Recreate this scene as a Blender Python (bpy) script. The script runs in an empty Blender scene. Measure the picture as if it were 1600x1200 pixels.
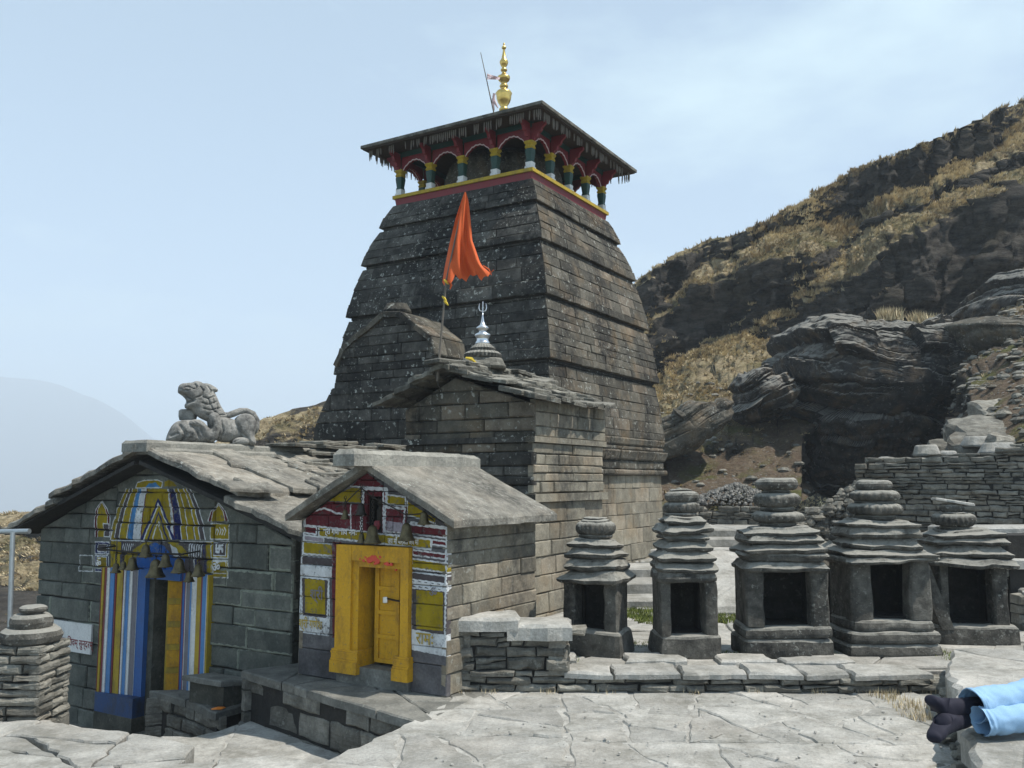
import bpy, math, random
import numpy as np
from math import sin, cos, tan, atan, radians, pi, sqrt
from mathutils import Vector, Matrix

# ------------------------------------------------------------------ camera, world, sun, exposure
SC = bpy.context.scene
COL = SC.collection
FPX, PITCH, EYE = 1390.0, atan(150 / 1390.0), 2.0
PSI = radians(31.3)
UX, UY = sin(PSI), cos(PSI)          # temple axis running into the picture
VX, VY = cos(PSI), -sin(PSI)         # temple axis running to the right
SUN_AZ, SUN_EL = 106.0, 61.0          # degrees, azimuth clockwise from +Y

cam_d = bpy.data.cameras.new('camera'); cam = bpy.data.objects.new('camera', cam_d); COL.objects.link(cam)
cam.location = (0, 0, EYE); cam.rotation_euler = (pi / 2 + PITCH, 0, 0)
cam_d.sensor_width = 36.0; cam_d.lens = 36.0 * FPX / 1600.0
cam_d.clip_start = 0.1; cam_d.clip_end = 20000
SC.camera = cam

world = bpy.data.worlds.new('World'); SC.world = world; world.use_nodes = True
wn = world.node_tree; wn.nodes.clear()
w_out = wn.nodes.new('ShaderNodeOutputWorld'); w_bg = wn.nodes.new('ShaderNodeBackground')
w_sky = wn.nodes.new('ShaderNodeTexSky'); w_sky.sky_type = 'NISHITA'; w_sky.sun_disc = False
w_sky.sun_elevation = radians(SUN_EL); w_sky.sun_rotation = radians(SUN_AZ)
w_sky.altitude = 3000; w_sky.air_density = 1.0; w_sky.dust_density = 1.2; w_sky.ozone_density = 1.0
# thin high cloud veil over the whole sky
w_tc = wn.nodes.new('ShaderNodeTexCoord'); w_map = wn.nodes.new('ShaderNodeMapping'); w_map.inputs['Scale'].default_value = (1, 1, 2.6)
w_map.inputs['Location'].default_value = (0.35, 0.1, 0.2)
w_no = wn.nodes.new('ShaderNodeTexNoise'); w_no.inputs['Scale'].default_value = 2.6; w_no.inputs['Detail'].default_value = 7; w_no.inputs['Roughness'].default_value = 0.55
w_rp = wn.nodes.new('ShaderNodeValToRGB'); w_rp.color_ramp.elements[0].position = 0.50; w_rp.color_ramp.elements[1].position = 0.72
w_rp.color_ramp.elements[0].color = (0.38, 0.38, 0.38, 1); w_rp.color_ramp.elements[1].color = (0.92, 0.92, 0.92, 1)
w_mx = wn.nodes.new('ShaderNodeMixRGB'); w_mx.inputs[2].default_value = (4.05, 5.15, 5.5, 1)
wn.links.new(w_tc.outputs['Generated'], w_map.inputs[0]); wn.links.new(w_map.outputs[0], w_no.inputs['Vector'])
wn.links.new(w_no.outputs[0], w_rp.inputs[0]); wn.links.new(w_rp.outputs[0], w_mx.inputs[0]); wn.links.new(w_sky.outputs[0], w_mx.inputs[1])
wn.links.new(w_mx.outputs[0], w_bg.inputs[0]); wn.links.new(w_bg.outputs[0], w_out.inputs[0])
w_bg.inputs[1].default_value = 0.15

sun_d = bpy.data.lights.new('sun', 'SUN'); sun_d.energy = 5.0; sun_d.angle = radians(0.53); sun_d.color = (1.0, 0.94, 0.85)
sun = bpy.data.objects.new('sun', sun_d); COL.objects.link(sun)
sdir = Vector((sin(radians(SUN_AZ)) * cos(radians(SUN_EL)), cos(radians(SUN_AZ)) * cos(radians(SUN_EL)), sin(radians(SUN_EL))))
sun.rotation_euler = sdir.to_track_quat('Z', 'Y').to_euler()
SC.view_settings.view_transform = 'Standard'; SC.view_settings.look = 'None'
SC.view_settings.exposure = 0.40; SC.view_settings.gamma = 1.0; SC.view_settings.use_curve_mapping = False
SC.cycles.max_bounces = 6; SC.cycles.diffuse_bounces = 3; SC.cycles.volume_bounces = 1

# ------------------------------------------------------------------ geometry of the place (all measures in metres)
def W(u, v, z): return (u * UX + v * VX, u * UY + v * VY, z)
def ray(px, py):
    x = (px - 800) / FPX; y = (600 - py) / FPX
    return (x, cos(PITCH) - y * sin(PITCH), y * cos(PITCH) + sin(PITCH))
def at_z(px, py, z):
    d = ray(px, py); t = (z - EYE) / d[2]; return (d[0] * t, d[1] * t, z)
def at_Y(px, py, Y):
    d = ray(px, py); t = Y / d[1]; return (d[0] * t, Y, EYE + d[2] * t)
def at_u(px, py, u):           # (v, z) on the plane u = const
    d = ray(px, py); t = u / (d[0] * UX + d[1] * UY); X, Y = d[0] * t, d[1] * t
    return (X * VX + Y * VY, EYE + d[2] * t)

def hash3(ix, iy, iz, seed):
    h = (ix * 374761393 + iy * 668265263 + iz * 2147483647 + seed * 974634777) & 0xffffffff
    h = ((h ^ (h >> 13)) * 1274126177) & 0xffffffff
    h = ((h ^ (h >> 16)) * 2246822519) & 0xffffffff
    return ((h ^ (h >> 15)) & 0xffff) / 32767.5 - 1.0
def vnoise(p, seed=0):
    p = np.asarray(p, float); i = np.floor(p).astype(np.int64); f = p - i; f = f * f * (3 - 2 * f)
    r = 0
    for dx in (0, 1):
        wx = f[..., 0] if dx else 1 - f[..., 0]
        for dy in (0, 1):
            wy = f[..., 1] if dy else 1 - f[..., 1]
            for dz in (0, 1):
                wz = f[..., 2] if dz else 1 - f[..., 2]
                r = r + wx * wy * wz * hash3(i[..., 0] + dx, i[..., 1] + dy, i[..., 2] + dz, seed)
    return r
def fbm(p, seed=0, octv=4, rough=0.5):
    a, s, r = 1.0, 0.0, 0
    p = np.asarray(p, float)
    for k in range(octv):
        r = r + a * vnoise(p * (2.0 ** k) + 17.3 * k, seed + k); s += a; a *= rough
    return r / s

# ------------------------------------------------------------------ objects
def tag(o, label=None, cat=None, group=None, kind=None):
    if label: o['label'] = label
    if cat: o['category'] = cat
    if group: o['group'] = group
    if kind: o['kind'] = kind
    return o
def thing(name, label, cat, loc=(0, 0, 0), group=None):
    o = bpy.data.objects.new(name, None); COL.objects.link(o); o.location = loc; o.empty_display_size = 0.2
    return tag(o, label, cat, group)
def origin_of(o):
    p = Vector((0, 0, 0))
    while o is not None: p += o.location; o = o.parent
    return p

class MB:
    """collects polygons; build() links them as one mesh object"""
    def __init__(s): s.v = []; s.f = []; s.r = []; s.uv = []
    def add(s, vs, fs, r=0.5, uvs=None):
        b = len(s.v); s.v += [tuple(p) for p in vs]; s.f += [tuple(i + b for i in f) for f in fs]
        s.r += [r] * len(vs) if not hasattr(r, '__len__') else list(r)
        s.uv += list(uvs) if uvs is not None else [(-9., -9.)] * len(vs)
    def build(s, name, mat, parent=None, smooth=False, kind=None, world_loc=None):
        me = bpy.data.meshes.new(name)
        org = origin_of(parent) if parent is not None else Vector(world_loc or (0, 0, 0))
        me.from_pydata([(x - org.x, y - org.y, z - org.z) for x, y, z in s.v], [], s.f)
        at = me.attributes.new('rnd', 'FLOAT', 'POINT'); at.data.foreach_set('value', np.array(s.r, np.float32))
        if any(u[0] > -8 for u in s.uv):
            a2 = me.attributes.new('puv', 'FLOAT_VECTOR', 'POINT')
            a2.data.foreach_set('vector', np.array([(u[0], u[1], 0) for u in s.uv], np.float32).ravel())
        if isinstance(mat, (list, tuple)):
            for m in mat: me.materials.append(m)
        else: me.materials.append(mat)
        if smooth: me.polygons.foreach_set('use_smooth', [True] * len(me.polygons))
        me.update()
        o = bpy.data.objects.new(name, me); COL.objects.link(o)
        if parent is not None: o.parent = parent
        elif world_loc is not None: o.location = world_loc
        if kind: o['kind'] = kind
        return o

RNG = random.Random(7)
def box(mb, frame, a0, a1, b0, b1, d0, d1, r=0.5):
    P = [frame(a, b, d) for d in (d0, d1) for a, b in ((a0, b0), (a1, b0), (a1, b1), (a0, b1))]
    mb.add(P, [(3, 2, 1, 0), (4, 5, 6, 7), (0, 1, 5, 4), (1, 2, 6, 5), (2, 3, 7, 6), (3, 0, 4, 7)], r)
def poly_prism(mb, frame, poly, d0, d1, r=0.5, uvf=None):
    n = len(poly); P = [frame(a, b, d) for d in (d0, d1) for a, b in poly]
    uv = None if uvf is None else [uvf(a, b) for _ in (0, 1) for a, b in poly]
    mb.add(P, [tuple(range(n - 1, -1, -1)), tuple(range(n, 2 * n))] + [(i, (i + 1) % n, n + (i + 1) % n, n + i) for i in range(n)], r, uv)
def area(poly): return 0.5 * sum(poly[i][0] * poly[(i + 1) % len(poly)][1] - poly[(i + 1) % len(poly)][0] * poly[i][1] for i in range(len(poly)))
def clip(poly, nx, ny, c):
    """keep nx*x+ny*y <= c"""
    out = []
    for i in range(len(poly)):
        p, q = poly[i], poly[(i + 1) % len(poly)]
        dp, dq = nx * p[0] + ny * p[1] - c, nx * q[0] + ny * q[1] - c
        if dp <= 0: out.append(p)
        if (dp < 0 < dq) or (dq < 0 < dp):
            t = dp / (dp - dq); out.append((p[0] + t * (q[0] - p[0]), p[1] + t * (q[1] - p[1])))
    return out
def inset(poly, c):
    n = len(poly); res = []
    for i in range(n):
        p0, p, p1 = poly[i - 1], poly[i], poly[(i + 1) % n]
        e0 = Vector((p[0] - p0[0], p[1] - p0[1])); e1 = Vector((p1[0] - p[0], p1[1] - p[1]))
        if e0.length < 1e-6 or e1.length < 1e-6: res.append(p); continue
        e0.normalize(); e1.normalize()
        n0 = Vector((-e0.y, e0.x)); n1 = Vector((-e1.y, e1.x)); m = n0 + n1
        if m.length < 1e-3: m = n0
        m.normalize(); k = c / max(0.5, m.dot(n0)); res.append((p[0] + m.x * k, p[1] + m.y * k))
    return res
def rough_edges(poly, step, jit, rng):
    out = []; n = len(poly)
    for i in range(n):
        p, q = poly[i], poly[(i + 1) % n]; L = math.hypot(q[0] - p[0], q[1] - p[1])
        k = max(1, int(L / step + 0.5)); nx, ny = (-(q[1] - p[1]) / (L + 1e-9), (q[0] - p[0]) / (L + 1e-9))
        out.append((p[0] + rng.uniform(-jit, jit) * .6, p[1] + rng.uniform(-jit, jit) * .6))
        for j in range(1, k):
            t = (j + rng.uniform(-.25, .25)) / k; o = rng.uniform(-jit, jit)
            out.append((p[0] + t * (q[0] - p[0]) + nx * o, p[1] + t * (q[1] - p[1]) + ny * o))
    return out
def stone(mb, frame, poly, depth=0.12, gap=0.006, chamf=0.012, proud=0.0, rng=RNG, step=9, jit=0.0, rel=0.004, r=None, uvf=None):
    """one stone: irregular outline, rounded arris, slightly uneven face"""
    if len(poly) < 3 or abs(area(poly)) < 1e-4: return False
    if area(poly) < 0: poly = poly[::-1]
    p0 = inset(poly, gap)
    if area(p0) <= 1e-4: return False
    p0 = rough_edges(p0, step, jit, rng) if (jit > 0 or step < 5) else p0
    c = min(chamf, 0.22 * sqrt(abs(area(p0))))
    p1 = inset(p0, c)
    if area(p1) <= 0.2 * area(p0): c *= .4; p1 = inset(p0, c)
    n = len(p0); r = rng.random() if r is None else r
    tx, ty = rng.uniform(-1, 1) * rel, rng.uniform(-1, 1) * rel
    cx = sum(p[0] for p in p1) / n; cy = sum(p[1] for p in p1) / n
    sz = sqrt(abs(area(p0)))
    V = [frame(a, b, -depth) for a, b in p0] + [frame(a, b, proud - c * .8 - rng.random() * rel) for a, b in p0]
    D1 = [proud + tx * (a - cx) / sz + ty * (b - cy) / sz + rng.uniform(-rel, rel) * .6 for a, b in p1]
    V += [frame(a, b, d) for (a, b), d in zip(p1, D1)]
    V.append(frame(cx, cy, proud + rel * .5 * rng.random()))
    F = [tuple(range(n - 1, -1, -1))] + [(i, (i + 1) % n, n + (i + 1) % n, n + i) for i in range(n)] + \
        [(n + i, n + (i + 1) % n, 2 * n + (i + 1) % n, 2 * n + i) for i in range(n)] + [(2 * n + i, 2 * n + (i + 1) % n, 3 * n) for i in range(n)]
    uv = None
    if uvf is not None: uv = [uvf(a, b) for a, b in p0] * 2 + [uvf(a, b) for a, b in p1] + [uvf(cx, cy)]
    mb.add(V, F, r, uv); return True
def courses(z0, z1, h, rng, jit=0.3):
    zs = [z0]
    while zs[-1] < z1 - h * .6: zs.append(zs[-1] + h * rng.uniform(1 - jit, 1 + jit))
    k = (z1 - z0) / (zs[-1] - z0) if len(zs) > 1 else 1
    zs = [z0 + (z - z0) * k for z in zs]
    return zs if len(zs) > 1 else [z0, z1]
def bond(a0, a1, z0, z1, h, w, rng, jit=0.3, wj=0.45, slope=0.0):
    """courses of blocks as polygons"""
    out = []; zs = courses(z0, z1, h, rng, jit); last = []
    for i in range(len(zs) - 1):
        for _ in range(6):
            xs = [a0 - rng.uniform(0, 1) * 0]
            xs = [a0, a0 + w * rng.uniform(.4, 1.2)]
            while xs[-1] < a1 - w * .55: xs.append(xs[-1] + w * rng.uniform(1 - wj, 1 + wj))
            xs[-1] = a1
            if not last or all(min(abs(x - y) for y in last) > w * .08 for x in xs[1:-1]): break
        last = xs
        for j in range(len(xs) - 1): out.append([(xs[j], zs[i]), (xs[j + 1], zs[i]), (xs[j + 1], zs[i + 1]), (xs[j], zs[i + 1])])
    return out
def cut_hole(polys, a0, a1, b0, b1):
    out = []
    for p in polys:
        xs = [q[0] for q in p]; ys = [q[1] for q in p]
        if max(xs) <= a0 or min(xs) >= a1 or max(ys) <= b0 or min(ys) >= b1: out.append(p); continue
        for q in (clip(p, 1, 0, a0), clip(p, -1, 0, -a1), clip(clip(clip(p, -1, 0, -a0), 1, 0, a1), 0, -1, -b1), clip(clip(clip(p, -1, 0, -a0), 1, 0, a1), 0, 1, b0)):
            if len(q) > 2 and area(q) > 8e-4: out.append(q)
    return out
def lay(parent, name, items, mat, limit=300):
    """items: list of (weight, MB) - the largest become parts, the rest one joined part"""
    items = [i for i in items if i[1].v]
    items.sort(key=lambda t: -t[0])
    for w, m in items[:limit]: m.build(name, m.mat if hasattr(m, 'mat') else mat, parent)
    rest = items[limit:]
    if rest:
        big = MB()
        for w, m in rest: big.add(m.v, m.f, m.r, m.uv)
        big.build(name, mat, parent, kind='stuff')
def stones(frame, polys, rng=RNG, **k):
    out = []
    pr = k.pop('prouds', None)
    for p in polys:
        m = MB(); kk = dict(k)
        if pr: kk['proud'] = kk.get('proud', 0) + rng.uniform(*pr)
        if stone(m, frame, p, rng=rng, **kk): out.append((abs(area(p)), m))
    return out

def loft(mb, cx, cy, rings, n=40, rot=0.0, amp=0.0, seed=0, fs=6.0, r=0.5, cap=True, tilt=(0, 0)):
    """rings: (z, half_width, half_depth, squareness 2=round, ribs, rib_depth)"""
    V = []; F = []
    for R in rings:
        z, hw, hd, p = R[:4]; ribs = R[4] if len(R) > 4 else 0; rd = R[5] if len(R) > 5 else 0
        for i in range(n):
            t = 2 * pi * i / n; c, s = cos(t), sin(t)
            k = (abs(c) ** p + abs(s) ** p) ** (-1.0 / p)
            if ribs: k *= 1 - rd * (1 - abs(cos(ribs * t / 2)))
            x, y = hw * k * c, hd * k * s
            V.append((cx + x * cos(rot) - y * sin(rot), cy + x * sin(rot) + y * cos(rot), z + tilt[0] * x + tilt[1] * y))
    m = len(rings)
    V = np.array(V, float)
    if amp > 0:
        q = V.copy(); a = fbm(q * fs, seed, 3); b = fbm(q * fs + 40, seed + 9, 3); c2 = fbm(q * fs + 80, seed + 5, 3)
        V += amp * np.stack([a, b, c2 * .6], 1)
    for j in range(m - 1):
        for i in range(n): F.append((j * n + i, j * n + (i + 1) % n, (j + 1) * n + (i + 1) % n, (j + 1) * n + i))
    if cap: F.append(tuple(range(n - 1, -1, -1))); F.append(tuple((m - 1) * n + i for i in range(n)))
    mb.add(V.tolist(), F, r)
def slab_rings(z0, z1, w0, d0, w1, d1, p=10, rnd=0.02):
    """a weathered slab between two sizes, rounded at its edges"""
    return [(z0, w0 - rnd, d0 - rnd, p), (z0 + rnd * .5, w0 - rnd * .2, d0 - rnd * .2, p), (z0 + rnd * 1.4, w0, d0, p), ((z0 + z1) / 2, (w0 + w1) / 2 + rnd * .1, (d0 + d1) / 2 + rnd * .1, p),
            (z1 - rnd, w1, d1, p), (z1 - rnd * .3, w1 - rnd * .5, d1 - rnd * .5, p), (z1, w1 - rnd * 1.4, d1 - rnd * 1.4, p)]
def tube(mb, pts, rads, n=8, r=0.5):
    pts = [Vector(p) for p in pts]; V = []; F = []
    if not hasattr(rads, '__len__'): rads = [rads] * len(pts)
    for i, p in enumerate(pts):
        d = (pts[min(i + 1, len(pts) - 1)] - pts[max(i - 1, 0)]).normalized()
        a = d.orthogonal().normalized() if i == 0 else (a - d * a.dot(d)).normalized()
        b = d.cross(a)
        for k in range(n): t = 2 * pi * k / n; V.append(p + (a * cos(t) + b * sin(t)) * rads[i])
    for i in range(len(pts) - 1):
        for k in range(n): F.append((i * n + k, i * n + (k + 1) % n, (i + 1) * n + (k + 1) % n, (i + 1) * n + k))
    F.append(tuple(range(n - 1, -1, -1))); F.append(tuple((len(pts) - 1) * n + k for k in range(n)))
    mb.add(V, F, r)

def front(u0): return lambda a, b, d: W(u0 - d, a, b)
def side(v0): return lambda a, b, d: W(a, v0 + d, b)
def facing(Y0): return lambda a, b, d: (a, Y0 - d, b)
def flat(z0): return lambda a, b, d: (a, b, z0 + d)

# ------------------------------------------------------------------ materials
def newmat(name):
    m = bpy.data.materials.new(name); m.use_nodes = True; nt = m.node_tree
    b = nt.nodes['Principled BSDF']; return m, nt, b
class NT:
    def __init__(s, nt): s.nt = nt; s.geo = nt.nodes.new('ShaderNodeNewGeometry'); s.pos = s.geo.outputs['Position']
    def n(s, t, **k):
        x = s.nt.nodes.new(t)
        for a, b in k.items(): setattr(x, a, b)
        return x
    def link(s, a, b): s.nt.links.new(a, b)
    def noise(s, scale, detail=4, rough=.55, vec=None, stretch=None, off=0, dist=0):
        x = s.n('ShaderNodeTexNoise'); x.inputs['Scale'].default_value = scale; x.inputs['Detail'].default_value = detail
        x.inputs['Roughness'].default_value = rough; x.inputs['Distortion'].default_value = dist
        v = vec or s.pos
        if stretch or off:
            mp = s.n('ShaderNodeMapping'); mp.inputs['Scale'].default_value = stretch or (1, 1, 1); mp.inputs['Location'].default_value = (off, off, off)
            s.link(v, mp.inputs[0]); v = mp.outputs[0]
        s.link(v, x.inputs['Vector']); return x.outputs[0]
    def ramp(s, fac, lo, hi, c0=(0, 0, 0), c1=(1, 1, 1)):
        x = s.n('ShaderNodeValToRGB'); e = x.color_ramp.elements; e[0].position = lo; e[1].position = hi
        e[0].color = (*c0, 1); e[1].color = (*c1, 1); s.link(fac, x.inputs[0]); return x.outputs[0]
    def mix(s, fac, a, b, mode='MIX'):
        x = s.n('ShaderNodeMixRGB', blend_type=mode)
        for k, v in ((0, fac), (1, a), (2, b)):
            if isinstance(v, (int, float)): x.inputs[k].default_value = v
            elif isinstance(v, tuple): x.inputs[k].default_value = (*v, 1)
            else: s.link(v, x.inputs[k])
        return x.outputs[0]
    def math(s, op, a, b=0.0):
        x = s.n('ShaderNodeMath', operation=op)
        for k, v in ((0, a), (1, b)):
            if isinstance(v, (int, float)): x.inputs[k].default_value = v
            else: s.link(v, x.inputs[k])
        return x.outputs[0]
    def attr(s, name):
        x = s.n('ShaderNodeAttribute'); x.attribute_name = name; return x
    def bump(s, h, strength, dist, bsdf):
        x = s.n('ShaderNodeBump'); x.inputs['Strength'].default_value = strength; x.inputs['Distance'].default_value = dist
        s.link(h, x.inputs['Height']); s.link(x.outputs[0], bsdf.inputs['Normal'])
def stone_mat(name, base, alt, dark, stain=.5, lichen=.5, var=.35, warm=0.0, fine=1.0, bump=.5, streak=(1, 1, .35), rough=.9, image=None, stain_scale=.9, moss=0, layer=0, top=0):
    m, nt, b = newmat(name); q = NT(nt)
    r = q.attr('rnd').outputs['Fac']
    c = q.mix(q.ramp(q.noise(5 * fine, 5), .35, .65), base, alt)
    c = q.mix(q.ramp(q.noise(45 * fine, 4, .7), .3, .75), c, q.mix(.55, c, (0.02, 0.02, 0.02), 'MIX'), 'MIX') if False else q.mix(.45, c, q.ramp(q.noise(38 * fine, 5, .7), .25, .8, (.25, .25, .25), (1.5, 1.5, 1.5)), 'MULTIPLY')
    v = q.math('ADD', q.math('MULTIPLY', r, var * 2), 1 - var)
    c = q.mix(1.0, c, q.mix(0, v, v), 'MULTIPLY')
    if warm > 0:
        f = q.math('MULTIPLY', q.ramp(q.noise(1.7, 3, off=31), .5, .68), warm)
        c = q.mix(f, c, (.27, .175, .085))
        f = q.math('MULTIPLY', q.math('GREATER_THAN', r, .86), warm * .5); c = q.mix(f, c, (.25, .16, .10))
    if stain > 0:
        s1 = q.ramp(q.noise(stain_scale, 6, .62, stretch=streak, off=5), .42, .62)
        s2 = q.ramp(q.noise(9 * fine, 4, .65, off=9), .25, .62)
        c = q.mix(q.math('MULTIPLY', q.math('MULTIPLY', s1, s2), stain), c, dark)
    if lichen > 0:
        l1 = q.ramp(q.noise(13 * fine, 3, .6, off=17), .60, .66)
        l2 = q.ramp(q.noise(2.2, 3, .6, off=23), .40, .62)
        c = q.mix(q.math('MULTIPLY', q.math('MULTIPLY', l1, l2), lichen), c, (.40, .41, .37))
        l3 = q.ramp(q.noise(26 * fine, 2, .5, off=77), .66, .70)
        l4 = q.ramp(q.noise(.9, 4, .6, off=29), .42, .66)
        c = q.mix(q.math('MULTIPLY', q.math('MULTIPLY', l3, l4), lichen * .9), c, (.46, .46, .40))
    if moss > 0:
        c = q.mix(q.math('MULTIPLY', q.ramp(q.noise(1.3, 4, off=55), .5, .7), moss), c, (.10, .11, .035))
    if top > 0:      # pale dust and lichen on upward faces, also painting them as lit
        sz = q.n('ShaderNodeSeparateXYZ'); q.link(q.geo.outputs['Normal'], sz.inputs[0])
        tf = q.ramp(q.math('ADD', sz.outputs[2], q.math('MULTIPLY', q.math('SUBTRACT', q.noise(11, 5, .7, off=61), .5), .9)), .30, .75)
        c = q.mix(q.math('MULTIPLY', tf, top), c, (.36, .35, .31))
    if image is not None:
        pv = q.attr('puv').outputs['Vector']
        im = q.n('ShaderNodeTexImage'); im.image = image; im.extension = 'CLIP'; im.interpolation = 'Linear'
        q.link(pv, im.inputs['Vector'])
        wear = q.ramp(q.math('ADD', q.noise(24, 7, .75, off=3), q.math('MULTIPLY', q.math('SUBTRACT', q.noise(3, 4, .6, off=13), .5), .35)), .34, .46)
        tint = q.ramp(q.noise(6, 7, .7, off=41, stretch=(1, 1, .6)), .28, .70, (.50, .49, .47), (1.05, 1.05, 1.05))
        pc = q.mix(1.0, im.outputs['Color'], tint, 'MULTIPLY')
        c = q.mix(q.math('MULTIPLY', im.outputs['Alpha'], wear), c, pc)
    q.link(c, b.inputs['Base Color']); b.inputs['Roughness'].default_value = rough; b.inputs['Specular IOR Level'].default_value = .25
    h = q.math('ADD', q.noise(9 * fine, 6, .65), q.math('MULTIPLY', q.noise(70 * fine, 4, .7), .35))
    if layer: h = q.math('ADD', h, q.math('MULTIPLY', q.noise(6, 5, .6, stretch=(1, 1, layer)), .9))
    q.bump(h, bump, .035, b)
    return m
def paint_mat(name, col, rough=.55, worn=.35, dirt=(.07, .06, .05), bump=.25):
    m, nt, b = newmat(name); q = NT(nt)
    c = q.mix(q.math('MULTIPLY', q.ramp(q.noise(6, 8, .75, stretch=(1, 1, .5)), .47, .70), worn), col, dirt)
    c = q.mix(q.math('MULTIPLY', q.ramp(q.noise(33, 5, .75, off=3), .60, .66), worn), c, (.10, .095, .09))
    c = q.mix(.35, c, q.ramp(q.noise(40, 4, .7), .2, .8, (.5, .5, .5), (1.3, 1.3, 1.3)), 'MULTIPLY')
    q.link(c, b.inputs['Base Color']); b.inputs['Roughness'].default_value = rough
    q.bump(q.noise(30, 5, .7), bump, .01, b); return m
def metal_mat(name, col, rough=.35, tarn=.4):
    m, nt, b = newmat(name); q = NT(nt)
    c = q.mix(q.math('MULTIPLY', q.ramp(q.noise(14, 5, .7), .4, .7), tarn), col, (.05, .04, .025))
    q.link(c, b.inputs['Base Color']); b.inputs['Metallic'].default_value = 1.0; b.inputs['Roughness'].default_value = rough; return m
def cloth_mat(name, col, scale=120):
    m, nt, b = newmat(name); q = NT(nt)
    c = q.mix(.4, col, q.ramp(q.noise(scale, 3, .7), .25, .8, (.6, .6, .6), (1.2, 1.2, 1.2)), 'MULTIPLY')
    q.link(c, b.inputs['Base Color']); b.inputs['Roughness'].default_value = .85
    q.bump(q.noise(scale * 2, 2), .3, .003, b); return m

M = {}
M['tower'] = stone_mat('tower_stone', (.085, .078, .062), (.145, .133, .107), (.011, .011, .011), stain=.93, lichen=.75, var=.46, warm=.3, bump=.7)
M['tower_dark'] = stone_mat('shaded_algae_stone', (.045, .043, .038), (.105, .10, .088), (.008, .0085, .009), stain=.95, lichen=.95, var=.52, bump=.7, stain_scale=.7)  # darker copy of tower stone; shade of the unlit front is in its colour
M['tower_pale'] = stone_mat('washed_stone', (.22, .20, .155), (.31, .285, .225), (.03, .03, .03), stain=.8, lichen=.35, var=.28, warm=.35, bump=.55)
M['joint'] = stone_mat('joint_dirt', (.03, .03, .028), (.045, .042, .038), (.01, .01, .01), lichen=.0, var=0)
M['hall'] = stone_mat('hall_stone', (.062, .063, .051), (.118, .116, .095), (.018, .018, .016), stain=.6, lichen=.15, var=.30, bump=.45)
M['slab'] = stone_mat('roof_slab_stone', (.22, .21, .18), (.38, .36, .31), (.05, .05, .045), stain=.85, lichen=1.0, var=.22, warm=.16, bump=1.0, fine=1.5)
M['slab_edge'] = stone_mat('ridge_stone', (.22, .215, .19), (.32, .31, .27), (.04, .04, .035), stain=.6, lichen=.5, var=.3, bump=.9)
M['slate'] = stone_mat('slate', (.095, .09, .075), (.22, .21, .175), (.03, .03, .027), stain=.6, lichen=.5, var=.35, bump=.8, layer=7, top=.35)
M['niche'] = stone_mat('weathered_black_stone', (.075, .072, .063), (.165, .158, .138), (.012, .012, .012), stain=.8, lichen=.5, var=.25, bump=1.0, fine=1.5, top=.8)
M['gravel'] = stone_mat('grey_gravel', (.16, .155, .14), (.26, .25, .23), (.05, .05, .045), stain=.3, lichen=0, var=.4)
M['dry'] = stone_mat('dry_wall_stone', (.15, .145, .125), (.30, .29, .25), (.03, .03, .026), stain=.5, lichen=.4, var=.34, warm=.12, bump=.9, layer=6)
M['flag'] = stone_mat('flagstone_stone', (.34, .335, .31), (.48, .47, .435), (.17, .165, .14), stain=.75, lichen=.12, var=.2, warm=.10, bump=.8, fine=.9, streak=(1, 1, 1), stain_scale=1.6)
M['mortar'] = stone_mat('pale_mortar', (.40, .39, .36), (.52, .51, .47), (.12, .11, .09), stain=.6, lichen=.2, var=0, bump=1.0, streak=(1, 1, 1), stain_scale=3)
M['darkflag'] = stone_mat('grey_flagstone', (.14, .14, .125), (.23, .225, .20), (.06, .06, .055), stain=.5, lichen=.3, var=.2, bump=.6)
M['lion'] = stone_mat('carved_pale_stone', (.27, .265, .245), (.40, .39, .36), (.05, .05, .05), stain=.85, lichen=.5, var=0, bump=.9, fine=2.2, stain_scale=4, streak=(1, 1, 1))
M['niche_in'] = stone_mat('shaded_niche_stone', (.018, .017, .015), (.035, .033, .03), (.006, .006, .006), stain=.8, lichen=.08, var=.2, bump=.9, fine=1.5)  # niche stone darkened so openings read black; shade painted into the colour
M['rock'] = stone_mat('outcrop_rock', (.028, .026, .024), (.075, .068, .060), (.015, .015, .016), stain=.8, lichen=.3, var=.2, warm=.3, bump=1.0, fine=.6, layer=6, top=.45)
M['yellow'] = paint_mat('yellow_paint', (.42, .29, .015), rough=.7, worn=.6); M['ochre'] = paint_mat('orange_yellow_paint', (.58, .31, .008), rough=.75, worn=.7, dirt=(.16, .07, .02), bump=.5)
M['white'] = paint_mat('white_paint', (.70, .70, .68)); M['blue'] = paint_mat('blue_paint', (.022, .105, .33)); M['lblue'] = paint_mat('light_blue_paint', (.07, .22, .48))
M['maroon'] = paint_mat('maroon_paint', (.20, .035, .045)); M['red'] = paint_mat('red_paint', (.20, .018, .024)); M['green'] = paint_mat('dark_green_paint', (.008, .05, .038))
M['greyp'] = paint_mat('grey_paint', (.17, .16, .18)); M['vermilion'] = paint_mat('vermilion_powder', (.62, .06, .03), worn=.1)
M['wood'] = paint_mat('dark_wood', (.05, .035, .025), rough=.8); M['palewood'] = paint_mat('bleached_wood', (.15, .13, .105), rough=.85)
M['brass'] = metal_mat('old_brass', (.17, .14, .08), .55, .8); M['gold'] = metal_mat('gilded_metal', (.72, .50, .16), .30, .35)
M['silver'] = metal_mat('silver_metal', (.72, .74, .76), .28, .1); M['pipe'] = metal_mat('galvanised_pipe', (.50, .53, .54), .5, .2)
M['iron'] = metal_mat('dark_iron', (.06, .055, .05), .6, .5); M['sheet'] = metal_mat('roof_sheet', (.34, .36, .38), .5, .4)
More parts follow.
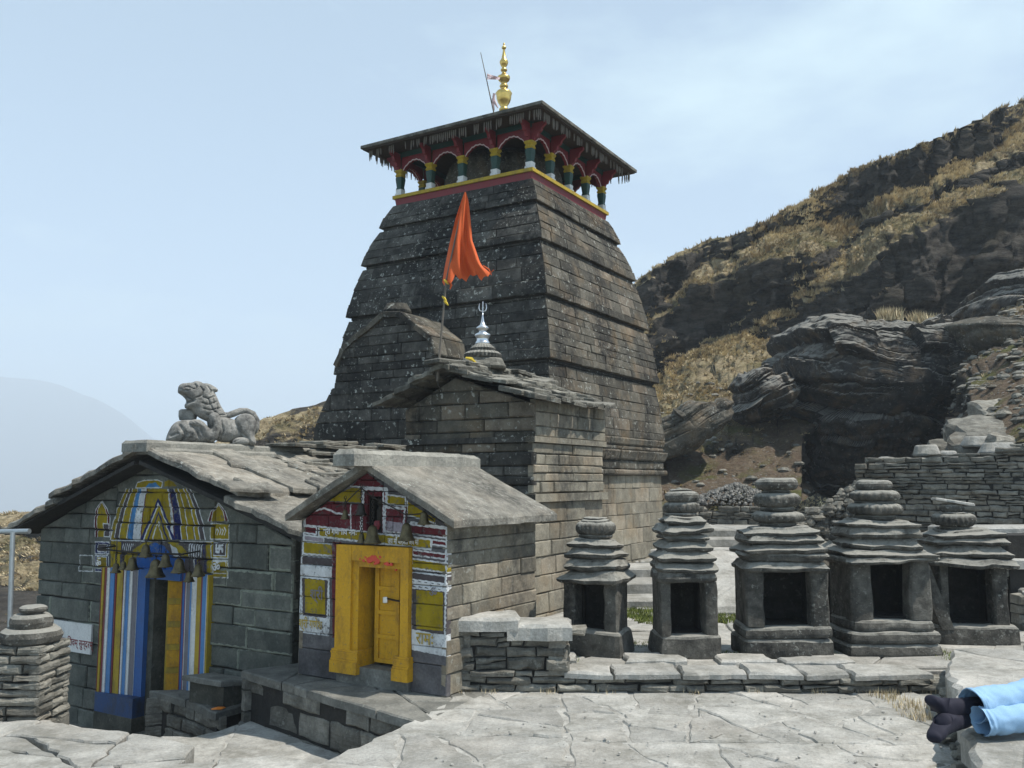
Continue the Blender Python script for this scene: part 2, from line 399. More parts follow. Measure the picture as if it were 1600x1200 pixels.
M['flagcloth'] = cloth_mat('orange_red_cloth', (.62, .105, .02), 60); M['yellowcloth'] = cloth_mat('yellow_cloth', (.7, .5, .05)); M['whitecloth'] = cloth_mat('pinkish_white_cloth', (.65, .5, .5))
M['jeans'] = cloth_mat('light_blue_denim', (.27, .45, .66), 160); M['sock'] = cloth_mat('navy_knit', (.005, .005, .018), 200); M['skin'] = cloth_mat('skin', (.35, .19, .12), 30)
M['hair'] = cloth_mat('black_hair', (.01, .01, .01), 80); M['shirt'] = cloth_mat('grey_cotton', (.3, .3, .32), 120)

# ------------------------------------------------------------------ painted decoration (drawn here, laid flat on the stones)
class Canvas:
    def __init__(s, name, a0, a1, b0, b1, ppm):
        s.name, s.a0, s.a1, s.b0, s.b1, s.k = name, a0, a1, b0, b1, ppm
        s.w, s.h = int((a1 - a0) * ppm), int((b1 - b0) * ppm); s.px = np.zeros((s.h, s.w, 4), np.float32)
    def xy(s, p): return ((p[0] - s.a0) * s.k, (p[1] - s.b0) * s.k)
    def fill(s, pts, col, al=1.0):
        P = [s.xy(p) for p in pts]; x0 = max(0, int(min(p[0] for p in P))); x1 = min(s.w, int(max(p[0] for p in P)) + 2)
        y0 = max(0, int(min(p[1] for p in P))); y1 = min(s.h, int(max(p[1] for p in P)) + 2)
        if x1 <= x0 or y1 <= y0: return
        X, Y = np.meshgrid(np.arange(x0, x1) + .5, np.arange(y0, y1) + .5)
        wob = 1.3 * np.sin(Y * .31 + X * .17) + 1.0 * np.sin(X * .23 - Y * .11); X = X + wob * .6; Y = Y + .5 * wob
        ins = np.zeros(X.shape, bool)
        for i in range(len(P)):
            (xa, ya), (xb, yb) = P[i], P[(i + 1) % len(P)]
            if ya == yb: continue
            c = ((ya > Y) != (yb > Y)) & (X < (xb - xa) * (Y - ya) / (yb - ya) + xa); ins ^= c
        s.px[y0:y1, x0:x1][ins] = (*col, al)
    def line(s, pts, wid, col, closed=False):
        P = [s.xy(p) for p in pts]; r = wid * s.k / 2
        for i in range(len(P) - (0 if closed else 1)):
            (xa, ya), (xb, yb) = P[i], P[(i + 1) % len(P)]
            x0 = max(0, int(min(xa, xb) - r - 2)); x1 = min(s.w, int(max(xa, xb) + r + 3)); y0 = max(0, int(min(ya, yb) - r - 2)); y1 = min(s.h, int(max(ya, yb) + r + 3))
            if x1 <= x0 or y1 <= y0: continue
            X, Y = np.meshgrid(np.arange(x0, x1) + .5, np.arange(y0, y1) + .5); L = (xb - xa) ** 2 + (yb - ya) ** 2 + 1e-9
            t = np.clip(((X - xa) * (xb - xa) + (Y - ya) * (yb - ya)) / L, 0, 1)
            d = np.hypot(X - xa - t * (xb - xa), Y - ya - t * (yb - ya)); rr = r * (1 + .25 * np.sin(X * .21 + Y * .33))
            s.px[y0:y1, x0:x1][d < rr] = (*col, 1)
    def image(s):
        im = bpy.data.images.new(s.name, s.w, s.h, alpha=True); im.pixels.foreach_set(s.px.ravel()); im.update(); im.pack(); return im
    def uv(s, a, b): return ((a - s.a0) / (s.a1 - s.a0), (b - s.b0) / (s.b1 - s.b0))
cY, cW, cB, cLB, cDB = (.62, .54, .10), (.84, .85, .86), (.16, .36, .65), (.30, .54, .76), (.13, .16, .38)
cM, cG, cO, cGR = (.40, .16, .19), (.33, .30, .31), (.93, .66, .08), (.62, .59, .62)
def lettering(text, size, frame, a, b, d, mat, parent, thick=.002, squash=1.0, bold=.0):
    cu = bpy.data.curves.new('lettering', 'FONT'); cu.body = text; cu.size = size; cu.offset = bold; cu.resolution_u = 3
    ob = bpy.data.objects.new('lettering', cu); COL.objects.link(ob)
    dg = bpy.context.evaluated_depsgraph_get(); me = bpy.data.meshes.new_from_object(ob.evaluated_get(dg))
    m = MB(); P = [frame(a + v.co.x * squash, b + v.co.y, d) for v in me.vertices]
    m.add(P, [tuple(p.vertices) for p in me.polygons]); bpy.data.objects.remove(ob); bpy.data.curves.remove(cu)
    if m.v: return m.build('lettering', mat, parent)

def bell(x, y, z, r, h, label, up=0.15, mat='brass'):
    """z = height of the rim"""
    t = thing('hanging_bell', label, 'bell', (x, y, z), 'brass bells hanging at the temple doors')
    m = MB(); pr = [(0, 1.0), (.06, 1.0), (.1, .93), (.25, .74), (.5, .60), (.75, .54), (.88, .44), (.97, .22), (1.0, .05)]
    loft(m, x, y, [(z + h * a, r * b, r * b, 2) for a, b in pr], n=18)
    loft(m, x, y, [(z + h * .8, r * .05, r * .05, 2), (z + h * .02, r * .05, r * .05, 2)][::-1], n=6)
    m.build('bell_body', M[mat], t, smooth=True)
    m = MB(); loft(m, x, y, [(z - h * .10, r * .05, r * .05, 2), (z - h * .05, r * .2, r * .2, 2), (z + h * .05, r * .22, r * .22, 2), (z + h * .12, r * .05, r * .05, 2)], n=10); m.build('clapper', M['iron'], t)
    m = MB(); zz = z + h
    while zz < z + h + up:
        k = int((zz - z) * 40)
        pts = [(x + .012 * cos(a) * (k % 2), y + .012 * cos(a) * ((k + 1) % 2), zz + .016 + .018 * sin(a)) for a in [2 * pi * i / 8 for i in range(9)]]
        tube(m, pts, .0035, 4); zz += .026
    if m.v: m.build('chain', M['iron'], t)
    return t

# ------------------------------------------------------------------ THE TOWER
CU, CV = 16.1, -10.0
tower = thing('temple_tower', 'tall curved dark stone temple tower with a pillared gallery and gilded finial on top', 'temple tower', W(CU, CV, 0.1))
TIERS = [  # z0, z1, half width at z0, half width at z1, course height, mean block width
    (0.10, 2.10, 2.55, 2.54, .26, .55, 'tower_pale'), (2.86, 4.06, 2.60, 2.46, .20, .62, 'tower'),
    (4.14, 5.26, 2.52, 2.33, .19, .62, 'tower'), (5.34, 6.36, 2.37, 2.13, .205, .62, 'tower'),
    (6.44, 7.20, 2.16, 1.89, .19, .62, 'tower'), (7.27, 7.79, 1.91, 1.70, .175, .60, 'tower')]
core = MB(); rings = []
for z0, z1, h0, h1, *_ in TIERS: rings += [(z0, h0 - .07, h0 - .07, 60), (z1, h1 - .07, h1 - .07, 60)]
rings.append((7.9, 1.62, 1.62, 60)); rings.sort(key=lambda r: r[0])
def sq_core(mb, cx, cy, rings, rot):
    V = []; F = []
    for z, h, *_ in rings:
        for sx, sy in ((1, 1), (-1, 1), (-1, -1), (1, -1)):
            V.append(W(cx + h * sx, cy + h * sy, z))
    for j in range(len(rings) - 1):
        for i in range(4): F.append((j * 4 + i, (j + 1) * 4 + i, (j + 1) * 4 + (i + 1) % 4, j * 4 + (i + 1) % 4))
    F.append((0, 1, 2, 3)); k = 4 * (len(rings) - 1); F.append((k + 3, k + 2, k + 1, k))
    mb.add(V, F)
sq_core(core, CU, CV, rings, 0); core.build('core_wall', M['joint'], tower)
def tier_frames(z0, z1, h0, h1, hm):
    def h(b):
        t = (b - z0) / (z1 - z0); return h0 + (h1 - h0) * (0.42 * t + .58 * t * t)
    def fr(a, b, d): return W(CU - h(b) - d, CV + a / hm * (h(b) + d), b)
    def sd(a, b, d): return W(CU + a / hm * (h(b) + d), CV + h(b) + d, b)
    def lf(a, b, d): return W(CU - a / hm * (h(b) + d), CV - h(b) - d, b)
    def bk(a, b, d): return W(CU + h(b) + d, CV - a / hm * (h(b) + d), b)
    return fr, sd, lf, bk
rt = random.Random(11); items = []
for ti, (z0, z1, h0, h1, ch, bw, mn) in enumerate(TIERS):
    hm = (h0 + h1) / 2; fr, sd, lf, bk = tier_frames(z0, z1, h0, h1, hm)
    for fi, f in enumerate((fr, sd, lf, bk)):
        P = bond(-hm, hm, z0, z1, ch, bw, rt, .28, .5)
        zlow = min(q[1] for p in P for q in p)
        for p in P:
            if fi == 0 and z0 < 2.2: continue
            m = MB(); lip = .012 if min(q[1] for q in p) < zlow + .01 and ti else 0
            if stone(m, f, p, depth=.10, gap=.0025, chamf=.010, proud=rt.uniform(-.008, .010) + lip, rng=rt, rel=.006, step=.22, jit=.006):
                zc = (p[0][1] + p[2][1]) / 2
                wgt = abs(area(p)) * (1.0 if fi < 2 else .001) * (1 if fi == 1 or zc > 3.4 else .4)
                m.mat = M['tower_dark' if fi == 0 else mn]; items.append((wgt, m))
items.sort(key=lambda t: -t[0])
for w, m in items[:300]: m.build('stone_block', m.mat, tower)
for key in ('tower_dark', 'tower', 'tower_pale'):
    big = MB()
    for w, m in items[300:]:
        if m.mat is M[key]: big.add(m.v, m.f, m.r, m.uv)
    if big.v: big.build('stone_block', M[key], tower, kind='stuff')
# mouldings running round the shaft
def sq_ring(mb, z0, z1, h0, h1, chunks, rng, proud=.02, th=.12, faces=(0, 1, 2, 3)):
    hm = (h0 + h1) / 2; fs = tier_frames(z0, z1, h0, h1, hm)
    for k in faces:
        xs = [-hm] + sorted(rng.uniform(-hm, hm) for _ in range(chunks)) + [hm]
        for i in range(len(xs) - 1):
            if xs[i + 1] - xs[i] > .05: stone(mb, fs[k], [(xs[i], z0), (xs[i + 1], z0), (xs[i + 1], z1), (xs[i], z1)], depth=th, gap=.002, chamf=.03, proud=proud + rng.uniform(-.006, .006), rng=rng, step=.2, jit=.006)
for z0, z1, h0, h1 in ((2.10, 2.21, 2.63, 2.63), (2.21, 2.40, 2.56, 2.56), (2.40, 2.60, 2.60, 2.66), (2.60, 2.70, 2.57, 2.57), (2.70, 2.86, 2.58, 2.62)):
    m = MB(); sq_ring(m, z0, z1, h0, h1, 5, rt); m.build('moulding', M['tower'], tower)
m = MB(); sq_ring(m, .02, .30, 2.78, 2.72, 4, rt); m.build('plinth', M['darkflag'], tower)
for z0, z1, h in ((4.06, 4.14, 2.44), (5.26, 5.34, 2.29), (6.36, 6.44, 2.09), (7.20, 7.27, 1.85)):
    m = MB(); sq_ring(m, z0, z1, h, h, 0, rt, proud=0); m.build('groove_course', M['tower_dark'], tower)
# the broad gabled front of the tower above the hall
def fpoly(pts, u): return [at_u(x, y, u) for x, y in pts]
GU = 12.62
gp = fpoly([(522, 602), (526, 572), (538, 545), (556, 528), (575, 514), (600, 492), (628, 492), (650, 510), (672, 527), (679, 556), (684, 640), (520, 650)], GU)
gp = gp[::-1] if area(gp) < 0 else gp
def clip_to(poly, outline):
    for i in range(len(outline)):
        p, q = outline[i], outline[(i + 1) % len(outline)]; nx, ny = (q[1] - p[1]), -(q[0] - p[0]); L = math.hypot(nx, ny)
        if L < 1e-6: continue
        poly = clip(poly, nx / L, ny / L, (nx * p[0] + ny * p[1]) / L)
        if len(poly) < 3: return []
    return poly
gable = MB(); poly_prism(gable, front(GU + .10), inset(gp, .05), -1.2, 0); gb = gable.build('porch_gable', M['joint'], tower)
P = [clip_to(p, gp) for p in bond(min(a for a, b in gp), max(a for a, b in gp), min(b for a, b in gp), max(b for a, b in gp), .17, .5, rt, .25)]
for p in P:
    if len(p) < 3: continue
    m = MB()
    if stone(m, front(GU), p, depth=.12, gap=.004, chamf=.014, proud=rt.uniform(-.012, .014), rng=rt, step=.3, jit=.004): m.build('stone_block', M['tower_dark'], gb)
# its roof stones, following the gable line
top = [q for q in gp]; hi = max(top, key=lambda q: q[1]); ri = top.index(hi); n = len(top)
edges = [(top[i], top[(i + 1) % n]) for i in range(n) if abs(top[(i + 1) % n][0] - top[i][0]) > .09 and min(top[i][1], top[(i + 1) % n][1]) > 3.95]
for (p, q) in edges:
    for k in range(3):
        u0, u1 = GU - .06 + k * .42, GU - .06 + (k + 1) * .42 - .008; m = MB()
        dx, dz = q[0] - p[0], q[1] - p[1]; L = math.hypot(dx, dz); nx, nz = dz / L, -dx / L
        fr_ = lambda a, b, d, p=p, dx=dx, dz=dz, L=L, nx=nx, nz=nz: W(b, p[0] + dx * (L - a) / L + nx * d, p[1] + dz * (L - a) / L + nz * d)
        if stone(m, fr_, [(0, u0), (L, u0), (L, u1), (0, u1)], depth=.05, gap=.002, chamf=.02, proud=.06, rng=rt, step=.3, jit=.006): m.build('stone_block', M['tower'], gb)
cap = at_u(618, 482, GU + .2); m = MB(); x, y, z = W(GU + .25, cap[0], cap[1]); loft(m, x, y, slab_rings(z - .1, z + .10, .26, .22, .20, .16, 3, .04), n=20, amp=.02); m.build('ridge_cap', M['tower'], gb)
# wider lower storey of that front
LU = 12.55; lp = fpoly([(478, 790), (490, 668), (502, 640), (518, 606), (700, 612), (700, 790)], LU); lp = lp if area(lp) > 0 else lp[::-1]
m = MB(); poly_prism(m, front(LU + .1), inset(lp, .06), -1.4, 0); lb = m.build('porch_base', M['joint'], tower)
for p in bond(-13.2, -7.7, 2.0, 3.95, .26, .75, rt, .2):
    p = clip_to(p, lp)
    if len(p) < 3: continue
    m = MB()
    if stone(m, front(LU), p, depth=.12, gap=.005, chamf=.018, proud=rt.uniform(-.012, .016), rng=rt, step=.3, jit=.004): m.build('stone_block', M['tower_dark'], lb)
m = MB(); box(m, front(LU), at_u(519, 600, LU)[0], -8.6, 3.60, 3.70, -1.2, .03); m.build('moulding', M['tower_dark'], tower)

# gallery on top -----------------------------------------------------------
H = 1.70
def sqbox(mb, z0, z1, h0, h1=None):
    h1 = h0 if h1 is None else h1
    V = [W(CU + a * h, CV + b * h, z) for z, h in ((z0, h0), (z1, h1)) for a, b in ((-1, -1), (1, -1), (1, 1), (-1, 1))]
    mb.add(V, [(0, 1, 2, 3), (7, 6, 5, 4)] + [(i, 4 + i, 4 + (i + 1) % 4, (i + 1) % 4) for i in range(4)])
m = MB(); sqbox(m, 7.78, 7.93, 1.66, 1.68); m.build('red_beam', M['red'], tower)
m = MB(); sqbox(m, 7.93, 8.00, 1.72); m.build('yellow_beam', M['yellow'], tower)
pos = [-1.62, -.92, -.02 + .05, .82, 1.62]
pos = [-1.60, -.80, 0.0, .80, 1.60]
def column(u, v):
    m = MB(); X, Y, _ = W(u, v, 0)
    loft(m, X, Y, [(8.14, .075, .075, 8), (8.20, .062, .062, 8), (8.36, .082, .082, 8), (8.41, .078, .078, 8)], n=16, rot=-PSI); c = m.build('column', M['green'], tower)
    m = MB(); loft(m, X, Y, [(8.00, .088, .088, 12), (8.05, .088, .088, 12), (8.07, .07, .07, 12), (8.14, .078, .078, 12)], n=16, rot=-PSI); m.build('base', M['white'], c)
    m = MB(); loft(m, X, Y, [(8.41, .07, .07, 8), (8.44, .09, .09, 8), (8.49, .07, .07, 8), (8.53, .10, .10, 8), (8.56, .10, .10, 8)], n=16, rot=-PSI); m.build('capital', M['yellow'], c)
for p in pos:
    column(CU - 1.6, CV + p)
    column(CU + 1.6, CV + p)
for p in pos[1:-1]:
    column(CU + p, CV + 1.6); column(CU + p, CV - 1.6)
# cusped arch boards between the columns
def arch_board(mb, trim, frame, a0, a1, z0, z1):
    n = 24; lo = []
    for i in range(n + 1):
        t = i / n; a = a0 + (a1 - a0) * t; s = 1 - abs(2 * t - 1); h = (sin(s * pi / 2) ** .75) * (z1 - z0 - .10)
        lo.append((a, z0 + max(0, h) - .022 * abs(sin(t * pi * 7)) - .0))
    for i in range(n):
        (aa, za), (ab, zb) = lo[i], lo[i + 1]
        poly_prism(mb, frame, [(aa, za), (ab, zb), (ab, z1), (aa, z1)], -.03, .03)
        poly_prism(trim, frame, [(aa, za - .005), (ab, zb - .005), (ab, zb + .018), (aa, za + .018)], .032, .045)
for fr_ in (lambda a, b, d: W(CU - 1.6 - d, CV + a, b), lambda a, b, d: W(CU + a, CV + 1.6 + d, b), lambda a, b, d: W(CU - a, CV - 1.6 - d, b), lambda a, b, d: W(CU + 1.6 + d, CV - a, b)):
    for i in range(4):
        b_, t_ = MB(), MB(); arch_board(b_, t_, fr_, pos[i] + .06, pos[i + 1] - .06, 8.50, 8.84)
        ab = b_.build('arch_board', M['red'], tower); t_.build('arch_trim', M['whitecloth'], ab)
    m = MB(); box(m, fr_, -1.66, 1.66, 8.84, 9.00, -.05, .05); m.build('frieze', M['green'], tower)
    for i, p in enumerate(pos):   # carved brackets reaching out to the eaves
        m = MB()
        prof = [(.04, 8.58), (.09, 8.56), (.12, 8.62), (.16, 8.62), (.19, 8.70), (.25, 8.72), (.28, 8.80), (.36, 8.86), (.36, 8.91), (.04, 8.91)]
        for sgn in (1,):
            V = [fr_(p + w, z, d) for w in (-.032, .032) for d, z in prof]; k = len(prof)
            m.add(V, [tuple(range(k)), tuple(range(2 * k - 1, k - 1, -1))] + [((j + 1) % k, j, k + j, k + (j + 1) % k) for j in range(k)])
        m.build('bracket', M['red'], tower)
m = MB(); X, Y, _ = W(CU, CV, 0)
loft(m, X, Y, [(8.0, 1.05, 1.05, 2, 32, .05), (8.15, 1.22, 1.22, 2, 32, .08), (8.45, 1.30, 1.30, 2, 32, .10), (8.75, 1.2, 1.2, 2, 32, .08), (8.95, .9, .9, 2, 32, .04)], n=160, amp=.02); m.build('ribbed_stone', M['tower'], tower, smooth=True)
# roof: soffit boards, low pyramid of boards, sheet edge
RH, RZ = 2.20, 9.04
m = MB(); sqbox(m, RZ - .09, RZ - .05, RH - .03); m.build('soffit', M['wood'], tower)
roofs = []
for k, fr_ in enumerate((lambda a, b, d: W(CU - b, CV + a, RZ - .04 + (RH - b) * .47 + d), lambda a, b, d: W(CU + a, CV + b, RZ - .04 + (RH - b) * .47 + d), lambda a, b, d: W(CU - a, CV - b, RZ - .04 + (RH - b) * .47 + d), lambda a, b, d: W(CU + b, CV - a, RZ - .04 + (RH - b) * .47 + d))):
    a = -RH; i = 0
    while a < RH - .01:
        a2 = min(RH, a + .3); m = MB()
        q = [(a, max(abs(a), .02)), (a, RH), (a2, RH), (a2, max(abs(a2), .02))]
        if a < 0 < a2: q = [(a, abs(a)), (0, .02), (a2, abs(a2)), (a2, RH), (a, RH)]
        poly_prism(m, fr_, q, 0, .035 + .008 * (i % 2), r=RNG.random()); m.build('roof_board', M['sheet'], tower); a = a2; i += 1
m = MB()
for fr_ in (lambda a, b, d: W(CU - RH - d, CV + a, b), lambda a, b, d: W(CU + a, CV + RH + d, b), lambda a, b, d: W(CU - a, CV - RH - d, b), lambda a, b, d: W(CU + RH + d, CV - a, b)):
    box(m, fr_, -RH, RH, RZ - .06, RZ + .0, -.03, .012)
m.build('eave_board', M['slate'], tower)
# hanging turned pendants along the eaves
m = MB(); rp = random.Random(3)
for k, fr_ in enumerate((lambda a, d, z: W(CU - RH + .12 - d, CV + a, z), lambda a, d, z: W(CU + a, CV + RH - .12 + d, z), lambda a, d, z: W(CU - a, CV - RH + .12 - d, z), lambda a, d, z: W(CU + RH - .12 + d, CV - a, z))):
    a = -RH + .15; 
    while a < RH - .12:
        if rp.random() < (.72 if k % 2 else .8):
            L = rp.uniform(.14, .22); j = rp.uniform(-.015, .015)
            tube(m, [fr_(a, 0, RZ - .09), fr_(a + j * .5, 0, RZ - .09 - L * .5), fr_(a + j, 0, RZ - .09 - L)], [.014, .017, .008], 5, rp.random())
        a += .048 if rp.random() < .9 else .16
m.build('wooden_pendant', M['palewood'], tower, kind='stuff')
# gilded finial
m = MB(); z0 = RZ + RH * .47 - .08
pr = [(0, .16), (.05, .15), (.09, .10), (.14, .10), (.17, .14), (.22, .14), (.25, .10), (.29, .10), (.40, .18), (.50, .215), (.58, .22), (.64, .245), (.70, .20), (.74, .10), (.78, .085), (.80, .11), (.84, .13), (.88, .11), (.90, .08),
      (.94, .09), (1.00, .16), (1.05, .18), (1.10, .185), (1.12, .13), (1.20, .06), (1.24, .05), (1.26, .09), (1.30, .10), (1.33, .06), (1.36, .06), (1.42, .10), (1.48, .125), (1.53, .125), (1.56, .10), (1.62, .07), (1.80, .035), (1.86, .03), (1.88, .06), (1.92, .07), (1.95, .03), (1.99, .025), (2.02, .03), (2.05, .005)]
S = (11.72 - z0) / 2.05
loft(m, X, Y, [(z0 + a * S, b * S * .9, b * S * .9, 2) for a, b in pr], n=28); fin = m.build('finial', M['gold'], tower, smooth=True)

fp = at_Y(772, 166, 15.9); ft = at_Y(751, 82, 15.9)
fl = thing('roof_pennant', 'thin pole with a small faded white pennant beside the gilded finial', 'pennant', fp)
m = MB(); tube(m, [(fp[0], fp[1], fp[2] - .15), ft], [.013, .006], 6); m.build('pole', M['palewood'], fl)
m = MB(); V = []; 
for i in range(9):
    for j in range(4):
        t = i / 8; px = 761 + 20 * t; py = 115 + 6 * t + (j / 3) * 9 * (1 - .6 * t); p = at_Y(px, py, 15.9 + .04 * sin(t * 9 + j)); V.append(p)
m.add(V, [(i * 4 + j, i * 4 + j + 1, (i + 1) * 4 + j + 1, (i + 1) * 4 + j) for i in range(8) for j in range(3)]); m.build('cloth', M['whitecloth'], fl)
m = MB()
for k in range(5): 
    a = at_Y(770 + RNG.uniform(-3, 3), 146 + k * 4, 15.9); tube(m, [a, (a[0] + RNG.uniform(-.08, .08), a[1] + .03, a[2] - .12)], [.03, .012], 5)
m.build('knotted_cloth', M['whitecloth'], fl)

# ------------------------------------------------------------------ THE LARGE HALL WITH THE BLUE AND YELLOW DOORWAY
HU = 7.40
def z6(x, y): return at_u(60 + x / 2.856, 720 + y / 2.856, HU)
hall = thing('temple_hall', 'low stone hall with a blue, yellow and white painted doorway and slab roof', 'temple hall', W(HU, -9.84, -1.2))
HL, HR, HZ0, HE, HA = -12.30, -7.36, -1.25, 1.36, 2.27   # left, right, foot, eaves, apex
outline = [(HL, HZ0), (HR, HZ0), (HR, HE - .05), (-9.84, HA - .02), (HL, HE - .05)]
dl, dr = z6(476, 750)[0], z6(642, 750)[0]; dtop = z6(570, 492)[1]
jl, jr = z6(318, 750)[0], z6(768, 750)[0]
cv = Canvas('hall_front_paint', HL, HR, HZ0, 2.5, 230)
def F6(pts, col): cv.fill([z6(*p) for p in pts], col)
def L6(pts, w, col, closed=False): cv.line([z6(*p) for p in pts], w, col, closed)
XC = 533
def wid(y): return np.interp(y, [85, 115, 130, 200, 270, 355], [128, 140, 148, 176, 198, 216])
ys = [126, 140, 160, 200, 235, 270, 310, 352]
def stripe(k0, k1, col, cr=None):
    for sgn, c in ((-1, col), (1, cr or col)):
        F6([(XC + sgn * wid(y) * k0, y) for y in ys] + [(XC + sgn * wid(y) * k1, y) for y in ys[::-1]], c)
stripe(1.0, .0, cG); stripe(.99, .90, cY, cG); stripe(.88, .80, cG, cY); stripe(.80, .64, cY, cG); stripe(.62, .52, cLB, cY); stripe(.51, .36, cW, cDB); stripe(.34, .0, cY, cW)
stripe(.78, .63, cY, cY); stripe(.28, 0, cY)
for k in (1.0, .895, .80, .64, .515, .35): 
    for s_ in (-1, 1): L6([(XC + s_ * wid(y) * k, y) for y in ys], .016, cW if k > .5 else cM)
for ap, hw_, col in ((165, 78, cDB), (185, 66, cW), (196, 60, cY), (225, 48, cDB), (240, 40, cY), (268, 28, cW), (280, 22, cY)):
    F6([(XC, ap), (XC - hw_, 352), (XC + hw_, 352)], col)
F6([(430, 122), (438, 98), (470, 88), (530, 86), (552, 96), (548, 120)], cY); F6([(470, 122), (490, 102), (520, 98), (540, 120)], cLB); F6([(560, 116), (562, 92), (590, 86), (612, 98), (622, 114)], cY)
L6([(430, 122), (438, 98), (470, 88), (530, 86), (552, 96), (548, 120)], .014, cW, True)
for cx, hw_, y0, y1, in ((285, 24, 185, 340), (800, 30, 196, 270)):
    arc = lambda k: [(cx - hw_ * k, y1), (cx - hw_ * k, y0 + 70), (cx - hw_ * k * .7, y0 + 30), (cx, y0 + (1 - k) * 14), (cx + hw_ * k * .7, y0 + 30), (cx + hw_ * k, y0 + 70), (cx + hw_ * k, y1)]
    F6(arc(1.35), cM); L6(arc(1.45), .014, cW); F6(arc(.95), cY); L6(arc(.98), .012, cW)
def boxp(x0, y0, x1, y1, fillc, line=cW, w=.014):
    if fillc: F6([(x0, y0), (x1, y0 + 2), (x1, y1 + 2), (x0, y1)], fillc)
    L6([(x0, y0), (x1, y0 + 2), (x1, y1 + 2), (x0, y1)], w, line, True)
boxp(290, 280, 314, 338, cG); boxp(250, 362, 312, 414, cDB); boxp(262, 372, 304, 406, cG)
boxp(250, 422, 310, 494, cDB); boxp(258, 428, 302, 482, cY); boxp(182, 422, 240, 492, None)
boxp(770, 280, 850, 350, cY); boxp(772, 360, 850, 432, cY); boxp(782, 364, 840, 422, cG); boxp(768, 444, 850, 520, cY); boxp(774, 448, 842, 502, cY)
# lintel band under the arch
F6([(318, 358), (768, 364), (768, 500), (318, 498)], cG)
F6([(320, 358), (345, 358), (345, 498), (320, 498)], cY); F6([(750, 362), (768, 362), (768, 500), (750, 500)], cY)
F6([(350, 362), (366, 362), (366, 498), (350, 498)], cY)
F6([(410, 430), (425, 395), (470, 366), (510, 362), (440, 430)], cY); F6([(575, 362), (620, 366), (655, 395), (672, 430), (640, 425)], cY)
F6([(385, 430), (400, 400), (420, 430), (410, 496), (385, 496)], cY)
F6([(440, 420), (520, 365), (560, 380), (600, 430), (650, 440), (640, 498), (440, 498)], cB); F6([(585, 370), (620, 395), (630, 430), (600, 425)], cW)
for k in range(6): L6([(675 + k * 11, 372), (670 + k * 11, 432)], .02, cW); L6([(378 + k * 9, 372), (372 + k * 9, 400)], .014, cW)
L6([(322, 356), (768, 362)], .012, cW); L6([(372, 362), (372, 496)], .014, cDB); L6([(738, 366), (742, 498)], .02, cDB)
for k in range(4): L6([(690 + k * 8, 440), (694 + k * 8, 492)], .016, (cW, cDB, cY, cM)[k])
# swastika of the painted box, drawn as on the wall
sx, sy, a_ = 811, 392, 14
L6([(sx, sy - a_), (sx, sy + a_)], .03, cW); L6([(sx - a_, sy), (sx + a_, sy)], .03, cW)
L6([(sx, sy - a_), (sx + a_, sy - a_)], .03, cW); L6([(sx + a_, sy), (sx + a_, sy + a_)], .03, cW); L6([(sx, sy + a_), (sx - a_, sy + a_)], .03, cW); L6([(sx - a_, sy), (sx - a_, sy - a_)], .03, cW)
for k in range(5): L6([(785 + k * 11, 298 + (k % 2) * 8), (792 + k * 11, 312), (786 + k * 11, 330)], .016, cW)

rh = random.Random(5)
jamb_hole = (jl, jr, HZ0, dtop)
polys = []
for a0, a1, z0, z1, h, w in ((HL, jl, HZ0, z6(0, 358)[1], .235, .62), (jr, HR, HZ0, z6(800, 270)[1] - .02, .245, .55)):
    polys += bond(a0, a1, z0, z1, h, w, rh, .18)
top0 = z6(500, 356)[1]
polys += [p for p in bond(jl, jr, dtop, top0, .22, .6, rh, .1)]
polys += [p for p in bond(HL, jl, z6(0, 358)[1], HA, .19, .8, rh, .15)] + [p for p in bond(jl, jr, top0, HA, .20, .9, rh, .12)] + [p for p in bond(jr, HR, z6(800, 270)[1] - .02, HA, .22, .8, rh, .15)]
polys = [q for q in (clip_to(p, outline) for p in polys) if len(q) > 2]
# whitish pointing painted round many of the blocks
for p in polys:
    x = sum(q[0] for q in p) / len(p); z = sum(q[1] for q in p) / len(p)
    if z < 1.25 and (x > jr + .1 and rh.random() < .8 and z > -.25 or x < jl and rh.random() < .35 and z > -.6):
        k = rh.choice((0, 1, 2)); q = inset(p, .014)
        for i in range(len(q)):
            if (i + k) % 2 == 0 or rh.random() < .3: cv.line([q[i], q[(i + 1) % len(q)]], rh.uniform(.018, .045), (.56, .58, .53))
M['hall_paint'] = stone_mat('hall_painted_stone', (.105, .115, .10), (.175, .18, .155), (.03, .032, .03), stain=.5, lichen=.15, var=.26, bump=.45, image=cv.image())
m = MB(); hole = [(HL + .03, HZ0), (dl, HZ0), (dl, dtop), (dr, dtop), (dr, HZ0), (HR - .03, HZ0), (HR - .03, HE - .1), (-9.84, HA - .08), (HL + .03, HE - .1)]
for q in ([(HL + .03, HZ0), (dl, HZ0), (dl, 1.2), (HL + .03, 1.2)], [(dr, HZ0), (HR - .03, HZ0), (HR - .03, 1.2), (dr, 1.2)], [(dl, dtop), (dr, dtop), (dr, 1.2), (dl, 1.2)], [(HL + .03, 1.2), (HR - .03, 1.2), (-9.84, HA - .08)]):
    poly_prism(m, front(HU), q, -.45, -.05)
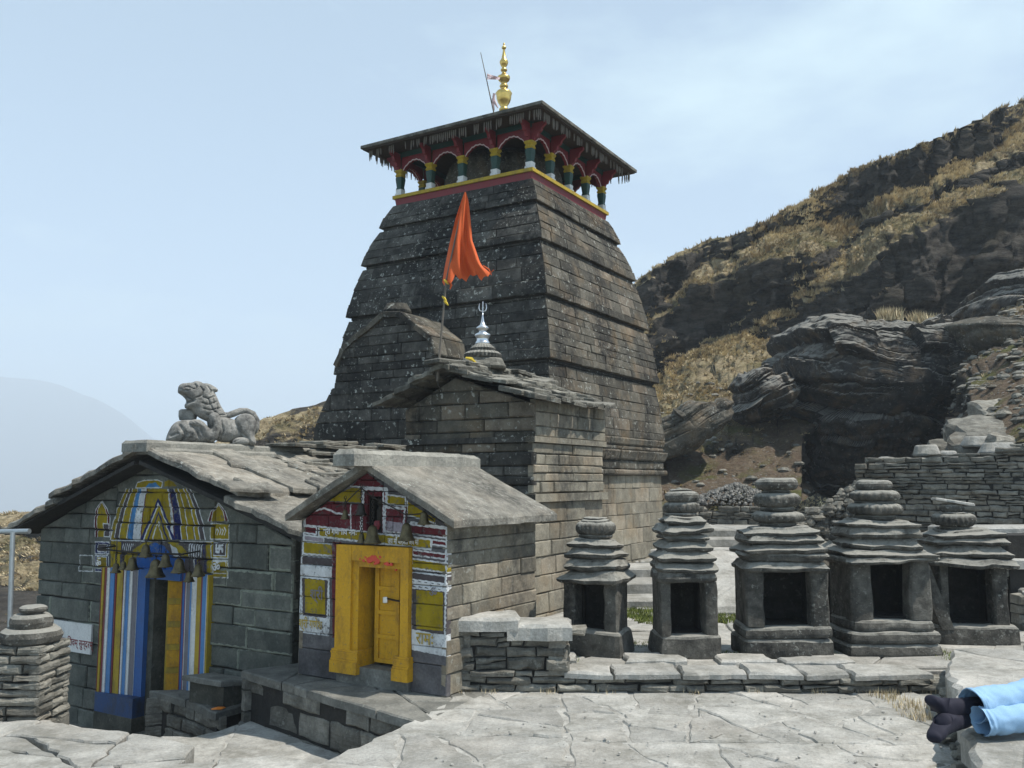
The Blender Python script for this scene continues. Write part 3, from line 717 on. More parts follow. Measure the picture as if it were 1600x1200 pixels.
# side and back walls
box(m, side(HR), HU + .05, 13.2, HZ0, HE - .1, -.45, -.03); box(m, side(HL), HU + .05, 13.2, HZ0, HE - .1, .03, .45)
box(m, front(13.2), HL, HR, HZ0, HE, -.3, 0)
hw = m.build('wall_core', M['joint'], hall)
lay(hall, 'stone_block', stones(front(HU), polys, rng=rh, depth=.08, gap=.006, chamf=.014, prouds=(-.012, .016), rel=.006, step=.25, jit=.010, uvf=cv.uv), M['hall_paint'])
lay(hw, 'stone_block', stones(side(HR), bond(HU, 10.4, HZ0, HE, .25, .6, rh), rng=rh, depth=.06, gap=.005, chamf=.014, prouds=(-.01, .012), step=.4, jit=.004), M['hall'])
# striped jambs: one moulded band after another
def bands(ed, cols, y, zt, zb):
    for i in range(len(ed) - 1):
        a0, a1 = z6(ed[i], y)[0], z6(ed[i + 1], y)[0]; m = MB(); d = .13 - .011 * i if cols is LC else .02 + .004 * i
        box(m, front(HU), a0 + .001, a1 - .001, zb, zt, -.3, d); m.build('jamb_band', M[cols[i]], hall)
        if cols[i] != 'maroon' and (i % 2 == 0 or cols[i] == 'white'):
            m = MB(); box(m, front(HU), a0 - .004, a0 + .004, zb, zt, -.1, d + .006); m.build('jamb_band', M['white' if i % 3 else 'maroon'], hall)
M['blue_foot'] = paint_mat('worn_blue_paint', (.014, .055, .17), worn=.95, dirt=(.03, .035, .04))
LC = ['yellow', 'maroon', 'white', 'lblue', 'maroon', 'yellow', 'white', 'lblue', 'white', 'greyp', 'blue']
zb = z6(400, 1040)[1]
bands([312, 322, 330, 340, 358, 364, 390, 398, 412, 422, 440, 476], LC, 750, dtop, zb)
RC = ['blue', 'maroon', 'greyp', 'lblue', 'white', 'yellow', 'maroon', 'lblue', 'yellow']
bands([642, 654, 662, 680, 692, 712, 732, 740, 762, 770], RC, 750, dtop, -.52)
m = MB(); box(m, front(HU), z6(308, 750)[0], dl, HZ0 + .32, zb, -.3, .135); m.build('jamb_foot', M['blue_foot'], hall)
m = MB(); box(m, front(HU), z6(308, 750)[0], dl, HZ0, HZ0 + .32, -.3, .14); m.build('jamb_foot', M['hall'], hall)
m = MB(); box(m, front(HU), dr, jr, HZ0, -.52, -.3, .12); m.build('jamb_foot', M['hall'], hall)
m = MB(); box(m, front(HU), dl, dl + .10, HZ0, dtop, -.42, -.04); m.build('door_reveal', M['hall'], hall)
m = MB(); box(m, front(HU), dl, dr, dtop - .10, dtop + .02, -.40, .06); m.build('lintel', M['blue'], hall)
# door leaves standing open inside
m = MB(); fd = lambda a, b, d: W(HU + .10 + a * .42 - d, dr - .02 - (.62 - a) * .62, b); box(m, fd, 0, .62, HZ0, dtop - .10, -.02, .02); dleaf = m.build('door_leaf', M['yellow'], hall)
for i in range(7):
    for j in range(2):
        m = MB(); z0 = HZ0 + .1 + i * .28; poly_prism(m, fd, [(.05 + j * .29, z0), (.28 + j * .29, z0), (.28 + j * .29, z0 + .2), (.05 + j * .29, z0 + .2)], .02, .045); m.build('door_panel', M['ochre'], dleaf)
m = MB(); fd2 = lambda a, b, d: W(HU + .42 - d, dl + .1 + a, b); box(m, fd2, 0, .42, HZ0, dtop - .1, -.02, .02); m.build('door_leaf', M['yellow'], hall)
m = MB(); box(m, front(HU), dl, dr, HZ0, HZ0 + .14, -.4, .05); m.build('threshold', M['darkflag'], hall)
# lettering and marks on the stones
for s_, x, y, sz in (('ॐ', 262, 470, .13), ('ॐ', 782, 492, .15)):
    a, b = z6(x, y); lettering(s_, sz, front(HU), a, b, .024, M['white'], hall, bold=.004)
sg0, sg1 = at_u(26, 1003, HU), at_u(146, 976, HU)
m = MB(); box(m, front(HU), sg0[0], sg1[0], sg0[1], sg1[1], .0, .026); sg = m.build('painted_sign_block', M['white'], hall)
lettering('सत्यम् िशवम् सुन्दरम्', .135, front(HU), sg1[0] - .80, sg0[1] + .08, .029, M['red'], hall, bold=.002, squash=.80)

# roof of large slabs on the hall
RV, RZ2 = -9.84, 2.31
def hroof(sgn, overU=(6.95, 12.6)):
    ev = RV + sgn * (2.95 if sgn > 0 else 2.92); ez = 1.40 if sgn > 0 else 1.30
    L = abs(ev - RV); k = (RZ2 - ez) / L
    return lambda a, b, d: W(a, RV + sgn * b, RZ2 - k * b + d), L
for sgn in (1, -1):
    fr_, L = hroof(sgn)
    m = MB(); q = [(7.12, .05), (12.6, .05), (12.6, L - .08), (7.12, L - .08)]; q = q if sgn > 0 else q[::-1]
    # under-layer of slabs
    frx = (lambda a, b, d, f=fr_: f(a, b, d)) if sgn < 0 else (lambda a, b, d, f=fr_: f(a, b, d))
    poly_prism(m, frx, q if sgn < 0 else q[::-1], -.10, -.05); m.build('roof_bed', M['joint'], hall)
    rr = random.Random(20 + sgn)
    for row, (b0, b1, lift, w) in enumerate(((L * .56, L + .03, .0, 1.15), (L * .02, L * .62, .105, 1.0))):
        a = 7.06 + row * .02
        while a < 12.5:
            a2 = a + w * rr.uniform(.75, 1.25); m = MB(); tl = rr.uniform(-.045, .045); e = rr.uniform(-.06, .06)
            q = [(a, b0 + e), (a2, b0 - e * .5), (a2 + rr.uniform(-.06, .06), b1 + rr.uniform(-.08, .05)), (a + rr.uniform(-.05, .05), b1 + rr.uniform(-.08, .05))]
            if area(q) < 0: q = q[::-1]
            ll = lift + rr.uniform(0, .05)
            if sgn > 0: fq = lambda a_, b_, d_, f=fr_, tl=tl, aa=a, ll=ll: f(a_, -b_, d_ + ll + tl * (a_ - aa)); q = [(x, -y) for x, y in q][::-1]
            else: fq = lambda a_, b_, d_, f=fr_, tl=tl, aa=a, ll=ll: f(a_, b_, d_ + ll + tl * (a_ - aa))
            stone(m, fq, q, depth=.07, gap=.006, chamf=.022, proud=.015, rng=rr, step=.13, jit=.05, rel=.018); m.build('roof_slab', M['slab'], hall)
            a = a2 + rr.uniform(-.0, .015)
    # narrow covering slabs over the joints
    for a in ((8.0, 9.35, 10.5) if sgn > 0 else (8.4, 10.2)):
        m = MB(); q = [(a, -.15), (a, -L * .62), (a + .34, -L * .64), (a + .46, -.12)]
        if sgn > 0: fq = lambda a_, b_, d_, f=fr_: f(a_, -b_, d_ + .16)
        else: fq = lambda a_, b_, d_, f=fr_: f(a_, b_, d_ + .16); q = [(x, -y) for x, y in q][::-1]
        if area(q) < 0: q = q[::-1]
        stone(m, fq, q, depth=.055, gap=0, chamf=.02, proud=.02, rng=rr, step=.2, jit=.02, rel=.012); m.build('roof_slab', M['slab'], hall)
    if sgn > 0:
        for k in range(26):
            a = rr.uniform(7.3, 12.2); b = rr.choice((L * .60, L * .58, L * .30, L * .9)) + rr.uniform(-.12, .10); w, h = rr.uniform(.14, .36), rr.uniform(.08, .18); an = rr.uniform(-.35, .35); lf_ = (.07 if b > L * .63 else .175) + rr.uniform(-.02, .02); m = MB()
            fq = lambda p, q_, d, f=fr_, a=a, b=b, an=an, lf_=lf_: f(a + p * cos(an) - q_ * sin(an), b - p * sin(an) - q_ * cos(an), d + lf_)
            stone(m, fq, [(-w, -h), (w, -h), (w, h), (-w, h)], depth=.03, gap=0, chamf=.01, proud=.012, rng=rr, step=.12, jit=.03, rel=.008); m.build('roof_slate', M['slab'], hall)
# ridge: one thick capping slab, thinner packing, then piled slates
for a0, a1, zz, th, w in ((7.08, 9.15, 2.46, .11, .25), (9.12, 10.3, 2.45, .11, .25), (10.28, 11.5, 2.47, .10, .26), (7.14, 8.2, 2.37, .05, .33), (8.3, 9.6, 2.37, .05, .35)):
    m = MB(); stone(m, lambda a, b, d, zz=zz: W(a, RV - b, zz + d), [(a0, -w), (a1, -w), (a1, w), (a0, w)], depth=th, gap=0, chamf=.03, proud=.03, rng=rh, step=.2, jit=.02, rel=.01); m.build('ridge_slab', M['slab_edge'], hall)
for k in range(64):
    a = 9.3 + rh.random() * 3.3; v = RV + rh.gauss(.1, .30) if k < 36 else RV + rh.uniform(.2, 1.3); w, h = rh.uniform(.16, .42), rh.uniform(.10, .22); z = (2.47 - abs(v - RV) * .34 + rh.uniform(0, .13) * (k < 36)) + .035; an = rh.uniform(-.5, .5)
    m = MB(); tz = rh.uniform(-.08, .08); fq = lambda p, q_, d, a=a, v=v, z=z, an=an, tz=tz: W(a + p * cos(an) - q_ * sin(an), v - p * sin(an) - q_ * cos(an), z + d + tz * p)
    stone(m, fq, [(-w, -h), (w, -h), (w, h), (-w, h)], depth=.035, gap=0, chamf=.012, proud=.015, rng=rh, step=.16, jit=.03, rel=.008); m.build('ridge_slate', M['slate'], hall)
# bells on an iron rod over the doorway
rod = thing('bell_rod', 'iron rod across the blue doorway that carries the row of bells', 'rod', W(HU - .25, -10.0, 1.1))
a0, a1 = z6(338, 440), z6(722, 455); m = MB(); tube(m, [W(HU - .25, a0[0], 1.12), W(HU - .25, (a0[0] + a1[0]) / 2, 1.10), W(HU - .25, a1[0], 1.12)], .012, 6); m.build('bar', M['iron'], rod)
m = MB(); tube(m, [W(HU - .25, a0[0] + .02, 1.12), W(HU, a0[0] + .02, 1.14)], .01, 5); tube(m, [W(HU - .25, a1[0] - .02, 1.12), W(HU, a1[0] - .02, 1.14)], .01, 5); m.build('bracket', M['iron'], rod)
BL = [(345, 500, .07, 'small bell at the far left end of the rod over the blue doorway'), (378, 486, .06, 'bright little bell, second from the left over the blue doorway'), (418, 487, .09, 'medium bell over the striped left jamb of the blue doorway'),
      (478, 430, .09, 'bell hung high at the left corner of the blue doorway'), (522, 520, .125, 'largest and lowest bell in the middle of the blue doorway'), (566, 474, .09, 'bell hung high just right of the largest one in the blue doorway'),
      (627, 500, .10, 'brass bell at the right corner of the blue doorway'), (672, 540, .07, 'lowest small bell over the striped right jamb of the blue doorway'), (712, 516, .085, 'bell at the far right end of the rod over the blue doorway')]
for x, y, r, lb in BL:
    a, b = at_u(60 + x / 2.856, 720 + y / 2.856, HU - .25); X, Y, Z = W(HU - .25, a, b); bell(X, Y, Z, r * .95, r * 1.75, lb, up=max(.03, 1.09 - b - r * 1.75))

# ------------------------------------------------------------------ THE SMALL YELLOW-DOORED SHRINE
SU = 6.94; SL, SR = -6.82, -4.93; SB = 8.62
def z5(x, y): return at_u(440 + x / 3.53, 720 + y / 3.53, SU)
shr = thing('painted_shrine', 'small gabled stone shrine with a bright yellow door and maroon, yellow and white front', 'shrine', W(SU, -5.87, 0))
SA = 2.13; SE = 1.60
c2 = Canvas('shrine_front_paint', SL, SR, 0, 2.3, 420)
def F5(pts, col): c2.fill([z5(*p) for p in pts], col)
def L5(pts, w, col=cW, closed=False): c2.line([z5(*p) for p in pts], w, col, closed)
def B5(x0, y0, x1, y1, col, sl=.13, w=.016):
    d = (x1 - x0) * sl; P = [(x0, y0), (x1, y0 + d), (x1, y1 + d), (x0, y1)]; F5(P, col); 
    if w: L5(P, w, cW, True)
F5([(390, 140), (458, 60), (565, 145)], cM); L5([(380, 142), (580, 152)], .014)
F5([(235, 220), (385, 150), (440, 155), (440, 232)], cY); B5(578, 188, 682, 238, cY); F5([(692, 225), (848, 322), (848, 345), (692, 300)], cY); L5([(692, 225), (692, 300), (848, 345)], .014)
F5([(150, 270), (235, 224), (440, 240), (440, 385), (128, 355), (130, 285)], cM); L5([(150, 285), (240, 262), (300, 290), (380, 300)], .02); L5([(380, 240), (380, 390)], .016); L5([(130, 285), (130, 355), (380, 382)], .014)
F5([(436, 148), (578, 156), (578, 250), (690, 258), (688, 410), (432, 395)], cM); L5([(448, 152), (578, 160), (576, 250)], .034); L5([(448, 152), (440, 390)], .034); L5([(560, 178), (560, 392)], .022)
B5(576, 268, 668, 330, cM, w=0); B5(576, 332, 668, 385, cGR, w=0); L5([(570, 256), (678, 266), (672, 405), (566, 392)], .024, cW, True)
B5(700, 350, 915, 400, cM); B5(722, 420, 828, 434, cGR, w=0); B5(828, 436, 918, 462, cM); B5(722, 492, 915, 520, cM); L5([(715, 340), (918, 372)], .022)
B5(126, 360, 190, 398, cM); B5(124, 410, 232, 440, cGR); B5(120, 446, 284, 512, cY, .08); B5(114, 522, 282, 580, cG, .08); B5(108, 572, 275, 630, cW, .08)
B5(112, 630, 262, 900, cG, .08); L5([(118, 640), (262, 655), (250, 870)], .02); B5(130, 650, 240, 838, cY, .1, 0); B5(94, 850, 262, 948, cW, .12, 0)
B5(718, 540, 922, 592, cY, .14); B5(716, 612, 918, 655, cG, .13); L5([(716, 675), (918, 702)], .05); B5(716, 700, 916, 945, cG, .1); B5(742, 712, 890, 925, cY, .1, 0); B5(704, 925, 916, 1040, cW, .2, 0)
L5([(908, 380), (900, 1040)], .02); L5([(126, 290), (96, 940)], .016)
B5(204, 364, 822, 418, cY, .115, .02)
B5(280, 448, 330, 975, cM, .0, 0)
M['shrine_paint'] = stone_mat('shrine_painted_stone', (.09, .085, .09), (.15, .145, .15), (.02, .02, .02), stain=.5, lichen=.1, var=.15, bump=.45, image=c2.image())
rs = random.Random(8)
sout = [(SL, 0), (SR, 0), (SR, SE - .03), (-5.87, SA - .02), (SL, SE - .03)]
oL, oR = z5(322, 700)[0], z5(716, 700)[0]; oT = z5(520, 468)[1]
nl, nr = z5(472, 300)[0], z5(548, 300)[0]; nb, ntp = z5(510, 392)[1], z5(510, 198)[1]
lev = [0, z5(180, 1040)[1], z5(180, 950)[1], z5(180, 850)[1], z5(180, 640)[1], z5(180, 575)[1], z5(180, 528)[1], z5(180, 450)[1]]
P = []
for i in range(len(lev) - 1):
    hh = lev[i + 1] - lev[i]
    for a0, a1 in ((SL, oL), (oR, SR)):
        if hh > .3: P += bond(a0, a1, lev[i], lev[i + 1], .2, .5, rs, .1)
        else: P.append([(a0, lev[i]), (a1, lev[i]), (a1, lev[i + 1]), (a0, lev[i + 1])])
P += cut_hole(bond(SL, SR, lev[-1], SA, .135, .42, rs, .2), oL, oR, 0, oT)
P = cut_hole(P, nl, nr, nb, ntp)
P = [q for q in (clip_to(p, sout) for p in P) if len(q) > 2]
m = MB()
for q in ([(SL + .02, 0), (oL, 0), (oL, SE), (SL + .02, SE)], [(oR, 0), (SR - .02, 0), (SR - .02, SE), (oR, SE)], [(oL, oT), (oR, oT), (oR, nb), (oL, nb)], [(oL, nb), (nl, nb), (nl, ntp), (oL, ntp)], [(nr, nb), (oR, nb), (oR, ntp), (nr, ntp)], [(oL, ntp), (oR, ntp), (-5.87 + .12, SA - .09), (-5.87 - .12, SA - .09)]):
    if area(q) > 0: poly_prism(m, front(SU), q, -.25, -.04)
box(m, side(SR), SU + .04, SB, 0, SE - .06, -.3, -.03); box(m, side(SL), SU + .04, SB, 0, SE - .06, .03, .3); box(m, front(SB), SL + .05, SR - .05, 0, SE, 0, .2)
box(m, front(SU), nl - .02, nr + .02, nb - .02, ntp + .02, -.25, -.2)
sw = m.build('wall_core', M['joint'], shr)
lay(shr, 'stone_block', stones(front(SU), P, rng=rs, depth=.07, gap=.003, chamf=.008, prouds=(-.004, .006), rel=.003, step=.3, jit=.003, uvf=c2.uv), M['shrine_paint'])
lay(sw, 'stone_block', stones(side(SR), bond(SU, SB, 0, SE, .165, .48, rs, .25), rng=rs, depth=.06, gap=.003, chamf=.010, prouds=(-.008, .010), rel=.004, step=.35, jit=.003), M['tower_pale'])
lay(sw, 'stone_block', stones(lambda a, b, d: W(SB - a, SL - d, b), bond(0, SB - SU, 0, SE, .2, .5, rs, .25), rng=rs, depth=.06, gap=.003, chamf=.010), M['tower_pale'])
# idol niche frame and idol
m = MB(); nx = (nl + nr) / 2; X, Y, _ = W(SU + .10, nx, 0)
loft(m, X, Y, [(nb, .05, .04, 4), (nb + .05, .055, .04, 4), (nb + .10, .035, .03, 2), (nb + .2, .045, .03, 2), (nb + .25, .02, .02, 2), (nb + .27, .035, .03, 2), (nb + .33, .035, .03, 2), (nb + .36, .008, .008, 2)], n=16, amp=.006)
m.build('niche_idol', M['iron'], shr)
m = MB(); X, Y, _ = W(SU - .03, nx + .06, 0); loft(m, X, Y, [(nb + .03, .03, .02, 2), (nb + .07, .045, .03, 2), (nb + .11, .02, .02, 2)], n=12, amp=.02, fs=30); m.build('offered_flowers', M['red'], shr)
# moulded yellow door surround
def dbox(x0, x1, y, zb_, zt_, d0, d1, mat, name):
    a0, a1 = z5(x0, y)[0], z5(x1, y)[0]; m = MB(); box(m, front(SU), a0, a1, zb_, zt_, d0, d1); return m.build(name, M[mat], shr)
zin = z5(550, 590)[1]; sill = .20
dbox(316, 400, 700, sill, oT - .002, -.24, .05, 'ochre', 'door_jamb'); dbox(400, 432, 700, sill, zin + .06, -.24, .02, 'ochre', 'door_jamb')
dbox(672, 716, 700, sill, oT - .002, -.24, .05, 'ochre', 'door_jamb')
a0, a1 = z5(400, 700)[0], z5(672, 700)[0]; m = MB(); box(m, front(SU), a0 + .001, a1 - .001, zin + .06, oT - .002, -.24, .046); m.build('door_lintel', M['ochre'], shr)
m = MB(); box(m, front(SU), a0 + .03, a1 - .001, zin, zin + .058, -.24, .02); m.build('door_lintel', M['ochre'], shr)
m = MB()
for x_, y_, r_ in ((500, 545, 20), (525, 538, 26), (545, 550, 18), (470, 548, 10), (600, 566, 13), (620, 570, 10), (585, 566, 7), (450, 540, 6), (560, 530, 9), (480, 530, 8), (530, 565, 9), (645, 600, 6)):
    ca, cb = z5(x_, y_); rr0 = r_ / 3.53 / 1390 * 9; n0 = 14; poly_prism(m, front(SU), [(ca + rr0 * rs.uniform(.6, 1.3) * cos(2 * pi * i / n0), cb + rr0 * .8 * rs.uniform(.6, 1.3) * sin(2 * pi * i / n0)) for i in range(n0)], .03, .0472 + .0004 * (r_ % 7))
m.build('vermilion_smear', M['vermilion'], shr)
for x0, x1 in ((300, 440), (640, 722)):
    a0, a1 = z5(x0, 1000)[0], z5(x1, 1000)[0]
    for k, (zz0, zz1, e) in enumerate(((.16, .215, .055), (.215, .235, .045), (.235, .285, .035), (.285, .305, .042), (.305, .325, .03))):
        m = MB(); box(m, front(SU), a0 - e * .15, a1 + e * .15, zz0 - (.06 if k == 0 else 0), zz1 - .001, -.2, e + .03); m.build('jamb_base', M['ochre'], shr)
m = MB(); box(m, front(SU), oL, oR, 0, .17, -.24, .03); m.build('threshold', M['darkflag'], shr)
# the two door leaves
fa = lambda a, b, d: W(SU + .14 - d, z5(470, 800)[0] + a, b); wl = z5(605, 800)[0] - z5(470, 800)[0]
m = MB(); box(m, fa, 0, wl, sill, zin, -.025, 0); leaf = m.build('door_leaf', M['ochre'], shr)
hp = (zin - sill) / 4
for i in range(4):
    for (x0, x1, y0, y1) in ((.0, .05, 0, hp), (wl - .05, wl, 0, hp), (.05, wl - .05, 0, .04)):
        m = MB(); box(m, fa, x0, x1, sill + i * hp + y0 + .001, sill + i * hp + y1, 0, .018); m.build('door_rail', M['ochre'], leaf)
fb = lambda a, b, d: W(SU + .14 + a * .8, z5(672, 800)[0] - .02 - a * .25 - d, b)
m = MB(); box(m, fb, 0, .26, sill, zin, -.01, .015); leaf2 = m.build('door_leaf', M['ochre'], shr)
for i in range(4): m = MB(); box(m, fb, .03, .23, sill + i * hp + .05, sill + (i + 1) * hp - .03, .015, .028); m.build('door_panel', M['yellow'], leaf2)
m = MB(); p0 = z5(540, 765); p1 = z5(665, 775)
tube(m, [W(SU + .10, p0[0], p0[1]), W(SU + .08, (p0[0] + p1[0]) / 2, p0[1] - .01), W(SU + .06, p1[0], p0[1] - .012)], .010, 6)
m.build('door_bolt', M['iron'], shr)
m = MB(); X, Y, _ = W(SU + .09, p0[0], 0); loft(m, X, Y, [(p0[1] - .045, .015, .01, 6), (p0[1] - .04, .026, .013, 6), (p0[1] + .01, .026, .013, 6), (p0[1] + .015, .018, .01, 6)], n=14); m.build('padlock', M['silver'], shr)
# lettering
for s_, x, y, sz, mt, sq in (('श्री गणेश', 100, 915, .125, 'yellow', .72), ('रामः', 745, 1005, .16, 'yellow', .85), ('श्री', 160, 760, .15, 'greyp', .9), ('ॐ', 818, 745, .10, 'greyp', 1), ('श्री गणेशाय नमः', 232, 402, .075, 'white', 1.0), ('जय माँ पार्वती जय माँ', 590, 455, .075, 'white', .62)):
    a, b = z5(x, y); lettering(s_, sz, front(SU), a, b, .0135, M[mt], shr, bold=.0016, squash=sq)
# roof: two great slabs with a rounded ridge stone
def sroof(name, sgn, ev, ez, u0, u1):
    L = abs(ev + 5.87); k = (2.19 - ez) / L; m = MB(); fq = (lambda a, b, d: W(a, -5.87 - b, 2.19 + k * b + d)) if sgn > 0 else (lambda a, b, d: W(a, -5.87 - b, 2.19 - k * b + d))
    q = [(u0, -L), (u1 + .02, -L), (u1, -.0), (u0 + .05, -.0)] if sgn > 0 else [(u0 + .05, 0), (u1, 0), (u1, L), (u0, L)]
    N = 7
    stone(m, fq, q, depth=.075, gap=0, chamf=.022, proud=.012, rng=rs, step=.16, jit=.012, rel=.006); m.build(name, M['slab'], shr)
sroof('roof_slab', 1, -4.73, 1.635, 6.76, 8.72); sroof('roof_slab', -1, -6.88, 1.65, 6.76, 8.72)
x0, z0 = W(6.55, -5.87, 2.29), 2.29; m = MB()
pts = [W(6.50 + t * 2.2 / 8, -5.87 + .01 * sin(t * 3), 2.315 + .008 * sin(t * 2.2)) for t in range(9)]
stone(m, lambda a, b, d: W(a, -5.87 - b, 2.245 + d), [(6.52, -.13), (8.72, -.12), (8.72, .12), (6.50, .13)], depth=.11, gap=0, chamf=.045, proud=.05, rng=rs, step=.14, jit=.018, rel=.016); mm = m.build('ridge_stone', M['slab_edge'], shr)
for i, (x, y, r, lb, up) in enumerate(((350, 322, .055, 'pale little bell left of the niche over the yellow door', .12), (438, 300, .070, 'dark green bell hung highest, beside the niche over the yellow door', .16), (440, 452, .055, 'small dusty bell touching the lintel over the yellow door, left of the large one', .25),
                             (500, 456, .105, 'large dark bell in the middle above the yellow door', .3), (688, 440, .10, 'polished brass bell hanging right of the niche over the yellow door', .12), (785, 352, .075, 'blackened bell close under the right roof slab of the yellow-doored shrine', .1))):
    a, b = at_u(440 + x / 3.53, 720 + y / 3.53, SU - .12); X, Y, Z = W(SU - .12, a, b); bell(X, Y, Z, r * .85, r * 1.7, lb, up=up, mat='brass' if i != 1 else 'iron')
rod2 = thing('bell_wire', 'twisted iron wire strung under the gable of the yellow-doored shrine for the bells', 'wire', W(SU - .12, -5.9, 1.9))
m = MB(); pp = [at_u(440 + x / 3.53, 720 + y / 3.53, SU - .12) for x, y in ((300, 255), (350, 235), (420, 165), (440, 150), (500, 200), (600, 250), (690, 300), (790, 290), (840, 330))]
tube(m, [W(SU - .12, *p) for p in pp], .007, 5); m.build('wire', M['iron'], rod2)

# ------------------------------------------------------------------ THE SIDE SHRINE WITH THE SLATE ROOF AND THE SILVER FINIAL
MU, MR, ML, MB_ = 10.60, -6.10, -8.34, 12.80
mid = thing('slate_roofed_shrine', 'square stone side shrine with a shaggy slate roof and a silver trident finial', 'shrine', W(11.7, -7.2, 0))
m = MB(); P = [W(u, v, z) for z in (0, 3.05) for u, v in ((MU + .05, ML + .05), (MB_ - .05, ML + .05), (MB_ - .05, MR - .05), (MU + .05, MR - .05))]
m.add(P, [(0, 1, 2, 3), (7, 6, 5, 4)] + [(i, 4 + i, 4 + (i + 1) % 4, (i + 1) % 4) for i in range(4)])
poly_prism(m, front(MU + .08), [(ML, 3.0), (MR, 3.0), (-7.42, 3.46)], -2.1, 0)
mw = m.build('wall_core', M['joint'], mid); rm = random.Random(31)
fo = [(ML, 0), (MR, 0), (MR, 3.05), (-7.42, 3.50), (ML, 3.05)]
P = bond(ML, MR, 1.2, 2.52, .165, .5, rm, .3) + bond(ML, MR, 2.52, 3.7, .20, .62, rm, .3); P = [q for q in (clip_to(p, fo) for p in P) if len(q) > 2]
it = stones(front(MU), P, rng=rm, depth=.09, gap=.005, chamf=.018, prouds=(-.015, .02), rel=.01, step=.3, jit=.006)
for w, mm in it: mm.mat = M['tower_dark' if sum(v[2] for v in mm.v) / len(mm.v) < 2.4 else 'tower']
lay(mid, 'stone_block', it, M['tower'], 300)
P = bond(MU, MB_, 1.82, 2.52, .135, .5, rm, .3) + bond(MU, MB_, 0.0, 1.70, .22, .5, rm, .3) + bond(MU + .06, MB_ + .1, 2.60, 3.12, .21, .7, rm, .3)
it = stones(side(MR), P, rng=rm, depth=.09, gap=.004, chamf=.014, prouds=(-.012, .016), rel=.008, step=.3, jit=.005)
lay(mid, 'stone_block', it, M['tower_pale'], 300)
for z0, z1, e in ((1.70, 1.82, .07), (2.52, 2.61, .05)):
    m = MB(); box(m, side(MR), MU - e, MB_ + .03, z0, z1 - .01, -.1, e); m.build('cornice', M['tower_pale'], mid)
    m = MB(); box(m, front(MU), ML - .02, MR + e - .003, z0 + .002, z1 - .012, -.1, e); m.build('cornice', M['tower_dark'], mid)
# slates, row over row
rv = -7.42; rz = 3.60
for sgn in (1, -1):
    L = 1.52 if sgn > 0 else 1.22; k = (rz - (3.06)) / L; rows = 7
    for row in range(rows):
        b1 = L * (1 - row / rows) + .03; b0 = b1 - L / rows - .16; a = MU - .30 + rm.uniform(-.04, .04)
        while a < MB_ + .02:
            a2 = a + rm.uniform(.26, .62); th = rm.uniform(.03, .065); lift = rm.uniform(0, .075) + row * .004; tl = rm.uniform(-.10, .10)
            q = [(a, -b1 + rm.uniform(-.05, .05)), (a2, -b1 + rm.uniform(-.05, .05)), (a2 + rm.uniform(-.04, .04), -b0), (a + rm.uniform(-.04, .04), -b0)]
            if sgn < 0: q = [(x, -y) for x, y in q][::-1]
            s2 = -1 if sgn > 0 else 1
            fq = lambda x, y, d, s2=s2, lift=lift, tl=tl, a=a, k=k, b0=b0, b1=b1: W(x, rv - y, rz - (k * abs(y)) + d + lift + tl * (x - a) + .055 * (abs(y) - b0) / (b1 - b0 + .01))
            m = MB()
            if stone(m, fq, q, depth=th, gap=.002, chamf=.008, proud=.012, rng=rm, step=.11, jit=.035, rel=.016): m.build('slate', M['slate'], mid)
            a = a2
for k in range(14):
    a = MU - .15 + rm.random() * 2.4; w, h, an = rm.uniform(.2, .42), rm.uniform(.12, .24), rm.uniform(-.4, .4); m = MB(); z = rz + rm.uniform(.03, .13)
    fq = lambda p, q_, d, a=a, z=z, an=an: W(a + p * cos(an) - q_ * sin(an), rv - p * sin(an) - q_ * cos(an), z + d)
    stone(m, fq, [(-w, -h), (w, -h), (w, h), (-w, h)], depth=.04, gap=0, chamf=.014, proud=.02, rng=rm, step=.16, jit=.03, rel=.012); m.build('ridge_slate', M['slate'], mid)
c = at_Y(754, 566, 13.55); X, Y = c[0], 13.55; zz = at_Y(754, 566, 13.55)[2]
m = MB(); loft(m, X, Y, slab_rings(zz - .12, zz + .06, .36, .32, .30, .26, 3, .03), n=28, amp=.03); m.build('finial_seat', M['slate'], mid)
m = MB(); loft(m, X, Y, [(zz + .05, .24, .24, 2), (zz + .07, .285, .285, 2, 28, .07), (zz + .12, .29, .29, 2, 28, .08), (zz + .16, .24, .24, 2, 28, .05)], n=112, amp=.01); m.build('ribbed_stone', M['niche'], mid)
m = MB(); loft(m, X, Y, [(zz + .155, .19, .19, 2, 24, .06), (zz + .21, .20, .20, 2, 24, .08), (zz + .26, .15, .15, 2, 24, .05), (zz + .29, .10, .10, 2)], n=96, amp=.008); m.build('ribbed_stone', M['niche'], mid)
zs = zz + .28; tp = at_Y(754, 487, 13.55)[2]; S = (tp - zs) / 1.0
m = MB(); loft(m, X, Y, [(zs + a * S, b, b, 2) for a, b in ((0, .12), (.05, .11), (.12, .09), (.20, .10), (.26, .125), (.30, .12), (.36, .06), (.40, .055), (.46, .085), (.50, .10), (.53, .085), (.60, .04), (.70, .025), (.85, .012), (1.0, .006))], n=24); sf = m.build('silver_finial', M['silver'], mid, smooth=True)
m = MB(); tube(m, [(X, Y, tp - .1), (X, Y, tp + .16)], .009, 6)
for s_ in (-1, 1): tube(m, [(X, Y, tp + .0), (X + s_ * .045, Y, tp + .015), (X + s_ * .06, Y, tp + .06), (X + s_ * .05, Y, tp + .13)], [.008, .008, .008, .004], 6)
m.build('trident', M['silver'], sf)
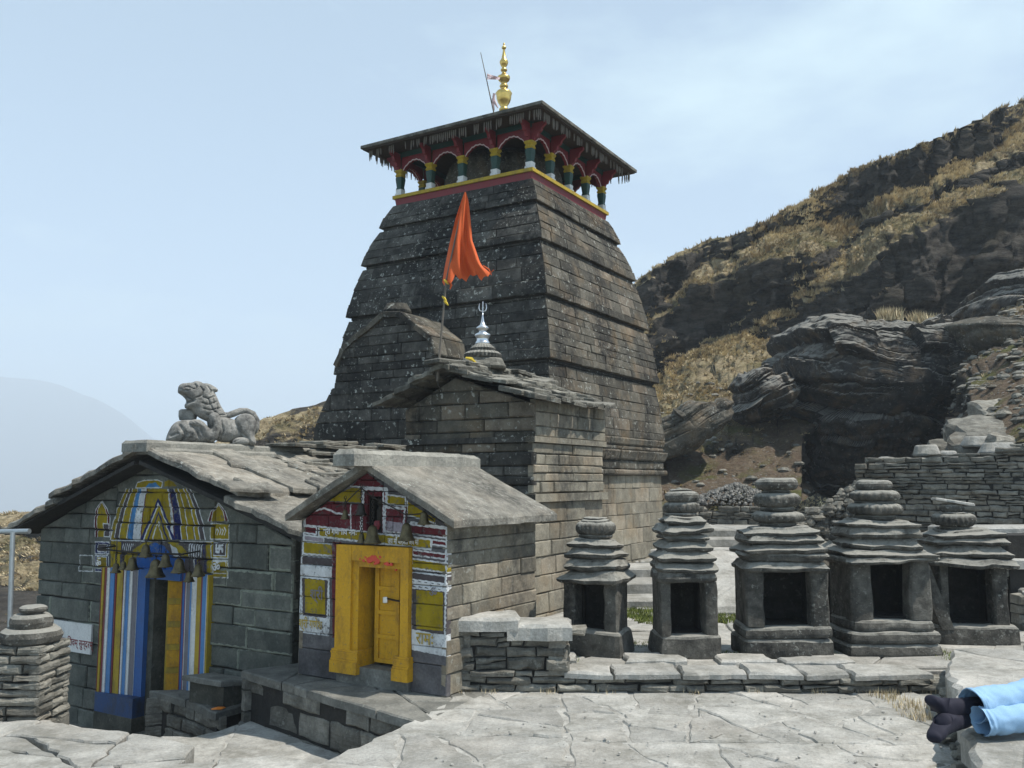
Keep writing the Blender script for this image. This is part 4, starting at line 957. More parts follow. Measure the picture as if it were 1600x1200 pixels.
# the red flag
fy = 12.75; b0 = at_Y(681, 590, fy); t0 = at_Y(727, 302, fy + .1); k0 = at_Y(697, 440, fy)
flag = thing('orange_flag', 'tattered orange-red cloth flag on a tall leaning pole fixed to the slate roof', 'flag', b0)
m = MB(); tube(m, [at_Y(683, 596, fy), k0, at_Y(712, 370, fy), t0], [.018, .015, .012, .008], 7); m.build('pole', M['palewood'], flag)
m = MB(); tube(m, [at_Y(681, 560, fy), at_Y(679, 583, fy), at_Y(684, 600, fy), at_Y(691, 613, fy)], [.01, .01, .01, .008], 6); m.build('tie_wire', M['iron'], flag)
m = MB(); V = []; NI, NJ = 36, 22
Lx = lambda t: np.interp(t, [0, .1, .3, .6, .85, 1], [726, 721, 712, 702, 695, 691]); Rx = lambda t: np.interp(t, [0, .1, .3, .55, .8, .92, 1], [728, 732, 735, 738, 750, 760, 766])
rf = random.Random(2)
for i in range(NI + 1):
    t = i / NI
    for j in range(NJ + 1):
        s = j / NJ; px = Lx(t) + (Rx(t) - Lx(t)) * s; py = 300 + 137 * t + (4 * sin(s * 17) + 3 * sin(s * 41) + (4 if s < .25 else 0) - 6 * s) * max(0, t - .85) / .15
        V.append(at_Y(px, py, fy + .05 + t * (.10 * sin(s * 10 + t * 2.5) + .045 * sin(s * 23 - t * 5)) - .12 * s * t))
m.add(V, [(i * (NJ + 1) + j, i * (NJ + 1) + j + 1, (i + 1) * (NJ + 1) + j + 1, (i + 1) * (NJ + 1) + j) for i in range(NI) for j in range(NJ)]); m.build('cloth', M['flagcloth'], flag, smooth=True)
m = MB(); tube(m, [at_Y(757, 425, fy), at_Y(765, 428, fy), at_Y(771, 422, fy - .1)], [.015, .012, .005], 5); tube(m, [at_Y(755, 415, fy), at_Y(764, 421, fy), at_Y(768, 430, fy)], [.01, .012, .005], 5)
tube(m, [at_Y(700, 436, fy), at_Y(705, 446, fy), at_Y(703, 452, fy)], [.02, .02, .008], 5); m.build('torn_strip', M['flagcloth'], flag)
m = MB()
for px, py in ((694, 466), (697, 473), (697, 440)): a = at_Y(px, py, fy - .01); tube(m, [(a[0] - .03, a[1], a[2] + .03), a, (a[0] + .035, a[1], a[2] - .04)], [.012, .022, .008], 5)
m.build('yellow_ribbon', M['yellowcloth'], flag)
for x0, y0, x1, y1 in ((672, 563, 684, 569), (728, 559, 745, 568)):
    m = MB(); tube(m, [at_Y(x0, y0, 13.0), at_Y((x0 + x1) / 2, (y0 + y1) / 2 - 3, 12.95), at_Y(x1, y1, 13.0)], [.015, .03, .01], 5)
    yr = m.build('yellow_rag', M['yellowcloth']); tag(yr, 'scrap of yellow cloth at the front tip of the slate roof beside the pole' if x0 < 700 else 'scrap of yellow cloth on the slate roof below the silver finial', 'cloth')

# ------------------------------------------------------------------ GROUND: terraces and court
def sheet(name, poly, z, mat, th=.5):
    m = MB(); poly = poly if area(poly) > 0 else poly[::-1]; poly_prism(m, flat(z), poly, -th, 0); o = m.build(name, mat); o['kind'] = 'structure'; return o
def split(poly, target, rng, out):
    A = abs(area(poly))
    if A < target * rng.uniform(.55, 1.5): out.append(poly); return
    xs = [p[0] for p in poly]; ys = [p[1] for p in poly]; c = (sum(xs) / len(xs), sum(ys) / len(ys))
    # long axis
    mx = np.array(poly) - np.array(c); w, v = np.linalg.eigh(mx.T @ mx); ax = v[:, 1]
    an = math.atan2(ax[1], ax[0]) + rng.gauss(0, .27); nx, ny = cos(an), sin(an); d = nx * c[0] + ny * c[1] + rng.gauss(0, .10) * sqrt(A)
    a, b = clip(poly, nx, ny, d), clip(poly, -nx, -ny, -d)
    if len(a) < 3 or len(b) < 3: out.append(poly); return
    split(a, target, rng, out); split(b, target, rng, out)
def paving(parent, name, poly, z, target, rng, mat, gap=.010, limit=300, jit=.016, tilt=.010, th=.06, step=.13, proud=.006):
    poly = poly if area(poly) > 0 else poly[::-1]; cells = []; split(poly, target, rng, cells); it = []
    for p in cells:
        m = MB(); tx, ty = rng.gauss(0, tilt), rng.gauss(0, tilt); cx = sum(q[0] for q in p) / len(p); cy = sum(q[1] for q in p) / len(p)
        fr_ = lambda a, b, d, tx=tx, ty=ty, cx=cx, cy=cy: (a, b, z + d + tx * (a - cx) + ty * (b - cy))
        if stone(m, fr_, p, depth=th, gap=gap * rng.uniform(.3, 1.6), chamf=.012, proud=proud + rng.uniform(-.004, .006), rng=rng, step=step, jit=jit, rel=.006): it.append((abs(area(p)) / max(1, cy - 3), m))
    lay(parent, name, it, mat, limit)
rg = random.Random(77)
G = lambda px, py, z: at_z(px, py, z)[:2]
# upper pavement, level 0
pv = [G(705, 1062, 0), G(700, 1092, 0), G(640, 1128, 0), G(560, 1166, 0), G(480, 1200, 0), (-2.2, 5.2), (-1.6, 3.0), (6.4, 3.0), (6.4, 8.9), (4.4, 8.75)]
pave = sheet('pavement', pv, -.012, M['mortar'], .55)
paving(pave, 'flagstone', pv, -.012, .46, rg, M['flag'], gap=.015, jit=.034, tilt=.008, proud=.010)
# ledge in front of the painted shrine (level 0) is a platform of its own
plat = thing('shrine_platform', 'low stone platform with slab top in front of the yellow-doored shrine', 'platform', W(6.5, -6.2, -.5))
pl = [G(375, 1047, 0), G(660, 1130, 0), G(712, 1106, 0), W(8.6, -4.8, 0)[:2], W(8.6, -7.0, 0)[:2], W(7.3, -7.25, 0)[:2]]
pl = pl if area(pl) > 0 else pl[::-1]
m = MB(); poly_prism(m, flat(0), inset(pl, .05), -1.3, -.055); pc = m.build('core', M['joint'], plat)
cells = []; split(pl, .42, rg, cells)
for p in cells:
    m = MB(); stone(m, flat(-.03), p, depth=.055, gap=.006, chamf=.014, proud=.03, rng=rg, step=.2, jit=.012, rel=.004); m.build('top_slab', M['darkflag'], plat)
e0, e1 = Vector(G(375, 1047, 0)), Vector(G(660, 1130, 0)); dv = (e1 - e0); Lw = dv.length; dv.normalize(); nv = Vector((dv.y, -dv.x))
ff = lambda a, b, d: (e0.x + dv.x * a + nv.x * (d - .03), e0.y + dv.y * a + nv.y * (d - .03), b)
lay(plat, 'stone_block', stones(ff, bond(0, Lw + .3, -1.25, -.06, .19, .5, rg, .4), rng=rg, depth=.12, gap=.008, chamf=.02, prouds=(-.03, .02), rel=.012, step=.12, jit=.012), M['dry'])
e2 = Vector(W(7.3, -7.25, 0)[:2]); dv2 = (e0 - e2); L2 = dv2.length; dv2.normalize(); nv2 = Vector((dv2.y, -dv2.x))
ff2 = lambda a, b, d: (e2.x + dv2.x * a + nv2.x * (d - .03), e2.y + dv2.y * a + nv2.y * (d - .03), b)
lay(pc, 'stone_block', stones(ff2, bond(0, L2, -1.25, -.06, .19, .5, rg, .4), rng=rg, depth=.12, gap=.008, chamf=.02, prouds=(-.03, .02), rel=.012, step=.12, jit=.012), M['dry'])
# bench by the blue door
bz = -.50
bench = thing('stone_bench', 'dark stone bench with flat slab top between the blue doorway and the shrine platform', 'stone bench', W(6.9, -8.4, -1.2))
be = [G(232, 1078, bz), G(300, 1096, bz), G(336, 1114, bz), G(384, 1100, bz), W(6.6, -7.3, 0)[:2], W(7.38, -7.3, 0)[:2], W(7.38, z6(650, 960)[0], 0)[:2]]
be = be if area(be) > 0 else be[::-1]
m = MB(); poly_prism(m, flat(bz), inset(be, .05), -.8, -.06); m.build('core', M['joint'], bench); cells = []; split(be, .32, rg, cells)
for p in cells: m = MB(); stone(m, flat(bz - .03), p, depth=.055, gap=.005, chamf=.014, proud=.03, rng=rg, step=.15, jit=.018, rel=.006); m.build('top_slab', M['darkflag'], bench)
for (A_, B_) in ((G(232, 1078, bz), G(336, 1114, bz)), (W(7.38, z6(650, 960)[0], 0)[:2], G(232, 1078, bz))):
    A_, B_ = Vector(A_), Vector(B_); d_ = B_ - A_; L_ = d_.length; d_.normalize(); n_ = Vector((d_.y, -d_.x))
    fx = lambda a, b, d, A_=A_, d_=d_, n_=n_: (A_.x + d_.x * a + n_.x * (d - .05), A_.y + d_.y * a + n_.y * (d - .05), b)
    lay(bench, 'stone_block', stones(fx, bond(0, L_, -1.25, bz - .06, .17, .4, rg, .35), rng=rg, depth=.1, gap=.008, chamf=.02, prouds=(-.03, .02), rel=.012, step=.12, jit=.012), M['dry'])
sb = thing('stone_block', 'small dark stone block with a tilted top right of the blue doorway', 'stone block', W(7.1, -8.2, bz))
q0 = at_u(335, 1040, 7.1); m = MB(); box(m, front(7.0), q0[0] - .28, q0[0] + .28, bz, bz + .22, -.38, 0); m.build('block', M['hall'], sb)
m = MB(); stone(m, lambda a, b, d: W(7.38 - b, q0[0] + a, bz + .22 + d + .12 * b), [(-.32, 0), (.32, 0), (.32, .46), (-.32, .46)], depth=.03, gap=0, chamf=.012, proud=.03, rng=rg, step=.15, jit=.012); m.build('top_slab', M['darkflag'], sb)
cx, cy, cz = at_z(371, 1093, bz + .02); cup = thing('orange_cup', 'small orange and red drinking cup standing on the stone bench', 'cup', (cx, cy, bz))
m = MB(); loft(m, cx, cy, [(bz, .030, .030, 2), (bz + .10, .040, .040, 2), (bz + .10, .034, .034, 2), (bz + .02, .026, .026, 2)], n=20); m.build('cup_body', paint_mat('orange_plastic', (.75, .12, .02), worn=.1), cup, smooth=True)
m = MB(); loft(m, cx, cy, [(bz + .085, .0392, .0392, 2), (bz + .103, .0408, .0408, 2)], n=20, cap=False); m.build('rim', M['white'], cup)
cx, cy, _ = at_z(342, 1106, bz + .012); m = MB(); loft(m, cx, cy, [(bz + .004, .075, .06, 2), (bz + .014, .06, .05, 2), (bz + .022, .03, .025, 2)], n=24, amp=.02, fs=14)
mm = m.build('orange_powder', paint_mat('orange_powder_colour', (.75, .22, .02), worn=.2)); tag(mm, 'little heap of orange powder offering on the stone bench', 'powder')
# sunken yard, lower terrace flags, left foreground slabs
yard = sheet('yard_floor', [W(4.0, -14, 0)[:2], W(4.0, -4.9, 0)[:2], W(7.5, -4.9, 0)[:2], W(7.5, -14, 0)[:2]], -1.2, M['darkflag'], .4)
lz = -.50
lt = [G(300, 1152, lz), G(340, 1141, lz), G(393, 1124, lz), (e0.x + .15, e0.y + .15), (e1.x + .2, e1.y + .15), (.2, 6.5), (-.9, 5.0), (-6.2, 4.4), (-7.5, 6.5), G(-120, 1130, lz), G(95, 1128, lz), G(190, 1150, lz)]
low = sheet('lower_terrace', lt, lz - .012, M['mortar'], .8); paving(low, 'flagstone', lt, lz - .012, .75, rg, M['flag'], gap=.008, jit=.02)
fz = -.17
lf = [G(-200, 1080, fz), G(0, 1101, fz), G(60, 1118, fz), G(112, 1132, fz), G(176, 1139, fz), G(250, 1152, fz), G(310, 1165, fz), G(285, 1190, fz), G(420, 1181, fz), G(470, 1187, fz), G(540, 1206, fz), (-1.5, 5.0), (-1.7, 3.2), (-6.4, 3.2)]
lfg = sheet('foreground_ledge', inset(lf if area(lf) > 0 else lf[::-1], .06), fz - .10, M['mortar'], .6); paving(lfg, 'flagstone', lf, fz - .04, .7, rg, M['flag'], gap=.013, jit=.03, th=.10, proud=.04, tilt=.006)
# court behind the low wall
ct = [(-.9, 9.0), (4.4, 9.0), (8.6, 9.2), (14.5, 12), (13.6, 17), (8.5, 25.0), (2.0, 26), (1.2, 22), (-1, 14)]
court = sheet('court_floor', ct, .13, M['mortar'], .4)
ctp = [(-.3, 9.05), (4.4, 9.05), (8.6, 9.25), (11.5, 13), (9.0, 18.6), (1.6, 18.6), (1.2, 14), (.4, 11)]
paving(court, 'flagstone', ctp, .135, .95, rg, M['flag'], gap=.014, jit=.03, tilt=.02, step=.25, proud=.03)
# raised rough slab on the right where the person lies
sl = [G(1486, 1012, .35), G(1478, 1050, .35), G(1498, 1078, .35), G(1492, 1110, .35), G(1508, 1150, .35), G(1520, 1200, .35), (2.4, 4.2), (6.5, 4.0), (8.5, 6.5), (8.5, 9.4), G(1600, 1003, .35), (5.2, 8.9)]
sl = sl if area(sl) > 0 else sl[::-1]
ter = thing('raised_terrace', 'raised grey slab terrace at the right edge with a rounded broken left side', 'terrace', (4.5, 6.8, 0))
m = MB(); poly_prism(m, flat(0), inset(sl, .08), 0, .28); m.build('core', M['dry'], ter); cells = []; split(sl, 2.4, rg, cells)
for p in cells: m = MB(); stone(m, flat(.30), p, depth=.16, gap=.008, chamf=.035, proud=.05, rng=rg, step=.14, jit=.03, rel=.012); m.build('top_slab', M['flag'], ter)
m = MB()
for k in range(46):
    t = rg.random(); yy = 5.2 + t * 3.6; xx = np.interp(yy, [5.2, 6.3, 7.2, 8.0, 8.8], [2.55, 3.15, 3.5, 3.85, 4.2]) + rg.uniform(-.12, .10); s_ = rg.uniform(.03, .10)
    loft(m, xx, yy, [(.0, s_ * .6, s_ * .5, 3), (s_ * .5, s_, s_ * .8, 3), (s_ * 1.1, s_ * .7, s_ * .5, 3)], n=7, rot=rg.random() * 3, amp=s_ * .5, seed=k, fs=9, r=rg.random())
m.build('rubble', M['dry'], None, kind='stuff')

# ------------------------------------------------------------------ dry stone walls
def drystone(frame, a0, a1, z0, topf, rng, h=.10, w=.34, jit=.012, **k):
    P = bond(a0, a1, z0, max(topf(a0 + (a1 - a0) * i / 40) for i in range(41)), h, w, rng, .45, .6); out = []
    for p in P:
        c = (p[0][0] + p[1][0]) / 2
        if (p[0][1] + p[2][1]) / 2 > topf(c): continue
        if rng.random() < .22 and p[2][1] - p[0][1] > h * .8:      # split a thick stone in two thin ones
            t = rng.uniform(.35, .65); zm = p[0][1] + (p[2][1] - p[0][1]) * t; sk = rng.uniform(-.015, .015)
            out += [[p[0], p[1], (p[1][0], zm + sk), (p[0][0], zm - sk)], [(p[0][0], zm - sk), (p[1][0], zm + sk), p[2], p[3]]]
        else:
            s1, s2 = rng.uniform(-.02, .02), rng.uniform(-.02, .02); out.append([p[0], p[1], (p[2][0] + s1, p[2][1]), (p[3][0] + s2, p[3][1])])
    return stones(frame, out, rng=rng, depth=.22, gap=.006, chamf=.02, prouds=(-.05, .035), rel=.014, step=.10, jit=jit, **k)
rd = random.Random(41)
X0, X1 = -.60, 4.16
A_, B_ = Vector((X0, 8.72)), Vector((X1, 8.66)); d_ = (B_ - A_).normalized(); n_ = Vector((d_.y, -d_.x))
fw = lambda a, b, d: (A_.x + d_.x * a + n_.x * d, A_.y + d_.y * a + n_.y * d, b)
Lw = (B_ - A_).length
lw = thing('low_court_wall', 'knee-high dry stone wall with flat capping slabs below the row of niche shrines', 'stone wall', (1.8, 8.9, 0))
m = MB(); box(m, fw, .05, Lw - .05, -.02, .10, -.55, -.06); box(m, fw, .05, 1.12, .1, .58, -.5, -.06); m.build('core', M['joint'], lw)
topz = lambda a: .66 if a < .55 else (.60 if a < 1.15 else .13)
lay(lw, 'wall_stone', drystone(fw, 0, Lw, -.01, lambda a: .15 if a > 1.15 else .60, rd, h=.085, w=.30), M['dry'])
fl_ = lambda a, b, d: fw(0, a, d)   # left end face
lay(lw, 'wall_stone', stones(lambda a, b, d: (A_.x - d, A_.y + .5 - a, b), bond(0, .5, 0, .6, .08, .28, rd, .4), rng=rd, depth=.2, gap=.006, chamf=.02, prouds=(-.03, .03), step=.1, jit=.012), M['dry'])
lay(lw, 'wall_stone', stones(lambda a, b, d: (A_.x + 1.15 + d, A_.y + a, b), bond(0, .5, .15, .52, .09, .28, rd, .4), rng=rd, depth=.2, gap=.006, chamf=.02, prouds=(-.03, .03), step=.1, jit=.012), M['dry'])
a = 1.10
while a < Lw - .2:
    a2 = min(Lw, a + rd.uniform(.42, .78)); m = MB(); e = rd.uniform(-.04, .05); dp = .42 + rd.uniform(-.04, .08)
    stone(m, lambda x, y, d: fw(x, .155 + d, -y + .04), [(a, -e), (a2, e), (a2, dp), (a, dp)], depth=.03, gap=.010, chamf=.018, proud=.03, rng=rd, step=.13, jit=.022, rel=.010); m.build('capping_slab', M['flag'], lw); a = a2
for (a, b_, z, th, dp) in ((.06, .66, .665, .10, .46), (.55, 1.18, .60, .12, .50)):
    m = MB(); stone(m, lambda x, y, d: fw(x, z + d, -y + .05), [(a, 0), (b_, 0), (b_, dp), (a, dp)], depth=th, gap=.0, chamf=.03, proud=.03, rng=rd, step=.13, jit=.025, rel=.014); m.build('capping_slab', M['flag'], lw)
# loose slabs between wall and shrines
for x, y, z, w, h in ((1.45, 9.3, .20, .30, .2), (2.35, 9.25, .20, .26, .18), (3.25, 9.3, .19, .2, .16), (.35, 9.35, .2, .3, .2), (3.0, 9.15, .2, .3, .12)):
    m = MB(); stone(m, flat(z), [(x - w, y - h), (x + w, y - h), (x + w, y + h), (x - w, y + h)], depth=.07, gap=0, chamf=.02, proud=.02, rng=rd, step=.12, jit=.03); m.build('flagstone', M['flag'], court)
# retaining wall on the right
C0, C1 = Vector(at_Y(1338, 800, 17.2)[:2]), Vector(at_Y(1960, 800, 13.4)[:2]); d3 = (C1 - C0).normalized(); n3 = Vector((d3.y, -d3.x)); L3 = (C1 - C0).length
fr3 = lambda a, b, d: (C0.x + d3.x * a + n3.x * d, C0.y + d3.y * a + n3.y * d, b)
zt0, zt1 = at_Y(1340, 722, 17.2)[2], at_Y(1600, 685, 15.2)[2]
rw = thing('retaining_wall', 'tall dark dry stone retaining wall of thin stacked slate at the foot of the hill', 'stone wall', (C0.x + 1.5, C0.y, .5))
tz = lambda a: zt0 + (zt1 - zt0) * min(1.15, a / 4.3) + .05 * sin(a * 5)
m = MB(); poly_prism(m, fr3, [(.05, .1), (L3, .1), (L3, tz(L3) - .08), (.05, tz(0) - .08)], -.8, -.06); m.build('core', M['joint'], rw)
lay(rw, 'wall_stone', [(w_ * (1 if m_.v[0][0] < 8.9 else .01), m_) for w_, m_ in drystone(fr3, 0, L3, .4, tz, rd, h=.085, w=.30, jit=.014)], M['dry'])
# low far wall
F0, F1 = Vector(at_Y(1020, 800, 23.6)[:2]), Vector(at_Y(1345, 800, 22.0)[:2]); d4 = (F1 - F0).normalized(); n4 = Vector((d4.y, -d4.x)); L4 = (F1 - F0).length
fr4 = lambda a, b, d: (F0.x + d4.x * a + n4.x * d, F0.y + d4.y * a + n4.y * d, b)
fw2 = thing('far_boundary_wall', 'long low dark dry stone wall behind the court, below the grassy slope', 'stone wall', (F0.x + 2, F0.y, .5))
m = MB(); box(m, fr4, 0, L4, .2, 1.2, -.5, -.08); m.build('core', M['joint'], fw2)
lay(fw2, 'wall_stone', drystone(fr4, 0, L4, .3, lambda a: 1.28 + .05 * sin(a * 3), rd, h=.10, w=.38, jit=.014), M['dry'])
# steps in the court
st = thing('court_steps', 'flight of pale stone steps rising behind the second and third niche shrines', 'steps', (3.5, 19.4, .15))
for k, (Y_, z_) in enumerate(((18.5, .32), (19.2, .50), (19.9, .68), (20.6, .84))):
    x = 1.9
    while x < 6.8:
        x2 = x + rd.uniform(.7, 1.4); m = MB(); stone(m, flat(z_), [(x, Y_), (x2, Y_), (x2, Y_ + (.85 if k < 3 else 3)), (x, Y_ + (.85 if k < 3 else 3))], depth=.14, gap=.006, chamf=.025, proud=.03, rng=rd, step=.2, jit=.015); m.build('step_slab', M['flag'], st); x = x2
st2 = thing('side_step', 'two shallow slab steps beside the tower foot, seen between the first two niche shrines', 'steps', (2.1, 13.8, .15))
for k, (Y_, z_, w) in enumerate(((13.0, .26, .9), (13.7, .42, .9), (14.5, .56, 1.0))):
    m = MB(); stone(m, flat(z_), [(1.55, Y_), (2.7, Y_), (2.75, Y_ + w), (1.5, Y_ + w)], depth=.14, gap=0, chamf=.025, proud=.03, rng=rd, step=.16, jit=.02); m.build('step_slab', M['flag'], st2)
tsl = thing('tilted_slab', 'big tilted grey rock slab lying between the second and third niche shrines', 'rock slab', (3.1, 13.2, .2))
m = MB(); stone(m, lambda a, b, d: (2.5 + a, 12.4 + b, .22 + .26 * b + d), [(0, 0), (1.7, -.1), (2.0, 2.2), (.35, 2.4)], depth=.3, gap=0, chamf=.05, proud=.05, rng=rd, step=.2, jit=.05, rel=.03); m.build('slab', M['flag'], tsl)

# ------------------------------------------------------------------ the row of niche shrines
def niche(name, label, X, Y, base, body, tiers, discs, s, rot=0.0, tilt=(0, 0), open_l=False, seed=0, depth=.62):
    """base: [(z0,z1,hw)], body: (z0, z1, hw, pillar_w_left, pillar_w_right), tiers: [(z0,z1,hw_low,hw_high)], discs: [(z0,z1,r,ribs)] ; metres"""
    t = thing(name, label, 'niche shrine', (X, Y, .15), 'small niche shrines in a row on the court'); t.rotation_euler = (tilt[0], tilt[1], rot)
    def bld(m, nm, mat='niche', par=None, sm=False):
        me = m.build(nm, M[mat], None, smooth=sm); me.parent = par or t; return me
    dk = depth
    for i, (z0, z1, hw) in enumerate(base):
        if i == 0: z0 = min(z0, -.01)
        m = MB(); loft(m, 0, 0, slab_rings(z0, z1, hw, hw * dk + .06, hw * .985, hw * dk + .05, 14, .03), n=56, amp=.035, seed=seed + i, fs=3.5); bld(m, 'base_slab')
    z0, z1, hw, pl_, pr_ = body; hd = hw * dk + .04
    for sx, w in ((-1, pl_), (1, pr_)):
        m = MB(); loft(m, sx * (hw - w / 2), -hd + .10, [(z0 + (z1 - z0) * k / 5, w / 2 * (1 + .06 * sin(k + seed)), .10, 9) for k in range(6)], n=28, amp=.022, seed=seed + 9 + sx, fs=6); bld(m, 'pillar')
        m = MB(); loft(m, sx * (hw - .07), .08, [(z0 + (z1 - z0) * k / 4, .055, hd - .10, 12) for k in range(5)], n=24, amp=.015, seed=seed + 5 + sx, fs=5); bld(m, 'side_slab')
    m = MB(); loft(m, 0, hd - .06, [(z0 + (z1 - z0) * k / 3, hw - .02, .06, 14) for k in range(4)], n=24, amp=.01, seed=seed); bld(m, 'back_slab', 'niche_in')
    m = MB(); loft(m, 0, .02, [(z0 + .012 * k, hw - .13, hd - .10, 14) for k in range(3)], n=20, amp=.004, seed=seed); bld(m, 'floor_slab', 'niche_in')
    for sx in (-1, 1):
        m = MB(); loft(m, sx * (hw - .135), .10, [(z0 + (z1 - z0) * k / 3, .012, hd - .16, 12) for k in range(4)], n=16, amp=.003, seed=seed); bld(m, 'inner_shade_slab', 'niche_in')  # thin dark lining, its colour stands for shade inside the opening
    for i, (a0, a1, w0, w1) in enumerate(tiers):
        m = MB(); loft(m, 0, 0, slab_rings(a0, a1, w0, w0 * dk + .10, w1, w1 * dk + .08, 12, min(.03, (a1 - a0) * .28)), n=72, amp=.045, seed=seed + 20 + i, fs=4.5, rot=RNG.uniform(-.07, .07), tilt=(RNG.uniform(-.035, .035), RNG.uniform(-.02, .02))); bld(m, 'roof_tier')
    for i, dsc in enumerate(discs):
        a0, a1, r, ribs = dsc[:4]; ox = dsc[4] if len(dsc) > 4 else 0
        m = MB(); h = a1 - a0; n = 96 if ribs else 40
        loft(m, ox, 0, [(a0, r * .78, r * .74, 2.3), (a0 + h * .18, r * .93, r * .9, 2.2, ribs, .06), (a0 + h * .42, r, r * .96, 2.2, ribs, .10), (a0 + h * .66, r * .98, r * .94, 2.2, ribs, .10), (a0 + h * .86, r * .9, r * .86, 2.2, ribs, .05), (a1, r * .74, r * .70, 2.3)], n=n, amp=.022, seed=seed + 40 + i, fs=7)
        bld(m, 'ribbed_disc' if ribs else 'stone_disc', sm=bool(ribs))
    return t
def zy(py, Y): return at_Y(800, py, Y)[2] - .15
def nz(x0, y0, sc, Y):     # helpers turning picture heights/widths at depth Y into metres
    zf = lambda y: at_Y(800, y0 + y / sc, Y)[2] - .15
    wf = lambda a, b: (b - a) / sc / FPX * Y / 2
    return zf, wf
Y = 9.55; zf, wf = nz(860, 720, 3.478, Y)
niche('niche_shrine', 'smallest niche shrine, leftmost of the row, five roof tiers and one ribbed cap', at_Y(935, 900, Y)[0], Y + .25, [(zf(990), zf(925), wf(85, 440))],
      (zf(928), zf(660), wf(95, 400), .13, .15), [(zf(668), zf(600), wf(70, 440), wf(110, 410)), (zf(600), zf(538), wf(108, 420), wf(140, 410)), (zf(538), zf(480), wf(130, 420), wf(160, 400)), (zf(480), zf(430), wf(150, 415), wf(185, 385))],
      [(zf(432), zf(402), wf(200, 380), 0), (zf(408), zf(335), wf(182, 405), 22), (zf(340), zf(322), wf(220, 380), 0), (zf(324), zf(310), wf(235, 365), 0)], 1, rot=-.42, seed=1)
Y = 9.55
niche('niche_shrine', 'tall narrow niche shrine, second from the left, with bell-shaped roof and two stone rings', at_Y(1071, 900, Y)[0], Y + .15, [(zf(1012), zf(940), wf(565, 890))],
      (zf(942), zf(650), wf(580, 885), .11, .14), [(zf(655), zf(592), wf(570, 890), wf(575, 885)), (zf(595), zf(545), wf(565, 888), wf(580, 880)), (zf(545), zf(485), wf(570, 895), wf(610, 868)), (zf(486), zf(432), wf(618, 880), wf(640, 865)), (zf(434), zf(395), wf(628, 872), wf(640, 860)), (zf(396), zf(345), wf(608, 878), wf(625, 860)), (zf(346), zf(302), wf(630, 860), wf(655, 845))],
      [(zf(306), zf(282), wf(662, 842), 0), (zf(285), zf(226), wf(652, 850), 18), (zf(228), zf(168), wf(658, 848), 0), (zf(170), zf(154), wf(692, 820), 0)], 1, rot=.03, seed=11, depth=.8)
Y = 9.45; zf, wf = nz(860, 720, 3.478, Y)
niche('niche_shrine', 'broad niche shrine in the middle of the row, crowned by three stacked round stones', at_Y(1230, 900, Y)[0], Y + .28, [(zf(1042), zf(968), wf(1068, 1545)), (zf(968), zf(902), wf(1045, 1520))],
      (zf(904), zf(600), wf(1062, 1504), .19, .19), [(zf(606), zf(548), wf(1055, 1512), wf(1070, 1500)), (zf(548), zf(500), wf(1075, 1490), wf(1062, 1515)), (zf(502), zf(448), wf(1058, 1515), wf(1100, 1470)), (zf(448), zf(405), wf(1070, 1488), wf(1080, 1480)), (zf(405), zf(362), wf(1080, 1480), wf(1105, 1420))],
      [(zf(368), zf(335), wf(1165, 1370), 0), (zf(338), zf(280), wf(1115, 1396), 22), (zf(282), zf(250), wf(1180, 1370), 0), (zf(252), zf(176), wf(1145, 1398), 18), (zf(178), zf(158), wf(1190, 1345), 0), (zf(160), zf(94), wf(1160, 1392), 0)], 1, rot=-.02, seed=21, depth=.6)
Y = 9.6; zf, wf = nz(1180, 720, 3.529, Y)
niche('niche_shrine', 'largest niche shrine, fourth from the left, with heavy scalloped ring stones and stepped base', at_Y(1388, 900, Y)[0] + .03, Y + .35, [(zf(1078), zf(1010), wf(530, 1060)), (zf(1012), zf(942), wf(560, 1075)), (zf(944), zf(880), wf(580, 1040))],
      (zf(884), zf(560), wf(520, 972), .24, .24), [(zf(566), zf(530), wf(450, 990), wf(455, 985)), (zf(530), zf(494), wf(455, 985), wf(500, 930)), (zf(496), zf(430), wf(515, 925), wf(545, 890)), (zf(432), zf(372), wf(490, 900), wf(505, 895)), (zf(372), zf(332), wf(505, 895), wf(545, 840))],
      [(zf(338), zf(300), wf(560, 775), 0), (zf(304), zf(238), wf(522, 822), 24), (zf(240), zf(222), wf(570, 790), 0), (zf(226), zf(164), wf(545, 815), 20), (zf(166), zf(106), wf(578, 772), 0)], 1, rot=.05, seed=31, depth=.62)
Y = 10.3; zf, wf = nz(1180, 720, 3.529, Y)
n5 = niche('niche_shrine', 'leaning open-sided niche shrine at the right end of the row, topped by a tilted flake', at_Y(1522, 900, Y)[0], Y + .25, [(zf(1005), zf(905), wf(1080, 1530))],
      (zf(910), zf(580), wf(1110, 1470), .10, .17), [(zf(584), zf(534), wf(975, 1440), wf(985, 1432)), (zf(534), zf(468), wf(965, 1395), wf(1000, 1335)), (zf(468), zf(425), wf(945, 1345), wf(960, 1335)), (zf(426), zf(378), wf(960, 1330), wf(1010, 1240))],
      [(zf(398), zf(362), wf(1030, 1190), 0, -.07), (zf(365), zf(296), wf(982, 1218), 24, -.07), (zf(298), zf(284), wf(1035, 1175), 0, -.07), (zf(288), zf(246), wf(1020, 1145), 0, -.09)], 1, rot=-.05, seed=41, depth=.62)
m = MB(); stone(m, lambda a, b, d: (a, b, zf(232) + d - .16 * a), [(-.32, -.13), (.12, -.12), (.14, .10), (-.28, .13)], depth=.02, gap=0, chamf=.01, proud=.01, rng=rd, step=.1, jit=.02); fk = m.build('top_flake', M['flag'], None); fk.parent = n5
m = MB(); fb_ = lambda a, b, d: (-.83 + a * .55 + .42 * (1 - b / .95) * 1.0 - .0, -.36 + d, b)
V = []; z0_, z1_ = zf(925), zf(575)
